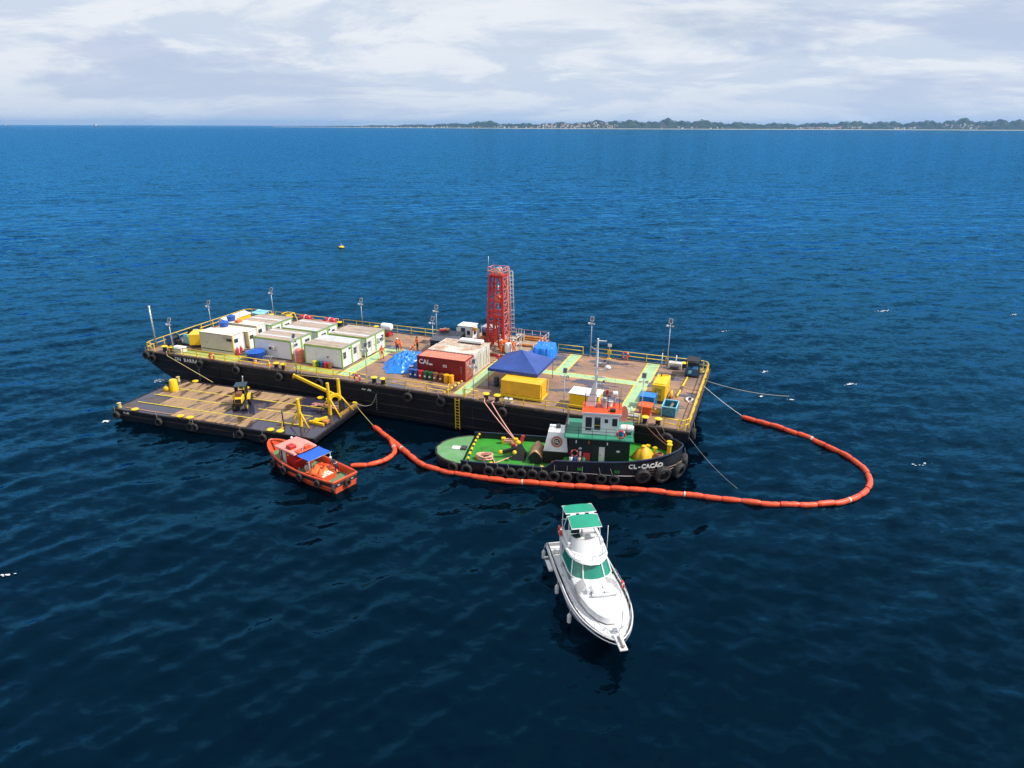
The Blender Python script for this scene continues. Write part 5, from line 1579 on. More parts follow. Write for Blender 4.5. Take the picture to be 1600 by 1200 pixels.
t = on_deck('knuckle_arm', 'orange folded crane arm beside the white cabin', 'crane', 37.35, 16.4, .40)
MB().bar((0, 0, 0), (0, 0, 1.9), .22).build('column', M_['white_dirty'], t)
MB().bar((0, 0, 1.85), (-1.5, .1, 2.1), .22).build('boom', M_['tarp_yellow'], t)
MB().bar((-1.5, .1, 2.1), (-.3, .1, 1.55), .16).build('jib', M_['orange'], t)
for sgn, sx in ((0, 'beige'), ):
    pass
t = on_deck('generator_trailer', 'grey-roofed rig engine frame behind the tower', 'machine', 38.0, 18.6, .40)
MB().bbox(-.8, 1.0, -.6, .6, .1, 1.1, .05).build('engine', M_['black'], t)
MB().box(-.9, 1.1, -.75, .75, 1.75, 1.82).build('roof', M_['galv'], t)
for sx in (-.8, 1.0):
    for sy in (-.65, .65):
        MB().bar((sx, sy, 0), (sx, sy, 1.75), .08).build('post', M_['rig'], t)
# white operator cabin with open door
t = on_deck('control_cabin', 'white control cabin with open door beside the drill tower', 'cabin', 35.6, 17.1, .40)
MB().box(-.95, .95, -.8, .8, 0, 2.1).build('wall', M_['white'], t)
MB().bbox(-1.05, 1.05, -.9, .9, 2.1, 2.2, .02).build('roof', M_['white'], t)
MB().box(-.55, .0, -.815, -.802, .1, 1.9).build('doorway', M_['frame'], t)
d = MB().box(-1.15, -.56, -.90, -.85, .1, 1.9, ).build('door', M_['white'], t)
MB().box(-1.05, -1.0, -.94, -.90, .95, 1.1).build('handle', M_['frame'], d)
w = MB().box(.25, .65, -.82, -.803, 1.1, 1.6).build('window', M_['frame'], t); MB().box(.29, .61, -.828, -.821, 1.14, 1.56).build('pane', M_['pane'], w)
w = MB().box(.952, .97, -.4, .4, 1.0, 1.7).build('window', M_['frame'], t); MB().box(.971, .978, -.35, .35, 1.05, 1.65).build('pane', M_['pane'], w)
# dark-roofed shed
t = on_deck('open_shed', 'open shed with sloping dark grey roof behind the containers', 'shed', 34.4, 13.7)
R_ = MB()
for k in range(6):
    x0 = -1.7 + k * .57
    MB().add([(x0 + .01, -1.5, 1.55), (x0 + .56, -1.5, 1.55), (x0 + .56, 1.5, 2.05), (x0 + .01, 1.5, 2.05), (x0 + .01, -1.5, 1.6), (x0 + .56, -1.5, 1.6), (x0 + .56, 1.5, 2.1), (x0 + .01, 1.5, 2.1)],
             [(3, 2, 1, 0), (4, 5, 6, 7), (0, 1, 5, 4), (1, 2, 6, 5), (2, 3, 7, 6), (3, 0, 4, 7)]).build('roof_panel', M_['shed_roof'] if 'shed_roof' in M_ else M_.setdefault('shed_roof', mat('dark_grey_sheet_roof', (0.075, 0.08, 0.10), .5, var=.15)), t)
for sx in (-1.6, 1.6):
    MB().bar((sx, -1.4, 0), (sx, -1.4, 1.55), .08).build('post', M_['frame'], t); MB().bar((sx, 1.4, 0), (sx, 1.4, 2.03), .08).build('post', M_['frame'], t)
MB().box(-1.55, 1.55, -1.36, -1.3, .1, 1.5).build('screen', mat('dark_navy_screen', (0.012, 0.018, 0.035), .7), t)
MB().bbox(-1.3, 1.2, -.9, 1.0, 0, .9, .05).build('workbench', M_['black'], t)
for x_, y_ in ((-1.1, .9), (-.7, 1.2)):
    t = on_deck('life_jacket_pile', 'red and orange gear lying on the dark shed roof', 'gear', 34.4 + x_, 13.7 + y_, 1.98 + .12 * y_ / 1.2 + .1, group='gear on the dark shed roof')
    MB().bbox(-.4, .4, -.3, .3, .0, .22, .08).build('jacket', M_['raft_red'] if x_ < -1 else M_['orange'], t); MB().bar((-.35, 0, .23), (.35, .05, .25), .06).build('strap', M_['stripe'], t)
# pipes on the platform
t0 = None
for k, (x_, y_, z_) in enumerate(((-.0, 0, .13), (0, .28, .13), (0, .56, .13), (0, .14, .37), (0, .42, .37))):
    t = on_deck('drill_pipe', 'orange-brown steel pipe in the stack on the drill platform', 'pipe', 43.1 + .05 * k, 20.2 + y_, .40 + z_, 0, 'drill pipes stacked on the platform')
    MB().cyl((-1.5, 0, 0), (1.5, 0, 0), .125, n=12).build('tube', M_['pipe'], t)
    MB().lathe([(.14, 1.42), (.14, 1.55), (.09, 1.56)], n=12, axis='X').build('thread_collar', M_['rig'], t)
t = on_deck('drill_pipe', 'single long brown casing pipe lying apart on the drill platform', 'pipe', 43.0, 17.4, .56)
MB().cyl((-1.5, 0, 0), (1.45, .3, 0), .17, n=12).build('tube', M_['pipe'], t); MB().cyl((1.45, .3, 0), (1.6, .315, 0), .19, n=12).build('thread_collar', M_['wood'], t)
t = on_deck('timber_stack', 'brown timber block stack beside the drill tower', 'timber', 41.6, 19.9, .40)
for k in range(3):
    MB().bbox(-.5, .5, -.3, .3, .01 + k * .26, .25 + k * .26, .02).build('block', M_['wood'], t)
t = on_deck('fire_hydrant', 'red hydrant manifold on the deck beside the containers', 'hydrant', 42.0, 11.6)
MB().lathe([(.22, 0), (.22, .05), (.14, .08), (.14, .9), (.18, .95), (.05, 1.1)], n=12).build('column', M_['raft_red'], t)
MB().cyl((-.35, 0, .6), (.35, 0, .6), .09, n=8).build('outlet', M_['raft_red'], t); MB().bbox(-.4, .4, -.35, .35, 0, .04, .01).build('base', M_['orange'], t)

# ------------------------------------------------------------------ people
def skin_mesh(pts, edges, name):
    me = bpy.data.meshes.new(name)
    me.from_pydata([p[0] for p in pts], edges, [])
    o = bpy.data.objects.new(name, me); COL.objects.link(o)
    sk = o.modifiers.new('skin', 'SKIN'); sk.use_smooth_shade = True
    for i, p in enumerate(pts):
        r = p[1] if isinstance(p[1], tuple) else (p[1], p[1])
        me.skin_vertices[0].data[i].radius = r
    me.skin_vertices[0].data[0].use_root = True
    sub = o.modifiers.new('sub', 'SUBSURF'); sub.levels = 1; sub.render_levels = 1
    dg = bpy.context.evaluated_depsgraph_get()
    out = bpy.data.meshes.new_from_object(o.evaluated_get(dg))
    bpy.data.objects.remove(o)
    return out

POSES = {
    # hip height, torso lean, left/right hand, left/right foot (metres; x forward is -y for the figure)
    'stand': dict(lean=(0, 0), lh=((-.24, .02, 1.12), (-.27, -.06, .86)), rh=((.24, .02, 1.12), (.27, -.08, .86)), lf=(-.11, 0), rf=(.12, -.05)),
    'work': dict(lean=(0, -.10), lh=((-.27, -.10, 1.15), (-.14, -.34, 1.05)), rh=((.27, -.08, 1.15), (.12, -.36, 1.10)), lf=(-.14, .05), rf=(.14, -.10)),
    'walk': dict(lean=(0, -.04), lh=((-.25, -.06, 1.12), (-.24, -.26, .95)), rh=((.25, .10, 1.12), (.26, .16, .88)), lf=(-.09, -.28), rf=(.10, .26)),
    'bend': dict(lean=(0, -.46), lh=((-.25, -.55, .95), (-.16, -.66, .66)), rh=((.25, -.55, .95), (.15, -.68, .64)), lf=(-.15, .06), rf=(.15, -.06)),
}
def person(label, loc, rz, pose='stand', top='hi_vis', legs='navy', hat='white', vest=False, scale=1.0, group='workers in orange'):
    P = POSES[pose]; lx_, ly_ = P['lean']
    hip = Vector((0, 0, .93)); dz = -abs(ly_) * .35
    waist = Vector((lx_ * .3, ly_ * .35, 1.08 + dz * .2)); chest = Vector((lx_ * .8, ly_ * .85, 1.32 + dz * .7)); neck = Vector((lx_, ly_ * 1.15, 1.48 + dz))
    head = Vector((lx_, ly_ * 1.15 - .025 + ly_ * .2, 1.60 + dz)); crown = head + Vector((0, 0, .10))
    pts = [(hip, (.155, .115)), (waist, (.14, .105)), (chest, (.175, .12)), (neck, .058), (head, (.078, .092)), (crown, (.07, .085))]
    edges = [(0, 1), (1, 2), (2, 3), (3, 4), (4, 5)]
    for sgn, key, fkey in ((-1, 'lh', 'lf'), (1, 'rh', 'rf')):
        i = len(pts)
        sh = chest + Vector((sgn * .19, 0, .09)); el, wr = Vector(P[key][0]), Vector(P[key][1])
        d = (wr - el).normalized(); palm = wr + d * .07
        pts += [(sh, .068), (el, .047), (wr, .031), (palm, (.042, .022))]
        edges += [(2, i), (i, i + 1), (i + 1, i + 2), (i + 2, i + 3)]
        side = d.cross(Vector((0, 1, 0)) if abs(d.y) < .9 else Vector((1, 0, 0))).normalized()
        for f, ln in ((-1.5, .075), (-.5, .09), (.5, .085), (1.5, .065)):
            b_ = len(pts)
            pts += [(palm + side * (f * .021) + d * .035, .0095), (palm + side * (f * .022) + d * (.035 + ln) + Vector((0, -.02, 0)), .0085)]
            edges += [(i + 3, b_), (b_, b_ + 1)]
        b_ = len(pts)
        pts += [(wr + d * .035 + side * .045, .011), (wr + d * .085 + side * .065, .0095)]
        edges += [(i + 2, b_), (b_, b_ + 1)]
        fx, fy = P[fkey]; k = len(pts)
        kn = Vector((fx * .95 + sgn * .01, fy * .5 - .035, .50)); an = Vector((fx, fy + .02, .09)); toe = Vector((fx + sgn * .02, fy - .16, .045))
        pts += [(hip + Vector((sgn * .095, 0, -.07)), .10), (kn, .066), (an, .046), (toe, (.048, .038))]
        edges += [(0, k), (k, k + 1), (k + 1, k + 2), (k + 2, k + 3)]
    me = skin_mesh(pts, edges, 'body')
    t = thing('person', label, 'person', loc, rz, group)
    t.scale = (scale,) * 3
    for m in (M_[top], M_[legs], M_['skin'], M_['stripe'], M_['black']):
        me.materials.append(m)
    nz = neck.z
    for p in me.polygons:
        c = p.center
        dh = min((c - Vector(P['lh'][1])).length, (c - Vector(P['rh'][1])).length)
        p.material_index = 4 if c.z < .12 else 2 if (c - head).length < .17 and c.z > nz + .02 else 2 if dh < .13 and c.z < 1.2 and abs(c.x) > .10 else 0 if c.z > .92 or (c - chest).length < .3 else 1
    o = bpy.data.objects.new('body', me); COL.objects.link(o); o.parent = t
    # face: nose, eyes and ears as small children, hair band under the helmet
    f = MB().ball(tuple(head + Vector((0, -.098, -.005))), .014, .02, .02, 8, 5)
    for sx in (-1, 1):
        f.ball(tuple(head + Vector((sx * .085, .0, -.005))), .012, .02, .028, 6, 4)
    f.build('nose_and_ears', M_['skin'], t)
    e_ = MB()
    for sx in (-1, 1):
        e_.ball(tuple(head + Vector((sx * .033, -.088, .02))), .011, .008, .008, 6, 4)
    e_.box(head.x - .025, head.x + .025, head.y - .094, head.y - .086, head.z - .052, head.z - .044)
    e_.build('eyes_and_mouth', M_['black'], t)
    h = MB().lathe([(.122, .06), (.118, .075), (.108, .08), (.104, .12), (.08, .165), (.03, .185)], tuple(head), 14)
    h.add([(head.x - .07, head.y - .10, head.z + .07), (head.x + .07, head.y - .10, head.z + .07), (head.x + .045, head.y - .165, head.z + .058), (head.x - .045, head.y - .165, head.z + .058)], [(0, 1, 2, 3)])
    h.build('helmet', M_[hat], t)
    b_ = MB().tube([(waist.x + .165 * math.cos(a), waist.y + .125 * math.sin(a), waist.z + .06) for a in np.linspace(0, 2 * PI, 19)[:-1]], .018, 5, closed=True)
    b_.build('reflective_band', M_['stripe'], t)
    return t
person('worker in full orange overalls walking by the cabins', bd(28.8, 7.7, .04), BA + R(200), 'walk', legs='hi_vis', hat='orange')
person('worker in orange top and navy trousers beside a companion at the mound', bd(29.0, 10.9, .04), BA + R(70), 'stand', hat='white')
person('worker in full orange facing a companion behind the blue mound', bd(29.6, 10.8, .04), BA + R(-80), 'work', legs='hi_vis', hat='orange')
person('worker in orange jacket and navy trousers alone on the wet deck', bd(30.9, 12.4, .04), BA + R(160), 'stand', hat='navy')
person('worker in orange at the drill tower beside the orange pump', bd(41.3, 13.9, .42), BA + R(150), 'work', legs='hi_vis', hat='white')
person('worker in orange at the drill tower beside the white vessel', bd(42.9, 14.2, .42), BA + R(230), 'work', legs='hi_vis', hat='white')
person('worker in orange bending over at the edge of the blue mound', bd(31.3, 9.9, .04), BA + R(120), 'bend', legs='hi_vis', hat='orange')

# ------------------------------------------------------------------ the low deck pontoon alongside
PA = R(-17.5); PZ = 1.2
PO = px(177, 641, PZ)
PL, PW = 24.3, 9.3
def pt_(s, t, h=0.0):
    return (PO[0] + s * math.cos(PA) - t * math.sin(PA), PO[1] + s * math.sin(PA) + t * math.cos(PA), PZ + h)
pon = thing('deck_pontoon', 'low black pontoon with brown panelled deck beside the big barge', 'pontoon', (PO[0], PO[1], 0), PA)
prof = [(0, PZ), (0, .75), (1.9, -.7), (PL - 1.9, -.7), (PL, .75), (PL, PZ)]
n_ = len(prof); v_ = [(x, 0, z) for x, z in prof] + [(x, PW, z) for x, z in prof]
MB().add(v_, [tuple(range(n_)), tuple(range(2 * n_ - 1, n_ - 1, -1))] + [(i, n_ + i, n_ + i + 1, i + 1) for i in range(n_ - 1)] + [(0, n_ - 1, 2 * n_ - 1, n_)]).build('hull', M_['hull'], pon)
MB().box(.03, PL - .03, .03, PW - .03, PZ + .002, PZ + .02).build('deck', M_['deck_wet'], pon)
MB().box(-.04, PL + .04, -.05, .14, PZ - .1, PZ + .05).box(-.04, PL + .04, PW - .14, PW + .05, PZ - .1, PZ + .05).box(-.05, .14, .141, PW - .141, PZ - .1, PZ + .048).box(PL - .14, PL + .05, .141, PW - .141, PZ - .1, PZ + .048).build('deck_edge', rub, pon)
MB().bbox(.5, PL - .5, -.12, -.004, .62, .76, .03).build('rubbing_strake', rub, pon)
# deck panels laid in three lanes between yellow lines, none in the excavator bay and the wet patches
lanes = [(.25, 2.25), (2.40, 4.55), (4.70, 6.75), (6.90, 8.95)]
pan_src = {}
for li, (t0, t1) in enumerate(lanes):
    s = 1.3
    k = 0
    while s < PL - 1.2:
        w = 1.16
        bay = 10.6 < s < 14.4 and li in (1, 2)
        wet = ((li == 0 and (s < 6.2 or s > PL - 8.8)) or (li == 1 and (s < 3.4 or s > PL - 3.4)) or (li == 2 and s > PL - 6.0) or (li == 3 and s > PL - 7.0))
        if not bay and not wet:
            key = li
            if key not in pan_src:
                pan_src[key] = MB().bbox(-.575, .575, -(t1 - t0) / 2, (t1 - t0) / 2, 0, .05, .012).build('deck_panel', M_['mats'], pon, (s + .6, (t0 + t1) / 2, PZ + .022))
            else:
                share(pan_src[key], pon, (s + .6, (t0 + t1) / 2, PZ + .022 + random.uniform(0, .012)))
        s += w; k += 1
for t_ in (2.325, 4.625, 6.825):
    for a_, b_ in ((1.0, 10.4), (14.6, PL - 3.2)) if t_ == 4.625 else ((1.0, PL - 3.2),):
        MB().box(a_, b_, t_ - .055, t_ + .055, PZ + .03, PZ + .085).build('lane_bar', M_['line_yellow'], pon)
for t_ in (.62,):
    MB().box(1.0, PL - 9, t_ - .04, t_ + .04, PZ + .074, PZ + .088).build('painted_line', mat('orange_deck_line', (0.55, 0.26, 0.10), .7), pon)
for t_ in (.2, PW - .28):
    for s_ in (2.6, 8.4, 9.6, 19.2, 20.3):
        MB().lathe([(.22, 0), (.22, .08), (.36, .12), (.36, .18), (.26, .22)], n=14).build('mooring_bitt', M_['yellow_box'], pon, (s_, t_ + .12, PZ + .05))
for k_, s_ in enumerate((.5,)):
    for t_ in (.4, PW - .5):
        MB().lathe([(.2, 0), (.16, .5), (.22, .55)], n=12).build('corner_bollard', M_['rope'], pon, (s_, t_, PZ + .05))
lettering('CL BR', .3, M_['letter'], pon, face_frame((1.75, -.062, .98), (1, 0, 0), (0, 0, 1)), bold=.008)
for k in range(4):
    lettering(str(8 - 2 * k), .15, M_['letter'], pon, face_frame((15.0, -.018, .55 - k * .17), (1, 0, 0), (0, 0, 1)), name='draught_mark')
G_P = 'tyres hung along the low pontoon'
for s_, r_, lab in ((6.0, .42, 'black tyre on the low pontoon side below the pair of yellow bitts'), (10.0, .45, 'black tyre on the pontoon side, one of a close pair'), (10.5, .40, 'half-hidden black tyre on the pontoon side, other of a close pair'),
                    (15.9, .42, 'black tyre on the pontoon side just past its white draught marks'), (18.6, .42, 'black tyre on the pontoon side nearer the red boat'), (.5, .45, 'black tyre at the outer corner of the low pontoon')):
    tyre(pt_(s_, -.2, -.58), PA, lab, G_P, r_, random.uniform(-.3, .3))

# yellow posts and davit on the pontoon
def on_pon(name, label, cat, s, t, h=.05, rz=0.0, group=None):
    return thing(name, label, cat, pt_(s, t, h), PA + rz, group)
t = on_pon('mooring_post', 'thick yellow mooring post with ball on the pontoon end', 'post', 2.3, 6.2)
MB().lathe([(.46, 0), (.45, .1), (.42, 1.25), (.36, 1.33)], n=16).build('post', M_['yellow_box'], t)
MB().cyl((-.75, -.3, 0), (-.75, -.3, 2.0), .05, n=6).build('stanchion', M_['black'], t)
t = on_pon('mooring_buoy', 'yellow round buoy beside the thick mooring post', 'buoy', 1.65, 5.75)
MB().ball((0, 0, .33), .34, .3, .33).build('float', M_['yellow_box'], t); MB().torus((0, 0, .68), .1, .025, 'Y', 10, 5).build('eye', M_['galv'], t)
t = on_pon('braced_post', 'yellow braced post with two stays on the pontoon corner', 'post', PL - 2.9, 2.2)
MB().cyl((0, 0, 0), (-.1, 0, 2.9), .19, .17, n=12).lathe([(.17, 2.9), (.02, 3.0)], (-.1, 0, 0), 12).build('post', M_['yellow_box'], t)
for a_, b_ in (((1.1, -.3, 0), (-.05, 0, 1.7)), ((-.9, -.5, 0), (-.05, 0, 1.7)), ((-.2, 1.1, 0), (-.05, 0, 1.7))):
    MB().cyl(a_, b_, .07, n=8).build('stay', M_['yellow_box'], t)
t = on_pon('davit_crane', 'yellow davit crane with raised arm on the pontoon', 'crane', PL - 1.7, 5.6, rz=R(6))
MB().cyl((0, 0, 0), (0, 0, 3.5), .19, .16, n=12).build('mast', M_['yellow_box'], t)
MB().cyl((.75, .9, 0), (.75, .9, 3.7), .19, .16, n=12).build('mast', M_['yellow_box'], t)
MB().bar((.9, .7, 1.75), (-3.9, .35, 3.95), .26).build('boom', M_['yellow_box'], t)
MB().bar((0, .1, 2.0), (.75, .85, 2.0), .3).build('hinge_beam', M_['yellow_box'], t)
MB().cyl((.75, .9, 3.65), (-3.7, .38, 4.0), .03, n=5).build('stay_wire', M_['rope'], t)
MB().cyl((-3.85, .35, 3.9), (-3.95, .35, 3.55), .07, n=6).build('hook_block', M_['yellow'], t)
for a_, b_ in (((1.4, -.5, 0), (.05, 0, 1.9)), ((-1.5, .6, 0), (.05, 0, 1.9)), ((1.8, 1.6, 0), (.8, .9, 1.9))):
    MB().cyl(a_, b_, .08, n=8).build('stay', M_['yellow_box'], t)
MB().box(.95, 1.05, .2, 1.3, 0, 1.5).build('shield_plate', M_['black'], t)
t = on_pon('beam_pile', 'pile of crossed yellow steel beams on the pontoon edge', 'beams', PL - 1.55, 3.6)
for k, (a_, b_, z_) in enumerate((((-1.1, -.35), (.7, -.6), .1), ((-.9, .3), (.6, .4), .12), ((-.5, -.7), (.35, .7), .32))):
    MB().bar((*a_, z_), (*b_, z_), .22).build('beam', M_['yellow_box'], t)
MB().bbox(.3, .9, -.3, .3, 0, .35, .04).build('block', M_['pipe'], t)
t = on_pon('steel_beam', 'long rusty yellow beam along the pontoon end edge', 'beam', PL - .55, 7.2)
MB().bar((0, -1.7, .14), (.1, 1.6, .14), .26).build('web', mat('rusty_yellow_beam', (0.42, 0.25, 0.04), .7, var=.2, col2=RUST, amt=.4), t); MB().box(-.2, .2, 1.2, 1.5, .28, .4).build('lug', M_['yellow'], t)
t = on_pon('pink_rope_heap', 'heap of faded pink rope on the pontoon behind the davit', 'rope', PL - 3.0, 7.1)
mb = MB()
for k in range(5):
    mb.tube([(-1.9 + 3.6 * f + .1 * math.sin(9 * f + k), -.25 + .13 * k + .35 * math.sin(4 * f + k * .8), .07 + .06 * (k % 3) + .22 * math.exp(-(f - .5) ** 2 * 12)) for f in np.linspace(0, 1, 18)], .05, 6)
mb.build('strands', M_['rope_pink'], t)
t = on_pon('steel_stanchion', 'rusty black stanchion with yellow foot by the braced post', 'post', PL - 4.2, 1.2)
MB().cyl((0, 0, 0), (0, 0, 1.9), .07, n=8).build('pole', M_['black'], t); MB().bar((0, 0, .15), (-.15, -.35, 0), .1).bar((0, 0, .9), (-.12, -.2, .05), .1).build('foot', M_['yellow'], t)

# compact yellow excavator in its bay
ex = on_pon('backhoe_loader', 'small yellow wheeled backhoe machine parked on the pontoon', 'backhoe', 12.6, 4.6, .03, R(-63))
MB().bbox(-1.0, 1.3, -.34, .34, .55, .95, .05).build('chassis', M_['black'], ex)
MB().bbox(.1, 1.45, -.38, .38, .9, 1.55, .09).build('bonnet', M_['yellow_box'], ex)
MB().box(1.451, 1.47, -.3, .3, 1.0, 1.45).build('grille', M_['black'], ex)
for sy in (-1, 1):
    w = MB().lathe([(.30, -.15), (.55, -.17), (.6, -.12), (.6, .12), (.55, .17), (.30, .15)], (-.7, sy * .72, .6), 20, axis='Y').build('rear_wheel', M_['rubber'], ex)
    MB().lathe([(.30, -.10), (.30, .10)], (-.7, sy * .72, .6), 14, axis='Y').build('rim', M_['yellow_box'], w)
    w = MB().lathe([(.2, -.11), (.36, -.12), (.39, -.08), (.39, .08), (.36, .12), (.2, .11)], (1.0, sy * .62, .39), 18, axis='Y').build('front_wheel', M_['rubber'], ex)
    MB().lathe([(.21, -.13), (.21, .13)], (1.0, sy * .62, .39), 12, axis='Y').build('rim', M_['yellow_box'], w)
    q = []
    for a in np.linspace(R(20), R(170), 9):
        q.append([(-.7 + .7 * math.cos(a), sy * .55, .6 + .7 * math.sin(a)), (-.7 + .7 * math.cos(a), sy * .9, .6 + .7 * math.sin(a))])
    MB().loft(q).build('mudguard', M_['yellow_box'], ex)
    for x_ in (-1.05, .05):
        MB().bar((x_, sy * .5, 1.0), (x_, sy * .5, 2.3), .07).build('cab_post', M_['black'], ex)
MB().bbox(-1.2, .2, -.62, .62, 2.3, 2.4, .04).build('cab_roof', M_['teal_dark'], ex)
MB().box(-1.02, .02, -.48, -.46, 1.1, 2.25).box(-1.02, .02, .46, .48, 1.1, 2.25).build('cab_glass', M_['pane'], ex)
MB().bbox(-.75, -.35, -.25, .25, 1.0, 1.2, .05).bbox(-.8, -.68, -.25, .25, 1.2, 1.65, .04).build('seat', M_['black'], ex)
MB().bar((-1.1, 0, .8), (-1.6, 0, 2.2), .18).build('hoe_boom', M_['yellow_box'], ex)
MB().bar((-1.6, 0, 2.2), (-1.25, .15, 3.0), .1).build('hoe_dipper', M_['white'], ex)
MB().bbox(.35, 1.1, -.28, .28, 1.56, 1.95, .03).build('toolbox', mat('rusty_toolbox', (0.18, 0.07, 0.04), .7), ex)

# ------------------------------------------------------------------ hull helper for the three boats
def boat_hull(parent, st, th=.07, m_out=None, m_in=None, m_cap=None, m_deck=None, cap_r=.06, transom=True, rake=lambda x: 0.0):
    """st: (x, half beam at sheer, half beam at waterline, sheer height, deck height), bow last"""
    out, inn, cap, dk = [], [], [], []
    for x, bs, bw, zs, zd in st:
        bk = bw * .55
        side = [(bs, zs), (bs * .985 + bw * .015, zs * .72), (bs * .45 + bw * .55, zs * .38), (bw, 0.0), (bw * .9, -.35), (bk, -.75)]
        rk = rake(x)
        xf = lambda z: x - rk * min(1.0, max(0.0, (zs - z) / max(zs, .01))) ** 0.85 - (rk * .35 if z < -.5 else 0)
        out.append([(xf(z), y, z) for y, z in side] + [(xf(z), -y, z) for y, z in reversed(side)])
        bi = max(bs - th, .005)
        inn.append(([(x, bi, zs), (x, bi, zd)], [(x, -bi, zs), (x, -bi, zd)]))
        cap.append(((x, bs, zs), (x, -bs, zs)))
        dk.append([(x, bi, zd), (x, bi * .5, zd + .03), (x, 0, zd + .04), (x, -bi * .5, zd + .03), (x, -bi, zd)])
    o = MB().loft(out, smooth=True, cap0=transom).build('hull', m_out, parent)
    if m_in is not None:
        MB().loft([a for a, b in inn]).loft([b for a, b in inn]).build('bulwark', m_in, parent)
    MB().loft(dk, smooth=False).build('deck', m_deck, parent)
    if m_cap is not None:
        pts = [a for a, b in cap] + [b for a, b in reversed(cap)]
        MB().tube(pts, cap_r, 6, closed=transom).build('cap_rail', m_cap, parent)
    return o

# ------------------------------------------------------------------ the tug
TA = R(-9); TO = Vector((4.0, 56.22, 0))
tug = thing('tugboat', 'dark blue harbour tug with green decks, white wheelhouse and orange roof', 'tugboat', TO, TA)
def tw_(x, y, z=0.0):
    return (TO.x + x * math.cos(TA) - y * math.sin(TA), TO.y + x * math.sin(TA) + y * math.cos(TA), z)
M_['tug_hull'] = mat('tug_dark_blue_hull', (0.007, 0.010, 0.018), .55, var=.3, scale=.6, spec=.3, col2=(0.028, 0.027, 0.03), amt=.28, scale2=.8, soft=.2)
M_['tug_bow'] = mat('tug_blue_bulwark', (0.014, 0.028, 0.062), .45, var=.25, scale=.6, col2=(0.05, 0.05, 0.06), amt=.2)
M_['tug_green'] = mat('bright_green_deck', (0.03, 0.25, 0.02), .55, var=.15, scale=.7, col2=(0.035, 0.12, 0.025), amt=.25, scale2=.8)
M_['tug_pale'] = mat('pale_green_deck', (0.10, 0.27, 0.09), .6, var=.12, scale=.7, col2=(0.18, 0.30, 0.18), amt=.35, scale2=1.0)
M_['tug_teal'] = mat('teal_green_deck', (0.03, 0.23, 0.14), .5, var=.12, scale=.8)
M_['tug_house'] = mat('black_green_deckhouse', (0.004, 0.007, 0.007), .55, var=.3)
M_['tug_orange'] = mat('orange_red_roof', (0.68, 0.075, 0.012), .45, var=.1)
def tb(x):
    if x < -7: return 3.12 * math.sqrt(max(0, 1 - ((-7 - x) / 4.2) ** 2)) + .02
    if x < 4.5: return 3.15
    return 3.15 * max(0, 1 - ((x - 4.5) / 6.75) ** 2.3) ** .62 + .02
def tug_st(xs, zs, zd):
    return [(x, tb(x), max(.02, tb(x) * (.93 if x < 5 else .93 - .35 * ((x - 5) / 6.3) ** 1.2)), zs(x), zd(x)) for x in xs]
zs_all = lambda x: 1.32 if x < -.6 else (1.32 + (x + .6) / .9 * .75 if x < .3 else 2.07 + .85 * max(0, (x - .3) / 10.9) ** 1.6)
xs = list(np.linspace(-11.18, -8.3, 12)) ; xs[0] = -11.18
deck_aft, deck_fore = .72, 1.55
st_all = tug_st(list(np.linspace(-8.2, -.6, 14)) + [-.3, 0, .3] + list(np.linspace(1, 11.22, 22)), zs_all, lambda x: deck_aft if x < .35 else deck_fore)
boat_hull(tug, st_all, .09, M_['tug_hull'], M_['tug_hull'], M_['tug_bow'], M_['tug_green'], .07, transom=False, rake=lambda x: 1.3 * max(0, (x - 5.5) / 5.7) ** 2)
# open round stern without bulwark
st_s = tug_st(xs + [-8.2], lambda x: .95, lambda x: .95)
st_s[0] = (-11.2, .05, .03, .95, .95)
o = MB().loft([[(x, y, z) for y, z in ((bs, zs), (bs * .99, .6), (bw, 0), (bw * .55, -.75))] + [(x, -y, z) for y, z in ((bw * .55, -.75), (bw, 0), (bs * .99, .6), (bs, zs))] for x, bs, bw, zs, zd in st_s]).build('stern', M_['tug_hull'], tug)
MB().loft([[(x, bs, .952), (x, bs * .5, .99), (x, 0, 1.0), (x, -bs * .5, .99), (x, -bs, .952)] for x, bs, bw, zs, zd in st_s], smooth=False).build('stern_deck', M_['tug_pale'], tug)
MB().box(-8.22, -8.12, -3.05, 3.05, .6, .98).build('deck_step', M_['tug_hull'], tug)
MB().tube([(x, -bs - .02, .9) for x, bs, *_ in reversed(st_s)] + [(x, bs + .02, .9) for x, bs, *_ in st_s], .12, 8).build('stern_fender', M_['rubber'], tug)
# rubbing bands round the bow
for z_, r_ in ((1.45, .06), (1.15, .07), (.85, .06)):
    MB().tube([(x, -(bs * .45 + bw * .55 + (bs - bw) * .55 * min(1, max(0, (z_ - zs * .38) / (zs * .34)))) - .02, z_) for x, bs, bw, zs, zd in st_all if x > 7.0] +
              [(x, (bs * .45 + bw * .55 + (bs - bw) * .55 * min(1, max(0, (z_ - zs * .38) / (zs * .34)))) + .02, z_) for x, bs, bw, zs, zd in reversed(st_all) if x > 7.0], r_, 6).build('bow_band', mat('scuffed_bow_band', (0.16, 0.11, 0.08), .6, var=.3), tug)
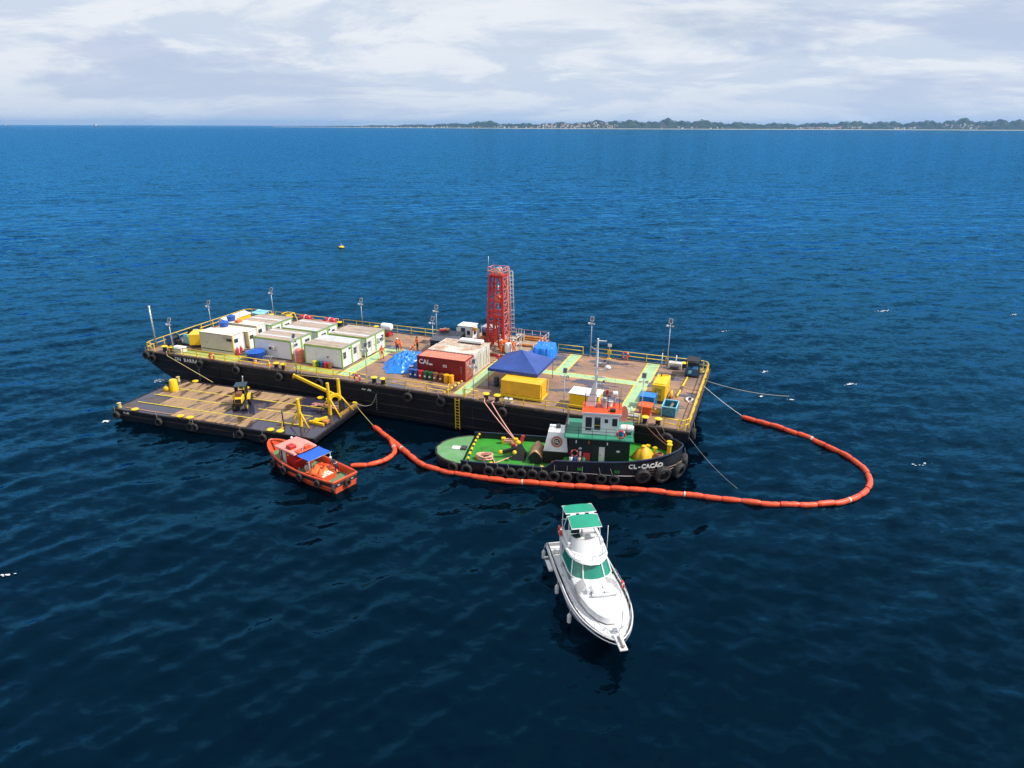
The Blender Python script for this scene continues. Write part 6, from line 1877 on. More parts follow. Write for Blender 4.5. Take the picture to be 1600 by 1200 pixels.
# raised pale line along the forward bulwark and freeing ports
MB().tube([(x, -tb(x) - .012, 1.05) for x in np.linspace(.3, 7.2, 12)], .03, 6).build('sheer_line', M_['galv'], tug)
for x_ in np.linspace(.4, 6.9, 6):
    MB().box(x_, x_ + .05, -3.20, -3.145, 1.1, 1.95).build('bulwark_stay', M_['tug_bow'], tug)
for x_ in (2.2, 5.4):
    q = MB().box(x_, x_ + .42, -3.168, -3.152, 1.28, 1.56).build('freeing_port', M_['tug_green'], tug)
for k_, ch_ in enumerate('CL-CAC\u00c3O'):
    x_ = 6.75 + k_ * .36
    d_ = (tb(x_ + .05) - tb(x_ - .05)) / .1
    lettering(ch_, .58, M_['letter'], tug, face_frame((x_, -tb(x_) * .992 - .02, 1.92), (1, -d_, 0), (0, -.02, 1)), name='letter', bold=.022, extrude=.012)
# deckhouse, teal deck, wheelhouse
MB().bbox(1.3, 6.6, -1.85, 1.85, .75, 3.78, .04).build('deckhouse', M_['tug_house'], tug)
MB().bbox(.9, 6.9, -2.1, 2.1, 3.78, 3.92, .03).build('boat_deck', M_['tug_teal'], tug)
MB().bbox(-1.0, 1.25, -1.3, 1.3, .75, 2.0, .04).build('engine_casing', M_['tug_house'], tug)
def hpart(nm, x0, x1, z0, z1, m, d=.03, parent=None):
    return MB().bbox(x0, x1, -1.85 - d, -1.845, z0, z1, .008).build(nm, m, parent or tug)
dr = hpart('door', 3.95, 4.45, 1.6, 3.05, M_['white_dirty']); MB().box(4.05, 4.1, -1.92, -1.88, 2.2, 2.35).build('handle', M_['frame'], dr)
hpart('doorway', 3.35, 3.9, 1.6, 3.15, M_['black'], .015)
hpart('fire_box', 2.6, 3.2, 1.7, 2.4, M_['raft_red'], .22)
hpart('notice', 2.25, 2.43, 2.0, 2.5, M_['white'], .02)
for x_, m_ in ((1.9, 'white'), (3.0, 'orange'), (4.6, 'white')):
    hpart('deck_lamp', x_, x_ + .1, 3.3, 3.55, M_[m_], .1)
MB().ball((5.6, -1.93, 2.75), .18, .08, .12).build('porthole', M_['galv'], tug)
MB().ball((2.32, -1.93, 2.8), .16, .08, .12).build('porthole', M_['galv'], tug)
for k, m_ in enumerate(('letter', 'bin_blue', 'rope_pink', 'tug_teal')):
    t = thing('small_drum', ('white', 'blue', 'pink', 'green')[k] + ' small drum beside the tug deckhouse wall', 'drum', tw_(1.55 + k * .36, -2.25, 1.60), TA, 'small drums on the tug side deck')
    MB().lathe([(.15, 0), (.16, .05), (.16, .45), (.12, .5)], n=12).build('body', M_[m_], t); MB().lathe([(.1, .5), (.1, .55)], n=8).build('cap', M_['frame'], t)
life_ring(tw_(1.85, -1.98, 2.35), TA, 'red life ring on the black deckhouse wall of the tug', .3)
# wheelhouse: tapered, windows all round
wh = MB()
bot = [(2.35, -1.12), (5.35, -1.12), (5.35, 1.12), (2.35, 1.12)]; top = [(2.4, -1.08), (5.6, -1.08), (5.6, 1.08), (2.4, 1.08)]
wh.add([(x, y, 3.92) for x, y in bot] + [(x, y, 5.85) for x, y in top], [(3, 2, 1, 0), (4, 5, 6, 7), (0, 1, 5, 4), (1, 2, 6, 5), (2, 3, 7, 6), (3, 0, 4, 7)])
house = wh.build('wheelhouse', M_['white'], tug)
def win(nm, x0, x1, z0, z1, frame=True):
    f = MB().box(x0 - .05, x1 + .05, -1.145, -1.10, z0 - .05, z1 + .05).build('window', M_['white'], house)
    MB().box(x0, x1, -1.155, -1.146, z0, z1).build('pane', M_['pane'], f)
win('w', 2.65, 3.2, 4.55, 5.5); win('w', 3.42, 3.95, 4.35, 5.55); win('w', 4.3, 4.6, 5.05, 5.4); win('w', 4.95, 5.4, 4.8, 5.5)
MB().box(2.65, 3.2, -1.15, -1.12, 4.25, 4.45).build('vent', M_['frame'], house)
MB().box(3.42, 3.95, -1.17, -1.156, 4.75, 4.8).build('grab_rail', M_['yellow'], house)
for y_ in (-.7, 0, .7):
    f = MB().add([(5.49, y_ - .27, 4.85), (5.49, y_ + .27, 4.85), (5.585, y_ + .27, 5.55), (5.585, y_ - .27, 5.55)], [(0, 1, 2, 3)]).build('pane', M_['pane'], house)
rf = MB().bbox(2.28, 5.75, -1.25, 1.25, 5.85, 6.0, .03).build('roof', M_['tug_orange'], tug)
MB().bbox(2.28, 5.75, -1.27, -1.252, 5.84, 5.98, .004).build('roof_edge', M_['white'], rf)
MB().bbox(4.7, 5.2, -.95, -.55, 6.0, 6.25, .04).build('radio_box', M_['black'], rf)
# railings on the boat deck and wheelhouse top (thin dark tube)
def tug_rail(pts, h, z, levels, gap=1.1, m='frame'):
    mb = MB(); pts = [Vector((*p, z)) for p in pts]
    for a_, b_ in zip(pts[:-1], pts[1:]):
        for l in levels:
            mb.cyl(a_ + Vector((0, 0, h * l)), b_ + Vector((0, 0, h * l)), .02, n=5)
    o = mb.build('railing', M_[m], tug)
    for a_, b_ in zip(pts[:-1], pts[1:]):
        k = max(1, round((b_ - a_).length / gap))
        for i in range(k + 1):
            p = a_.lerp(b_, i / k); MB().cyl(p, p + Vector((0, 0, h)), .024, n=5).build('post', M_[m], o)
tug_rail([(1.0, 2.0), (.95, -2.02), (6.85, -2.02), (6.85, 2.02)], .95, 3.92, (.35, .68, 1.0))
tug_rail([(2.5, 1.15), (2.5, -.2), (5.5, -.2), (5.5, 1.15)], 1.25, 6.0, (.5, 1.0))
# mast with fin, spreaders, radar, domes
MB().add([(2.55, .25, 6.0), (3.35, .25, 6.0), (3.35, .55, 6.0), (2.55, .55, 6.0), (3.12, .32, 8.0), (3.38, .32, 8.0), (3.38, .48, 8.0), (3.12, .48, 8.0)], [(3, 2, 1, 0), (4, 5, 6, 7), (0, 1, 5, 4), (1, 2, 6, 5), (2, 3, 7, 6), (3, 0, 4, 7)]).build('mast_fin', M_['white'], tug)
mst = MB().cyl((3.35, .4, 6.0), (3.35, .4, 12.2), .14, .08, n=10).build('mast', M_['white'], tug)
for z_, L_ in ((12.0, .75), (10.0, .75), (9.35, .95), (8.7, .8), (8.1, .7)):
    MB().bar((3.35, .4, z_), (3.35 + L_, .4, z_), .08).build('spreader', M_['white'], mst)
for k in range(16):
    MB().cyl((3.35, .4, 6.8 + k * .32), (3.08, .4, 6.8 + k * .32), .018, n=4).build('step', M_['white'], mst)
MB().bar((3.35, .4, 11.0), (2.75, .4, 11.5), .06).build('spreader', M_['white'], mst)
MB().ball((4.3, .4, 9.62), .27, .27, .2).build('radar_dome', M_['white'], mst)
for z_ in (10.12, 8.22):
    MB().bbox(3.95, 4.1, .32, .48, z_, z_ + .18, .03).build('navigation_light', M_['black'], mst)
for x_, m_, h_ in ((4.1, 'galv', .75), (4.65, 'white', .55)):
    s_ = MB().lathe([(.22, 0), (.22, h_ * .55), (.3, h_ * .6), (.3, h_ * .9), (.12, h_)], (x_, .55, 6.0), 12).build('vent_cowl', M_[m_], rf)
MB().lathe([(.2, 0), (.2, .9), (.1, .95)], (4.2, .1, 6.0), 12).build('vent_cowl', M_['galv'], rf)
sl = MB().cyl((5.1, .6, 6.0), (5.1, .6, 7.0), .06, n=6).build('searchlight', M_['galv'], rf)
MB().lathe([(.24, -.2), (.26, .15), (.2, .2)], (5.1, .6, 7.15), 12, axis='X').build('lamp_body', M_['white'], sl)
MB().cyl((4.35, .5, 6.0), (4.35, .5, 7.3), .04, n=5).bbox(4.25, 4.5, .42, .58, 7.1, 7.5, .03).build('fire_monitor', M_['raft_red'], rf)
for x_, y_, h_ in ((5.9, -.5, 2.6), (3.9, .8, 2.2), (5.0, .9, 2.4)):
    MB().cyl((min(x_, 5.6), y_, 6.0), (min(x_, 5.6), y_, 6.0 + h_), .015, n=4).build('whip_antenna', M_['frame'], rf)
board = MB().lathe([(.75, -.03), (.75, .03)], (0, 0, 0), 20, axis='Y')
bo = MB(); bo.add([(5.95 + x * .45, -.2 + y, 5.6 + z * 1.05) for x, y, z in board.v], board.f); bo.build('day_shape', mat('salmon_disc', (0.75, 0.25, 0.18), .6), tug)
# life raft canister, ring, boarding things on the boat deck
lr = thing('life_raft_canister', 'white life-raft canister on the tug boat deck beside the wheelhouse', 'life raft', tw_(6.25, -.6, 3.92), TA)
MB().lathe([(.2, -.62), (.32, -.5), (.35, -.05), (.35, .05), (.32, .5), (.2, .62)], (0, 0, .5), 16, axis='X').build('shell', M_['white'], lr)
MB().lathe([(.36, -.04), (.36, .04)], (0, 0, .5), 16, axis='X').build('seam_band', M_['orange'], lr); MB().box(-.4, .4, -.25, .25, .02, .2).build('cradle', M_['frame'], lr)
life_ring(tw_(5.75, -2.06, 4.45), TA, 'red life ring on the tug boat deck rail', .34)
t = thing('tarpaulin_roll', 'blue rolled tarpaulin against the tug wheelhouse front', 'tarpaulin', tw_(5.75, -.95, 3.93), TA); MB().bbox(-.2, .25, -.3, .3, 0, .5, .1).build('roll', M_['tarp_blue'], t); MB().torus((0, 0, .25), .3, .02, 'Y', 12, 4).build('tie', M_['rope'], t)
# funnel with ring emblem
fu = MB(); fu.add([(-1.0, -1.25, 2.0), (1.2, -1.25, 2.0), (1.2, .95, 2.0), (-1.0, .95, 2.0), (-.62, -.95, 3.75), (1.0, -.95, 3.75), (1.0, .75, 3.75), (-.62, .75, 3.75)], [(3, 2, 1, 0), (4, 5, 6, 7), (0, 1, 5, 4), (1, 2, 6, 5), (2, 3, 7, 6), (3, 0, 4, 7)])
f_ = fu.build('funnel', M_['white'], tug)
Mf = face_frame((.18, -1.11, 2.9), (1, 0, 0), (0, .169, .986))
def disc(r0, r1, off, m):
    mb = MB(); n = 28; vs_ = []
    for r in (r0, r1):
        for i in range(n):
            vs_.append(tuple(Mf @ Vector((r * math.cos(2 * PI * i / n), r * math.sin(2 * PI * i / n), off))))
    if r0 > 0: mb.add(vs_, [(i, (i + 1) % n, n + (i + 1) % n, n + i) for i in range(n)])
    else: mb.add(vs_[n:], [tuple(range(n))])
    mb.build('emblem', m, f_)
disc(0, .52, .006, M_['black']); disc(.40, .50, .012, mat('emblem_salmon', (0.62, 0.2, 0.12), .6)); disc(0, .36, .010, mat('emblem_pale', (0.6, 0.42, 0.33), .6)); disc(0, .28, .014, M_['black'])
lettering('CL', .34, M_['letter'], f_, Mf @ Matrix.Translation((0, 0, .022)), name='emblem_letters', bold=.01)
MB().cyl((.2, .1, 3.7), (.2, .1, 4.05), .22, n=12).build('exhaust', M_['frame'], f_)
MB().add([(.95, .6, 3.75), (1.15, .6, 3.75), (1.12, .7, 4.6), (1.0, .7, 4.4)], [(0, 1, 2, 3)]).build('vane', M_['white'], f_)
# aft deck: towing hook frame, rope drum, striped tow bar
tk = thing('towing_winch', 'black towing hook frame with yellow tips on the tug deck', 'winch', tw_(-3.75, -.3, .76), TA)
MB().add([(-.2, -.9, 0), (1.1, -.9, 0), (1.1, .7, 0), (-.2, .7, 0), (.35, -.25, 1.35), (.6, -.25, 1.35), (.6, .1, 1.35), (.35, .1, 1.35)], [(3, 2, 1, 0), (4, 5, 6, 7), (0, 1, 5, 4), (1, 2, 6, 5), (2, 3, 7, 6), (3, 0, 4, 7)]).build('housing', M_['black'], tk)
MB().bar((.4, -.1, .9), (-1.1, -.4, .5), .3).build('hook_arm', M_['black'], tk); MB().ball((-1.2, -.42, .5), .24, .2, .22).build('hook_tip', M_['yellow_box'], tk)
MB().ball((.35, -.1, 1.45), .25, .2, .22).build('crosshead', M_['yellow_box'], tk); MB().ball((.15, -.95, .85), .2, .2, .2).build('hook_tip', M_['yellow_box'], tk)
MB().cyl((.55, .2, 1.3), (.75, .3, 2.0), .16, n=10).build('red_bell', M_['raft_red'], tk); MB().bbox(-.4, 0, .4, .75, 0, .95, .05).build('control_box', M_['raft_red'], tk)
rd = thing('rope_drum', 'rope drum under a tan tarpaulin beside the tug funnel', 'rope drum', tw_(-1.15, -.3, .76), TA)
q = []
for a in np.linspace(0, PI, 13):
    q.append([(-.55 + .62 * math.cos(a) * (1 + .06 * math.sin(5 * a)), y_, .45 + .72 * math.sin(a) * (1 + .05 * math.sin(3 * y_ + 7 * a)) - .25 * (1 - math.sin(a))) for y_ in np.linspace(-1.2, 1.1, 14)])
MB().loft(q).build('cover', mat('tan_tarpaulin', (0.50, 0.30, 0.15), .6, var=.15, bump=.4), rd)
MB().lathe([(.55, -1.2), (.55, -1.1), (.3, -1.05), (.3, 1.0), (.55, 1.05), (.55, 1.12)], (-.55, 0, .5), 16, axis='Y').build('drum', M_['black'], rd)
MB().box(-1.0, -.1, -1.25, 1.15, 0, .1).build('base', M_['black'], rd)
tbp = MB().bar((-7.55, -2.9, .78), (-7.55, -2.9, 1.5), .14).bar((-7.55, 2.9, .78), (-7.55, 2.9, 1.5), .14).build('tow_bar_post', M_['black'], tug)
arc = [Vector((-7.6, y_, 1.25 + .9 * math.sqrt(max(0, 1 - (y_ / 2.95) ** 2)) * .35)) for y_ in np.linspace(-2.9, 2.9, 15)]
bar_ = MB().tube(arc, .1, 8).build('tow_bar', M_['black'], tug)
for i in range(0, 14, 2):
    MB().tube([arc[i], arc[i].lerp(arc[i + 1], .5), arc[i + 1]], .112, 8).build('yellow_band', M_['yellow_box'], bar_)
MB().bbox(-9.7, -8.9, -.35, .25, .98, 1.12, .02).build('stern_hatch', M_['white'], tug); MB().bbox(-8.85, -8.3, -.35, .3, .98, 1.2, .02).build('hatch_coaming', M_['frame'], tug)
for x_ in (-5.2, -4.0):
    MB().lathe([(.16, 0), (.14, .5), (.22, .55), (.22, .62)], (x_, 2.2, .74), 10).build('bitt', M_['yellow_box'], tug)
for x_ in (-5.5, -.95, .0):
    MB().lathe([(.14, 0), (.12, .4), (.19, .45), (.1, .5)], (x_, -2.75, .74), 10).build('bitt', M_['yellow_box'], tug)
MB().bbox(-.2, .35, -2.2, -1.75, .76, 1.35, .04).build('red_locker', M_['raft_red'], tug)
rc = thing('rope_coil', 'coiled pink hawser lying on the green aft deck of the tug', 'rope', tw_(-6.3, -1.2, .76), TA)
mb = MB()
for k in range(9):
    ro_ = random.uniform(.45, .8); ox_, oy_ = random.uniform(-.12, .12), random.uniform(-.1, .1); p0_ = random.uniform(0, 6)
    mb.tube([(ox_ + ro_ * math.cos(a) * (1 + .08 * math.sin(2 * a + p0_)), oy_ + ro_ * .72 * math.sin(a) * (1 + .08 * math.sin(3 * a + p0_)), .06 + .045 * k + .05 * math.sin(2 * a + p0_)) for a in np.linspace(0, 2 * PI, 25)[:-1]], .055, 6, closed=True)
mb.build('coil', M_['rope_pink'], rc); MB().tube([(.7, -.1, .1), (.9, -.5, .06), (1.0, -.95, .06), (1.3, -.6, .06), (2.3, .6, .06), (2.9, 1.9, .06), (2.6, 2.7, .10), (1.9, 3.2, .3)], .055, 6).build('tail', M_['rope_pink'], rc)
rc = thing('rope_coil', 'pink rope turned round yellow bitts at the tug bulwark', 'rope', tw_(-4.6, 2.3, .95), TA)
mb = MB()
for k in range(4):
    mb.tube([(.82 * math.cos(a), .24 * math.sin(a), .06 * k) for a in np.linspace(0, 2 * PI, 25)[:-1]], .045, 6, closed=True)
mb.build('turns', M_['rope_pink'], rc)
# foredeck
cv = thing('covered_windlass', 'windlass under a pointed yellow tarpaulin on the tug foredeck', 'windlass', tw_(7.85, -.35, 1.62), TA)
q = []
for z_, k in ((0, 1.0), (.25, .92), (.7, .6), (1.05, .2), (1.1, .05)):
    q.append([(.95 * k * math.cos(a) * (1 + .12 * math.sin(4 * a + .5)), .8 * k * math.sin(a) * (1 + .1 * math.sin(7 * a)), z_ + .03 * math.sin(9 * a)) for a in np.linspace(0, 2 * PI, 33)[:-1]])
MB().loft(q, closed=True, cap1=True).build('cover', M_['tarp_yellow'], cv); MB().lathe([(.2, 1.05), (.24, 1.12), (.1, 1.2)], n=10).build('cap', M_['yellow_box'], cv)
for x_, y_ in ((8.9, .7), (8.3, 1.1)):
    MB().lathe([(.14, 0), (.12, .45), (.22, .5), (.2, .58)], (x_, y_, 1.6), 10).build('bitt', M_['yellow_box'], tug)
for y_ in (-.18, .42):
    b_ = MB().lathe([(.2, 0), (.16, .1), (.16, 1.2), (.24, 1.25), (.24, 1.36), (.1, 1.4)], (10.1, y_ + .1, 1.6), 12).build('bow_bollard', M_['yellow_box'], tug)
rc = thing('rope_coil', 'brown rope heap on the foredeck beside the bow bollards', 'rope', tw_(9.2, -.45, 1.62), TA)
mb = MB()
for k in range(7):
    mb.tube([((.5 - .03 * k) * math.cos(a) + .03 * math.sin(k), (.42 - .03 * k) * math.sin(a), .06 + .075 * k + .03 * math.sin(2 * a + k)) for a in np.linspace(0, 2 * PI, 19)[:-1]], .055, 6, closed=True)
mb.build('coil', mat('brown_rope', (0.33, 0.13, 0.08), .8, var=.25, scale=3), rc)
# tyres round the tug
G_G = 'tyres hung along the tug'
names = ['black tyre hung furthest aft on the tug beside the round stern', 'black tyre hung on the tug at the striped tow bar', 'black tyre hung on the tug aft side below the coiled pink hawser', 'black tyre hung on the tug side, second past the pink hawser coil', 'black tyre hung on the tug side, third past the pink hawser coil',
         'black tyre hung on the tug side below the towing hook frame', 'black tyre hung on the tug side below the tan drum cover', 'black tyre hung on the tug side in line with the rope drum', 'black tyre hung on the tug side below the black engine casing', 'black tyre hung on the tug side where the bulwark steps up']
for k, (x_, lab) in enumerate(zip((-8.9, -7.6, -5.6, -4.6, -3.65, -2.7, -1.7, -.75, .2, 1.3), names)):
    a = math.atan2(tb(x_ + .1) - tb(x_ - .1), .2)
    tyre(tw_(x_, -tb(x_) * .995 - .2, .62), TA - a, lab, G_G, .5, random.uniform(-.4, .4))
for x_, z_, lab in ((2.6, .72, 'black tyre hung on the tug below its forward deckhouse wall'), (4.3, .75, 'black tyre hung on the tug below the white deckhouse door'), (5.4, .75, 'black tyre hung on the tug just before its painted name')):
    tyre(tw_(x_, -tb(x_) - .2, z_), TA, lab, G_G, .46, random.uniform(-.4, .4))
for x_, r_, lab in ((7.6, .68, 'big truck tyre hung under the tug name lettering'), (9.3, .78, 'biggest truck tyre hung at the tug bow shoulder'), (10.75, .7, 'big truck tyre hung at the very tip of the tug bow')):
    a = math.atan2(tb(x_ + .1) - tb(x_ - .1), .2)
    tyre(tw_(x_ + .2, -tb(x_) * .9 - .28, 1.05), TA - a, lab, G_G, r_, random.uniform(-.2, .2), lean=R(14))
tyre(tw_(11.5, .35, 1.2), TA + PI / 2, 'big truck tyre hung over the tug stem, facing the open sea', G_G, .72)

# ------------------------------------------------------------------ the small red boat
RA = R(-36.0); RO = Vector((-18.2, 54.6, 0))
rb = thing('fishing_boat', 'small red wooden workboat with pink-roofed wheelhouse and blue awning', 'boat', RO, RA + PI)   # bow towards the pontoon
def rw(x, y, z=0.0):
    a = RA + PI
    return (RO.x + x * math.cos(a) - y * math.sin(a), RO.y + x * math.sin(a) + y * math.cos(a), z)
M_['boat_red'] = mat('boat_orange_red', (0.66, 0.085, 0.025), .45, var=.12, scale=1.2, col2=(0.4, 0.06, 0.03), amt=.2)
M_['boat_band'] = mat('boat_black_band', (0.02, 0.018, 0.02), .5, var=.2)
M_['boat_deep'] = mat('boat_deep_red', (0.42, 0.015, 0.012), .45, var=.12)
M_['boat_pink'] = mat('faded_pink_roof', (0.72, 0.26, 0.22), .55, var=.08, scale=1.0)
M_['boat_green'] = mat('faded_green_deck', (0.12, 0.22, 0.11), .65, var=.15, scale=1.0)
def rbb(x):
    return 1.62 * (1 - max(0, (x - .4) / 5.0) ** 2.2) ** .65 + .02 if x > .4 else 1.62 - .10 * ((.4 - x) / 5.2) ** 2 * 3.2
st_ = []
for x in list(np.linspace(-4.9, .4, 9)) + list(np.linspace(.9, 5.38, 16)):
    b_ = rbb(x); zs_ = 1.0 + .75 * max(0, (x + 1.5) / 6.9) ** 1.7 + .08 * max(0, (-x - 2) / 3)
    st_.append((x, b_, b_ * (.86 if x < 1 else .86 - .45 * ((x - 1) / 4.4)), zs_, .42 if x < 2.8 else .75))
boat_hull(rb, st_, .10, M_['boat_red'], M_['boat_red'], M_['boat_red'], M_['boat_green'], .10, transom=True, rake=lambda x: .9 * max(0, (x - 1.5) / 3.9) ** 1.6)
def side_y(s_, z):
    x, bs, bw, zs, zd = s_
    pts = [(zs, bs), (zs * .72, bs * .985 + bw * .015), (zs * .38, bs * .45 + bw * .55), (0, bw)]
    pts = pts[::-1]
    return float(np.interp(z, [p[0] for p in pts], [p[1] for p in pts]))
for sg in (-1, 1):
    mb = MB(); secs = []
    for s_ in st_:
        z1, z0 = s_[3] * .86, s_[3] * .55
        secs.append([(s_[0], sg * (side_y(s_, z1) + .012), z1), (s_[0], sg * (side_y(s_, (z0 + z1) / 2) + .012), (z0 + z1) / 2), (s_[0], sg * (side_y(s_, z0) + .012), z0)])
    MB().loft(secs).build('side_band', M_['boat_band'], rb)
    MB().tube([(s_[0], sg * (side_y(s_, s_[3] * .42) + .02), s_[3] * .42) for s_ in st_], .06, 6).build('rubbing_strake', M_['boat_red'], rb)
MB().box(-4.93, -4.905, -1.25, 1.25, .55, .88).build('transom_band', M_['boat_band'], rb)
for y_ in (-.75, .75):
    lettering('BA', .2, M_['letter'], rb, face_frame((-4.945, y_, .72), (0, -1, 0), (0, 0, 1)))
lettering('VIEIRA'[:0] + 'I I I I I', .18, M_['letter'], rb, face_frame((-1.6, 1.645, .74), (-1, 0, 0), (0, -.03, 1)), name='name_marks') if False else None
# wheelhouse
MB().bbox(.5, 2.75, -.98, .98, .45, 2.15, .03).build('wheelhouse', M_['boat_deep'], rb)
f_ = MB().box(1.75, 2.55, .982, 1.0, .55, 2.05).build('door_frame', M_['white'], rb)
MB().box(2.2, 2.48, 1.001, 1.01, .7, 1.95).build('doorway', M_['frame'], f_); MB().box(1.8, 2.12, 1.001, 1.02, .6, 2.0).build('sliding_door', M_['white_dirty'], f_)
for y_ in (-.5, .1, .7):
    w = MB().box(2.751, 2.77, y_ - .22, y_ + .22, 1.35, 1.95).build('window', M_['white'], rb); MB().box(2.771, 2.778, y_ - .18, y_ + .18, 1.39, 1.91).build('pane', M_['pane'], w)
MB().add([(.15, -1.25, 2.15), (3.05, -1.25, 2.2), (3.05, 1.25, 2.2), (.15, 1.25, 2.15), (.2, -1.2, 2.25), (1.6, -1.25, 2.33), (3.0, -1.2, 2.3), (3.0, 1.2, 2.3), (1.6, 1.25, 2.33), (.2, 1.2, 2.25)],
         [(3, 2, 1, 0), (4, 5, 8, 9), (5, 6, 7, 8), (0, 1, 6, 5, 4), (3, 9, 8, 7, 2), (1, 2, 7, 6), (0, 4, 9, 3)]).build('roof', M_['boat_pink'], rb)
MB().bbox(1.0, 1.65, .3, .95, 2.3, 2.62, .03).build('roof_box', M_['boat_deep'], rb)
MB().bbox(-.15, .55, -.8, .9, 2.27, 2.36, .02).bbox(.1, .4, -.5, .1, 2.36, 2.65, .04).build('roof_rack', M_['boat_red'], rb)
MB().tube([(.3, -.4, 2.35), (.35, -.1, 2.75), (.1, .2, 2.7), (.0, .5, 2.35)], .03, 5).build('grab_bar', M_['galv'], rb)
MB().ball((2.9, -.6, 2.42), .12).build('masthead_light', M_['letter'], rb)
MB().box(1.3, 1.6, .985, .995, 1.65, 1.8).build('name_plate', M_['yellow'], rb)
# awning
q = []
for x in np.linspace(-.15, -1.75, 7):
    q.append([(x, y_, 2.25 - .10 * ((x + .95) / .8) ** 2 * 0 - .06 * math.cos(y_ * 1.4) + .04 * math.sin(3 * x) - .08 * (-.15 - x)) for y_ in np.linspace(-1.2, 1.2, 9)])
MB().loft(q).build('awning', mat('bright_blue_awning', (0.01, 0.10, 0.55), .5, var=.12), rb)
for y_ in (-1.15, 1.15):
    MB().cyl((-1.72, y_, .5), (-1.72, y_, 2.1), .03, n=6).build('awning_post', M_['galv'], rb)
MB().cyl((-1.72, -1.35, 2.08), (-1.72, 1.35, 2.08), .03, n=6).build('awning_bar', M_['galv'], rb)
# on the boat: folded orange boom, crate, white reel, person
t = thing('boom_heap', 'heap of folded orange boom fabric on the red boat deck', 'boom', rw(-1.6, -.1, .45), RA + PI)
q = []
nrg = np.random.default_rng(3)
gx, gy = np.linspace(-1.3, 1.1, 26), np.linspace(-1.1, 1.0, 22)
for i, x in enumerate(gx):
    row_ = []
    for j, y in enumerate(gy):
        e_ = max(0, 1 - ((x + .1) / 1.3) ** 4) * max(0, 1 - (y / 1.1) ** 4)
        z = .72 * e_ * (.55 + .45 * abs(math.sin(3.2 * x + 1.5 * y)) ** .7) * (.7 + .3 * abs(math.sin(5 * y + 2 * x))) + .02
        row_.append((x + .08 * math.sin(6 * y), y + .08 * math.sin(7 * x), z))
    q.append(row_)
MB().loft(q).build('folds', mat('orange_boom_folds', (0.78, 0.15, 0.03), .5, var=.15, bump=.3), t)
MB().tube([(-1.0, -.9, .1), (-.2, -.6, .55), (.6, -.2, .6), (1.0, .3, .2)], .14, 8).build('roll', M_['boom'], t)
t = thing('fish_crate', 'orange-red crate of pale goods on the red boat deck', 'crate', rw(-2.75, .35, .45), RA + PI)
MB().box(-.55, .55, -.75, -.69, 0, .5).box(-.55, .55, .69, .75, 0, .5).box(-.55, -.49, -.689, .689, 0, .5).box(.49, .55, -.689, .689, 0, .5).box(-.48, .48, -.68, .68, .02, .3).build('box', M_['boat_red'], t)
for k in range(10):
    MB().bbox(-.42 + (k % 3) * .28, -.18 + (k % 3) * .28, -.6 + (k // 3) * .31, -.34 + (k // 3) * .31, .31, .46 + .03 * (k % 2), .03).build('packet', M_['beige_roof'], t)
t = thing('rope_reel', 'white rope reel under the blue awning of the red boat', 'reel', rw(-.65, .45, .45), RA + PI)
MB().lathe([(.36, -.2), (.36, -.16), (.2, -.15), (.2, .15), (.36, .16), (.36, .2)], (0, 0, .42), 18, axis='Y').build('spool', M_['white_dirty'], t); MB().bar((-.3, 0, .02), (.3, 0, .02), .1).bar((0, -.2, .05), (0, .2, .42), .06).build('stand', M_['frame'], t)
person('person in dark clothes and white cap bending on the red boat', rw(-3.0, -.75, .46), RA + PI + R(100), 'bend', 'navy', 'navy', 'white', group='crew of the red boat')
G_R = 'tyres hung along the small red boat'
for x_, r_, lab in ((3.0, .36, 'small tyre hung near the red boat bow'), (1.1, .36, 'small tyre hung below the red boat wheelhouse door'), (-1.0, .36, 'small tyre hung amidships on the red boat'), (-3.2, .34, 'small tyre hung below the orange crate on the red boat')):
    tyre(rw(x_, rbb(x_) + .16, .62), RA + PI + PI, lab, G_R, r_, random.uniform(-.3, .3))
tyre(rw(-4.95, 1.35, .62), RA + PI + R(125), 'small tyre hung on the red boat transom corner', G_R, .36)
tyre(rw(-5.05, -.1, .6), RA + PI + PI / 2, 'small tyre hung at the middle of the red boat transom', G_R, .34)

# ------------------------------------------------------------------ the white motor yacht
YA = math.atan2(-10.7, 1.87); YO = Vector((5.25, 36.85, 0))
yt = thing('motor_yacht', 'white flybridge motor yacht with green glass and green bimini', 'yacht', YO, YA)
def yw(x, y, z=0.0):
    return (YO.x + x * math.cos(YA) - y * math.sin(YA), YO.y + x * math.sin(YA) + y * math.cos(YA), z)
M_['gel'] = mat('white_gelcoat', (0.66, 0.665, 0.67), .25, var=.03, scale=.8, col2=(0.55, 0.54, 0.52), amt=.15, scale2=.9, coat=.3)
M_['gel_grey'] = mat('nonskid_pale_grey', (0.56, 0.57, 0.58), .6, var=.05)
M_['green_glass'] = glass('green_tinted_glass', (0.01, 0.20, 0.135), .06)
M_['green_dark'] = glass('dark_green_glass', (0.006, 0.075, 0.05), .06)
M_['bimini'] = mat('green_bimini_canvas', (0.005, 0.26, 0.16), .6, var=.1, scale=1.0)
M_['steel'] = mat('polished_steel', (0.62, 0.63, 0.65), .22, .9, var=.05)
def yb(x):
    return 1.92 if x < 0 else 1.92 * (1 - (x / 5.55) ** 2.6) ** .72 + .015
def yzs(x): return 1.22 + .40 * max(0, (x + 5) / 10.5) ** 1.6
st_ = [(x, yb(x) - (.06 * max(0, -x - 2) / 3.3), yb(x) * (.86 if x < 0 else .86 - .5 * (x / 5.5) ** 1.3), yzs(x), .62 if x < -2.5 else yzs(x) - .05) for x in list(np.linspace(-5.3, -2.6, 6)) + [-2.45] + list(np.linspace(-2, 0, 5)) + list(np.linspace(.4, 5.52, 20))]
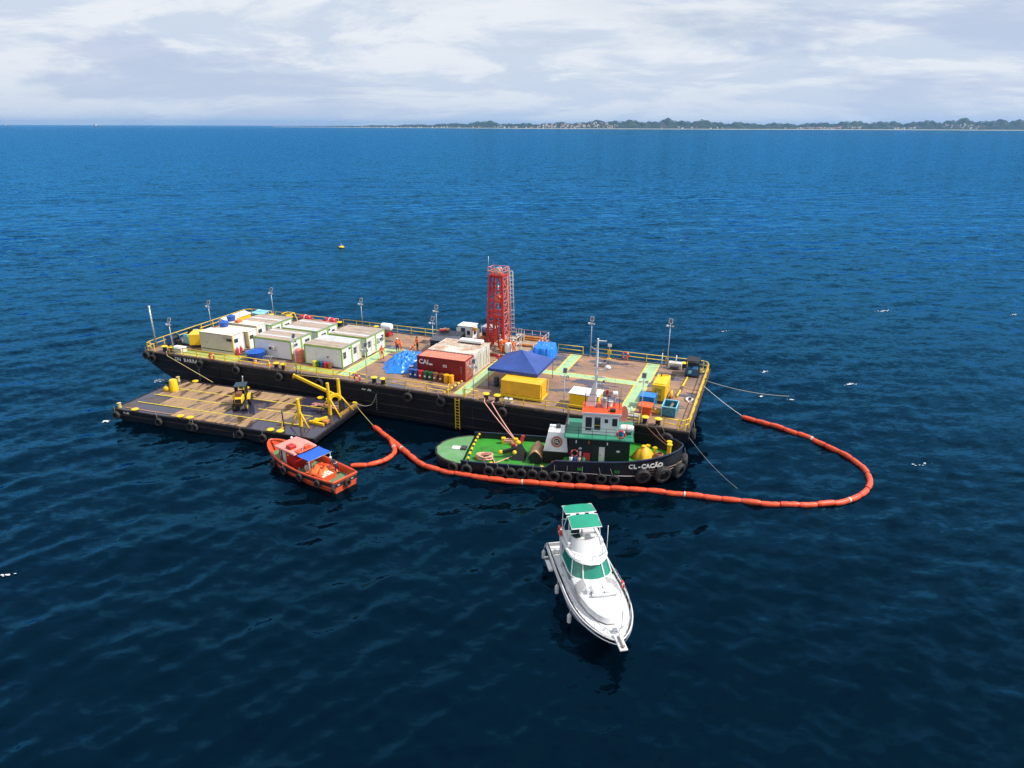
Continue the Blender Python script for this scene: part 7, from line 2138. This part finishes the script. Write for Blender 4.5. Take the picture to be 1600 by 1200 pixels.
boat_hull(yt, st_, .16, M_['gel'], M_['gel'], M_['gel'], M_['gel'], .05, rake=lambda x: 2.3 * max(0, (x - .2) / 5.3) ** 1.7)
for sg in (-1, 1):
    MB().tube([(s_[0], sg * (s_[1] + .015), s_[3] * .84) for s_ in st_], .045, 6).build('rub_rail', M_['steel'], yt)
MB().bbox(-5.95, -5.31, -1.45, 1.45, .28, .40, .03).build('swim_platform', M_['gel'], yt)
MB().bbox(-5.2, -4.7, -1.7, 1.7, .66, 1.05, .05).build('aft_bench', M_['gel_grey'], yt)
MB().bbox(-4.6, -4.0, .75, 1.65, .66, 1.1, .04).build('locker', mat('cream_vinyl', (0.6, 0.55, 0.44), .5), yt)
# foredeck moulding and cabin
def ring(x0, x1, y, z, front=.55, n=9):
    """plan outline with a rounded front: half width y, from x0 aft to x1 at the nose"""
    pts = [(x0, -y), ((x0 + x1) / 2, -y)]
    for i in range(n + 1):
        a = -PI / 2 + PI * i / n
        pts.append((x1 - (x1 - x0) * front * (1 - math.cos(a)), y * math.sin(a)))
    pts += [((x0 + x1) / 2, y), (x0, y)]
    return [(px_, py_, z) for px_, py_ in pts]
MB().loft([ring(-.6, 4.1, 1.42, 1.6, .75), ring(-.6, 3.95, 1.36, 1.92, .75), ring(-.6, 3.5, 1.15, 2.05, .75), ring(-.6, 2.6, .7, 2.1, .75)], closed=True, cap1=True).build('trunk_cabin', M_['gel'], yt)
MB().loft([ring(-2.9, .55, 1.45, 1.35, .35), ring(-2.9, .45, 1.43, 2.02, .35)], closed=True).build('cabin_side', M_['gel'], yt)
# raked windscreen band: posts and panes
lo, hi = ring(-2.6, .50, 1.42, 2.0, .42, 9), ring(-2.6, -.25, 1.18, 2.86, .42, 9)
glassm = MB().loft([lo, hi], smooth=True).build('window_band', M_['green_glass'], yt)
inner = MB()
for i in (0, 1, 2, 4, 5, 6, 7, 8, 9, 11, 12, 13):
    if i in (0, 3, 5, 8, 9, 13) or i == 5:
        pass
for i in (0, 3, 5, 8, 10, 13):
    a_, b_ = Vector(lo[i]), Vector(hi[i]); n2 = Vector((a_.x * .0 + .02, math.copysign(.015, a_.y), 0))
    MB().bar(a_ + n2, b_ + n2, .075).build('window_post', M_['gel'], glassm)
MB().tube([Vector(p) + Vector((.01, 0, 0)) for p in lo], .05, 6).build('window_sill', M_['gel'], glassm)
for sy in (-1, 1):
    MB().add([(-2.4, sy * 1.452, 1.55), (-.4, sy * 1.456, 1.62), (-.2, sy * 1.45, 1.98), (-2.1, sy * 1.44, 1.98)], [(0, 1, 2, 3)]).build('side_window', M_['green_dark'], yt)
# flybridge
MB().loft([ring(-4.0, .0, 1.32, 2.86, .45), ring(-4.0, .12, 1.38, 2.95, .45), ring(-4.0, .0, 1.34, 3.04, .45)], closed=True, cap0=True, cap1=True).build('flybridge_deck', M_['gel'], yt)
co = []
for z_, xo, yo in ((3.04, -1.05, 1.0), (3.5, -1.35, .95), (3.72, -1.5, .9)):
    co.append([(xo - .75 * (1 - math.cos(a)), yo * math.sin(a), z_) for a in np.linspace(-PI / 2, PI / 2, 13)])
MB().loft(co).loft([[(x - .1, y * .93, z) for x, y, z in s_] for s_ in co]).build('flybridge_fairing', M_['gel'], yt)
for sy in (-1, 1):
    MB().bbox(-3.9, -1.9, sy * 1.12 - .12, sy * 1.12 + .12, 3.04, 3.42, .04).build('coaming', M_['gel'], yt)
MB().bbox(-2.3, -1.95, .0, .8, 3.04, 3.75, .05).build('helm_console', M_['gel'], yt)
MB().bbox(-2.9, -2.5, -.75, -.15, 3.3, 3.45, .04).bbox(-2.98, -2.86, -.75, -.15, 3.45, 3.95, .04).build('helm_seat', mat('dark_green_vinyl', (0.006, 0.035, 0.03), .5), yt)
MB().cyl((-2.7, -.45, 3.04), (-2.7, -.45, 3.3), .07, n=8).build('seat_post', M_['steel'], yt)
MB().bbox(-3.5, -3.0, .1, .95, 3.04, 3.45, .05).build('bench_seat', M_['gel_grey'], yt)
MB().tube([(-1.7, -1.2, 3.15), (-.75, -1.05, 3.3), (-.35, -.55, 3.32), (-.28, 0, 3.32), (-.35, .55, 3.32), (-.75, 1.05, 3.3), (-1.7, 1.2, 3.15)], .02, 5).build('flybridge_rail', M_['steel'], yt)
for a_ in ((-.75, -1.05), (-.28, 0), (-.75, 1.05)):
    MB().cyl((*a_, 3.02), (*a_, 3.31), .016, n=5).build('rail_post', M_['steel'], yt)
# supports of the flybridge overhang
for sy in (-1, 1):
    MB().add([(-3.9, sy * 1.3, 2.86), (-3.2, sy * 1.3, 2.86), (-2.7, sy * 1.42, 1.35), (-3.0, sy * 1.42, 1.35)], [(0, 1, 2, 3)]).build('wing_support', M_['gel'], yt)
MB().bbox(-2.95, -2.88, -1.38, 1.38, .66, 2.86, .01).build('aft_bulkhead', M_['gel'], yt)
MB().box(-2.97, -2.951, -.75, .75, .75, 2.5).build('saloon_door', M_['green_dark'], yt)
# bimini: two green panels in a tube frame
for nm, x0, x1, z0, z1, w in (('front', -1.75, -2.95, 4.55, 4.80, 1.02), ('rear', -3.25, -4.45, 4.80, 4.70, 1.05)):
    q = []
    for x, z in zip(np.linspace(x0, x1, 6), np.linspace(z0, z1, 6)):
        q.append([(x, y_, z + .07 * (1 - (y_ / w) ** 2)) for y_ in np.linspace(-w + .04, w - .04, 8)])
    o = MB().loft(q).build('bimini_panel', M_['bimini'], yt)
    MB().tube([(x0, -w, z0), (x0, w, z0), (x1, w, z1), (x1, -w, z1)], .035, 6, closed=True).build('panel_frame', M_['white'], o)
for y_ in (-.62, .0, .66):
    MB().bbox(-3.22, -2.97, y_ - .2, y_ + .2, 4.80, 4.86, .02).build('rod_holder_plate', M_['gel_grey'], yt)
for sy in (-1, 1):
    for x0, x1 in ((-2.2, -2.5), (-3.6, -3.1), (-3.8, -4.2)):
        MB().cyl((x0, sy * 1.12, 3.4), (x1, sy * 1.0, 4.72), .03, n=6).build('bimini_post', M_['white'], yt)
MB().tube([(-3.9, -1.1, 3.1), (-4.15, -1.1, 3.85), (-4.15, 1.1, 3.85), (-3.9, 1.1, 3.1)], .03, 6).build('aft_rail', M_['steel'], yt)
MB().cyl((-1.6, 1.4, 2.9), (-1.75, 1.45, 4.6), .02, n=5).build('whip_antenna', M_['white'], yt)
# deck rails, pulpit, anchor, cleats
for sy in (-1, 1):
    pts = [(x, sy * (yb(x) - .13), yzs(x) + .52 + (.0 if x > -1 else 0)) for x in np.linspace(-.8, 5.0, 14)]
    pts = [(-1.2, sy * 1.78, yzs(-1.2) + .05)] + pts + [(5.9, sy * .2, yzs(5.5) + .62)]
    o = MB().tube(pts, .02, 5).build('deck_rail', M_['steel'], yt)
    for x in np.linspace(-.3, 5.0, 7):
        MB().cyl((x + .12, sy * (yb(x) - .16), yzs(x)), (x, sy * (yb(x) - .13), yzs(x) + .52), .016, n=5).build('rail_post', M_['steel'], o)
MB().bbox(5.0, 6.35, -.24, .24, yzs(5.4) - .02, yzs(5.4) + .1, .03).build('bow_pulpit', M_['gel'], yt)
MB().bar((5.3, 0, yzs(5.4) + .16), (6.25, 0, yzs(5.4) + .16), .09).bar((6.1, -.12, yzs(5.4) + .15), (6.1, .12, yzs(5.4) + .15), .07).build('anchor', mat('weathered_anchor', (0.3, 0.24, 0.19), .5, .5), yt)
MB().bbox(4.55, 4.85, -.14, .14, yzs(4.6), yzs(4.6) + .22, .04).build('anchor_windlass', M_['steel'], yt)
for sy in (-.55, .55):
    MB().bar((4.45, sy - .1, yzs(4.5) + .08), (4.45, sy + .1, yzs(4.5) + .08), .05).build('cleat', M_['steel'], yt)
lt = thing('inflatable_tender', 'white folded tender strapped on the yacht foredeck', 'tender', yw(1.65, .15, 2.08), YA)
MB().bbox(-.45, .35, -.75, .75, .05, .30, .1).build('cover', M_['gel'], lt); MB().tube([(.42, -.8, .12), (.5, 0, .12), (.42, .8, .12)], .11, 8).build('tube', M_['gel_grey'], lt); MB().cyl((-.25, -.95, .12), (.1, -.9, .12), .15, n=10).build('roll', M_['white'], lt); MB().tube([(-.5, .0, .18), (0, 0, .33), (.55, 0, .18)], .02, 5).build('strap', M_['frame'], lt)
G_F = 'white fenders hung along the yacht'
for x_, y_, lab in ((-5.0, -2.12, 'white fender hung at the yacht stern corner'), (-1.0, -2.1, 'white fender hung below the yacht side window'), (1.9, -2.0, 'white fender hung forward below the yacht windscreen')):
    f_ = thing('boat_fender', lab, 'fender', yw(x_, y_, .55), YA, G_F)
    MB().lathe([(.05, -.38), (.13, -.3), (.14, .2), (.08, .32), (.04, .36)], n=12).build('body', M_['gel_grey'], f_); MB().cyl((0, 0, .36), (0, .12, .85), .015, n=5).build('line', M_['rope_white'], f_)
MB().bbox(-4.2, -2.6, -2.28, -1.96, .75, .98, .06).build('boarding_plank', M_['gel'], yt); MB().bbox(-3.9, -3.7, -2.3, -1.94, .985, 1.05, .02).build('plank_strap', M_['frame'], yt)
t = life_ring(yw(-3.55, -1.36, 3.35), YA, 'red horseshoe life ring on the yacht flybridge side', .3)
life_ring(yw(.75, 1.78, 1.75), YA, 'orange life ring on the yacht side deck rail', .22)

# ------------------------------------------------------------------ containment boom, ropes, foam
def smooth_path(pts, n):
    pts = [Vector(p) for p in pts]; out = []
    P = [pts[0] * 2 - pts[1]] + pts + [pts[-1] * 2 - pts[-2]]
    for i in range(1, len(P) - 2):
        for k in range(20):
            t = k / 20; a, b, c, d = P[i - 1], P[i], P[i + 1], P[i + 2]
            out.append(.5 * ((2 * b) + (c - a) * t + (2 * a - 5 * b + 4 * c - d) * t * t + (3 * b - a - 3 * c + d) * t ** 3))
    out.append(pts[-1])
    cum = [0]
    for a, b in zip(out[:-1], out[1:]): cum.append(cum[-1] + (b - a).length)
    res = []
    for q in np.linspace(0, cum[-1], n):
        i = min(int(np.searchsorted(cum, q)), len(out) - 1); i = max(i, 1)
        f = (q - cum[i - 1]) / max(1e-9, cum[i] - cum[i - 1]); res.append(out[i - 1].lerp(out[i], f))
    return res, cum[-1]
def boom_line(label, uv, z=.0, r=.25, seg=1.55):
    pts = [Vector((*px(u, v, .12), .12)) for u, v in uv]
    _, L_ = smooth_path(pts, 4)
    n = max(2, round(L_ / seg)); k = 8
    path, _ = smooth_path(pts, n * k + 1)
    t = thing('containment_boom', label, 'boom', path[0])
    for i in range(n):
        p = path[i * k:(i + 1) * k + 1]
        c = p[k // 2]
        w_ = wave_height(c.x, c.y) * .5
        rr = [r * (.78 if j in (0, k) else .95 if j in (1, k - 1) else 1.0 + .05 * math.sin(j * 2.1 + i)) for j in range(k + 1)]
        jig = random.uniform(-.05, .05)
        q = [Vector((a.x, a.y, a.z + w_ + jig * math.sin(PI * j / k))) - path[0] for j, a in enumerate(p)]
        o = MB().tube(q, rr, 10).build('float_section', M_['boom'], t)
        mid = [Vector((a.x, a.y, a.z - .42 + w_)) - path[0] for a in p]
        if i % 9 == 4:
            MB().tube([q[0] - (q[1] - q[0]) * .2, q[0] + (q[1] - q[0]) * .5], r * .98, 10).build('end_plate', M_['white_dirty'], o)
        else:
            MB().tube([q[0] - (q[1] - q[0]) * .12, q[0] + (q[1] - q[0]) * .25], r * .86, 8).build('joint_strap', M_['bin_red'], o)
    MB().loft([[tuple(a - path[0] + Vector((0, 0, -.05))), tuple(a - path[0] + Vector((0, 0, -.75)))] for a in path]).build('skirt', mat('boom_skirt', (0.25, 0.04, 0.02), .7), t)
    return t
boom_line('long orange containment boom looping round the tug and out to sea', [(585, 668), (612, 688), (640, 711), (672, 731), (750, 746), (850, 755), (960, 762), (1080, 773), (1200, 786), (1290, 786), (1342, 773), (1360, 751), (1343, 724), (1302, 699), (1240, 674), (1200, 661), (1160, 650)])
boom_line('short orange boom linking the red boat stern to the long boom', [(549, 728), (582, 726), (603, 718), (617, 706), (611, 690)], r=.23)

M_['rope_brown'] = mat('brown_line', (0.26, 0.13, 0.09), .8)
def rope(label, pts, r, m, sag=0.0, cat='rope', name='mooring_rope', group=None):
    pts = [Vector(p) for p in pts]; out = []
    for a, b in zip(pts[:-1], pts[1:]):
        for k in range(12):
            f = k / 12; q = a.lerp(b, f); q.z -= sag * 4 * f * (1 - f); out.append(q)
    out.append(pts[-1])
    o = MB().tube([q - out[0] for q in out], r, 6).build(name, M_[m], None, out[0])
    return tag(o, label, cat, group, 'thing')
rope('yellow mooring line from the barge end down to the pontoon', [bd(3.4, .2, .3), bd(3.9, -.2, -.1), pt_(PL * 0 + 5.2, PW - .3, .4)], .035, 'rope')
rope('grey line hanging from the barge bollards to the pontoon corner', [bd(33.0, .3, .3), bd(32.3, -.5, -2.0), pt_(PL - .4, PW - .6, .3)], .03, 'rope_grey', .25)
rope('pale line from the pontoon corner to the end of the long boom', [pt_(PL - .15, PW - 1.0, .1), (*px(585, 668, .2), .25)], .025, 'rope', .05)
rope('pink hawser from the barge bollards down to the tug bitts', [bd(45.0, .5, .45), bd(45.2, -.1, .05), tw_(-4.3, 2.4, 1.3)], .05, 'rope_pink', .1)
rope('second strand of pink hawser running to the tug bitts', [bd(46.2, .5, .45), bd(46.0, -.1, .05), tw_(-4.2, 2.42, 1.3)], .05, 'rope_pink', .1)
rope('brown line from the tug bow bollards up to the barge', [bd(61.3, .5, .4), bd(61.4, -.1, .05), tw_(10.1, -.1, 2.7)], .025, 'rope_brown', .12)
rope('second brown line from the tug bow bollards up to the barge', [bd(62.3, .5, .4), bd(62.2, -.1, .05), tw_(10.1, .5, 2.7)], .025, 'rope_brown', .15)
rope('white line from the barge end rail to the boom tip at sea', [bd(BL - .1, 11.5, .5), (*px(1159, 649, .2), .25)], .03, 'rope_white', .12)
rope('rusty anchor chain running from the barge end into the sea', [bd(BL - .1, 14.2, .1), (*px(1255, 618, -.3), -.3)], .035, 'rope_grey', .5, 'chain', 'anchor_chain')
rope('thin line from the barge corner down into the sea', [bd(BL - .3, .5, -.3), (*px(1160, 768, -.2), -.2)], .015, 'rope_grey', .4)

# foam flecks on breaking crests
M_['foam'] = mat('sea_foam', (0.72, 0.75, 0.77), .8, var=.1, scale=3)
fv, ff = [], []
def foam_patch(u, v, L_, W_, n):
    x0, y0 = px(u, v, 0)
    for i in range(n):
        a = random.gauss(0, .33) * L_; b = random.gauss(0, .3) * W_
        x = x0 + a * math.cos(R(16)) - b * math.sin(R(16)); y = y0 + a * math.sin(R(16)) + b * math.cos(R(16))
        r = random.uniform(.03, .12) * (1.3 - abs(a) / L_); z = wave_height(x, y) * .75 + .05
        k = random.randint(5, 7); o = len(fv)
        for j in range(k):
            t = 2 * PI * j / k; q = r * random.uniform(.5, 1.2)
            fv.append((x + q * 1.6 * math.cos(t), y + q * .7 * math.sin(t), z + random.uniform(-.02, .03)))
        ff.append(tuple(range(o, o + k)))
for u, v, L_, W_, n in ((1379, 484, 2.2, .5, 30), (1330, 598, 1.5, .4, 26), (1196, 580, 1.8, .6, 12), (1585, 490, 1.8, .4, 12), (1132, 517, 1.6, .3, 10), (1190, 620, .8, .3, 8), (1238, 624, .8, .3, 8),
                        (1065, 375, 1.5, .3, 6), (250, 597, 1.3, .7, 34), (166, 660, .6, .5, 30), (10, 903, 1.0, .3, 8), (1440, 725, 2.2, .4, 7), (70, 340, 1.5, .3, 5)):
    foam_patch(u, v, L_, W_, n)
me = bpy.data.meshes.new('foam'); me.from_pydata(fv, [], ff); me.update()
fo = bpy.data.objects.new('foam', me); COL.objects.link(fo); me.materials.append(M_['foam'])
tag(fo, 'white foam flecks on scattered wave crests', 'foam', kind='stuff')

# ------------------------------------------------------------------ thin sea air
hz = MB().box(-26000, 26000, -400, 30000, -4, 190).build('haze', M_['white'])
hm_ = bpy.data.materials.new('sea_haze'); hm_.use_nodes = True
for n__ in list(hm_.node_tree.nodes):
    if n__.type == 'BSDF_PRINCIPLED': hm_.node_tree.nodes.remove(n__)
pv = hm_.node_tree.nodes.new('ShaderNodeVolumePrincipled')
pv.inputs['Color'].default_value = (0.26, 0.56, 1.0, 1)
pv.inputs['Density'].default_value = 3.4e-5
pv.inputs['Anisotropy'].default_value = 0.2
hm_.node_tree.links.new(pv.outputs[0], hm_.node_tree.nodes['Material Output'].inputs['Volume'])
hz.data.materials.clear(); hz.data.materials.append(hm_)
tag(hz, 'thin blue sea haze over the water', 'haze', kind='stuff')
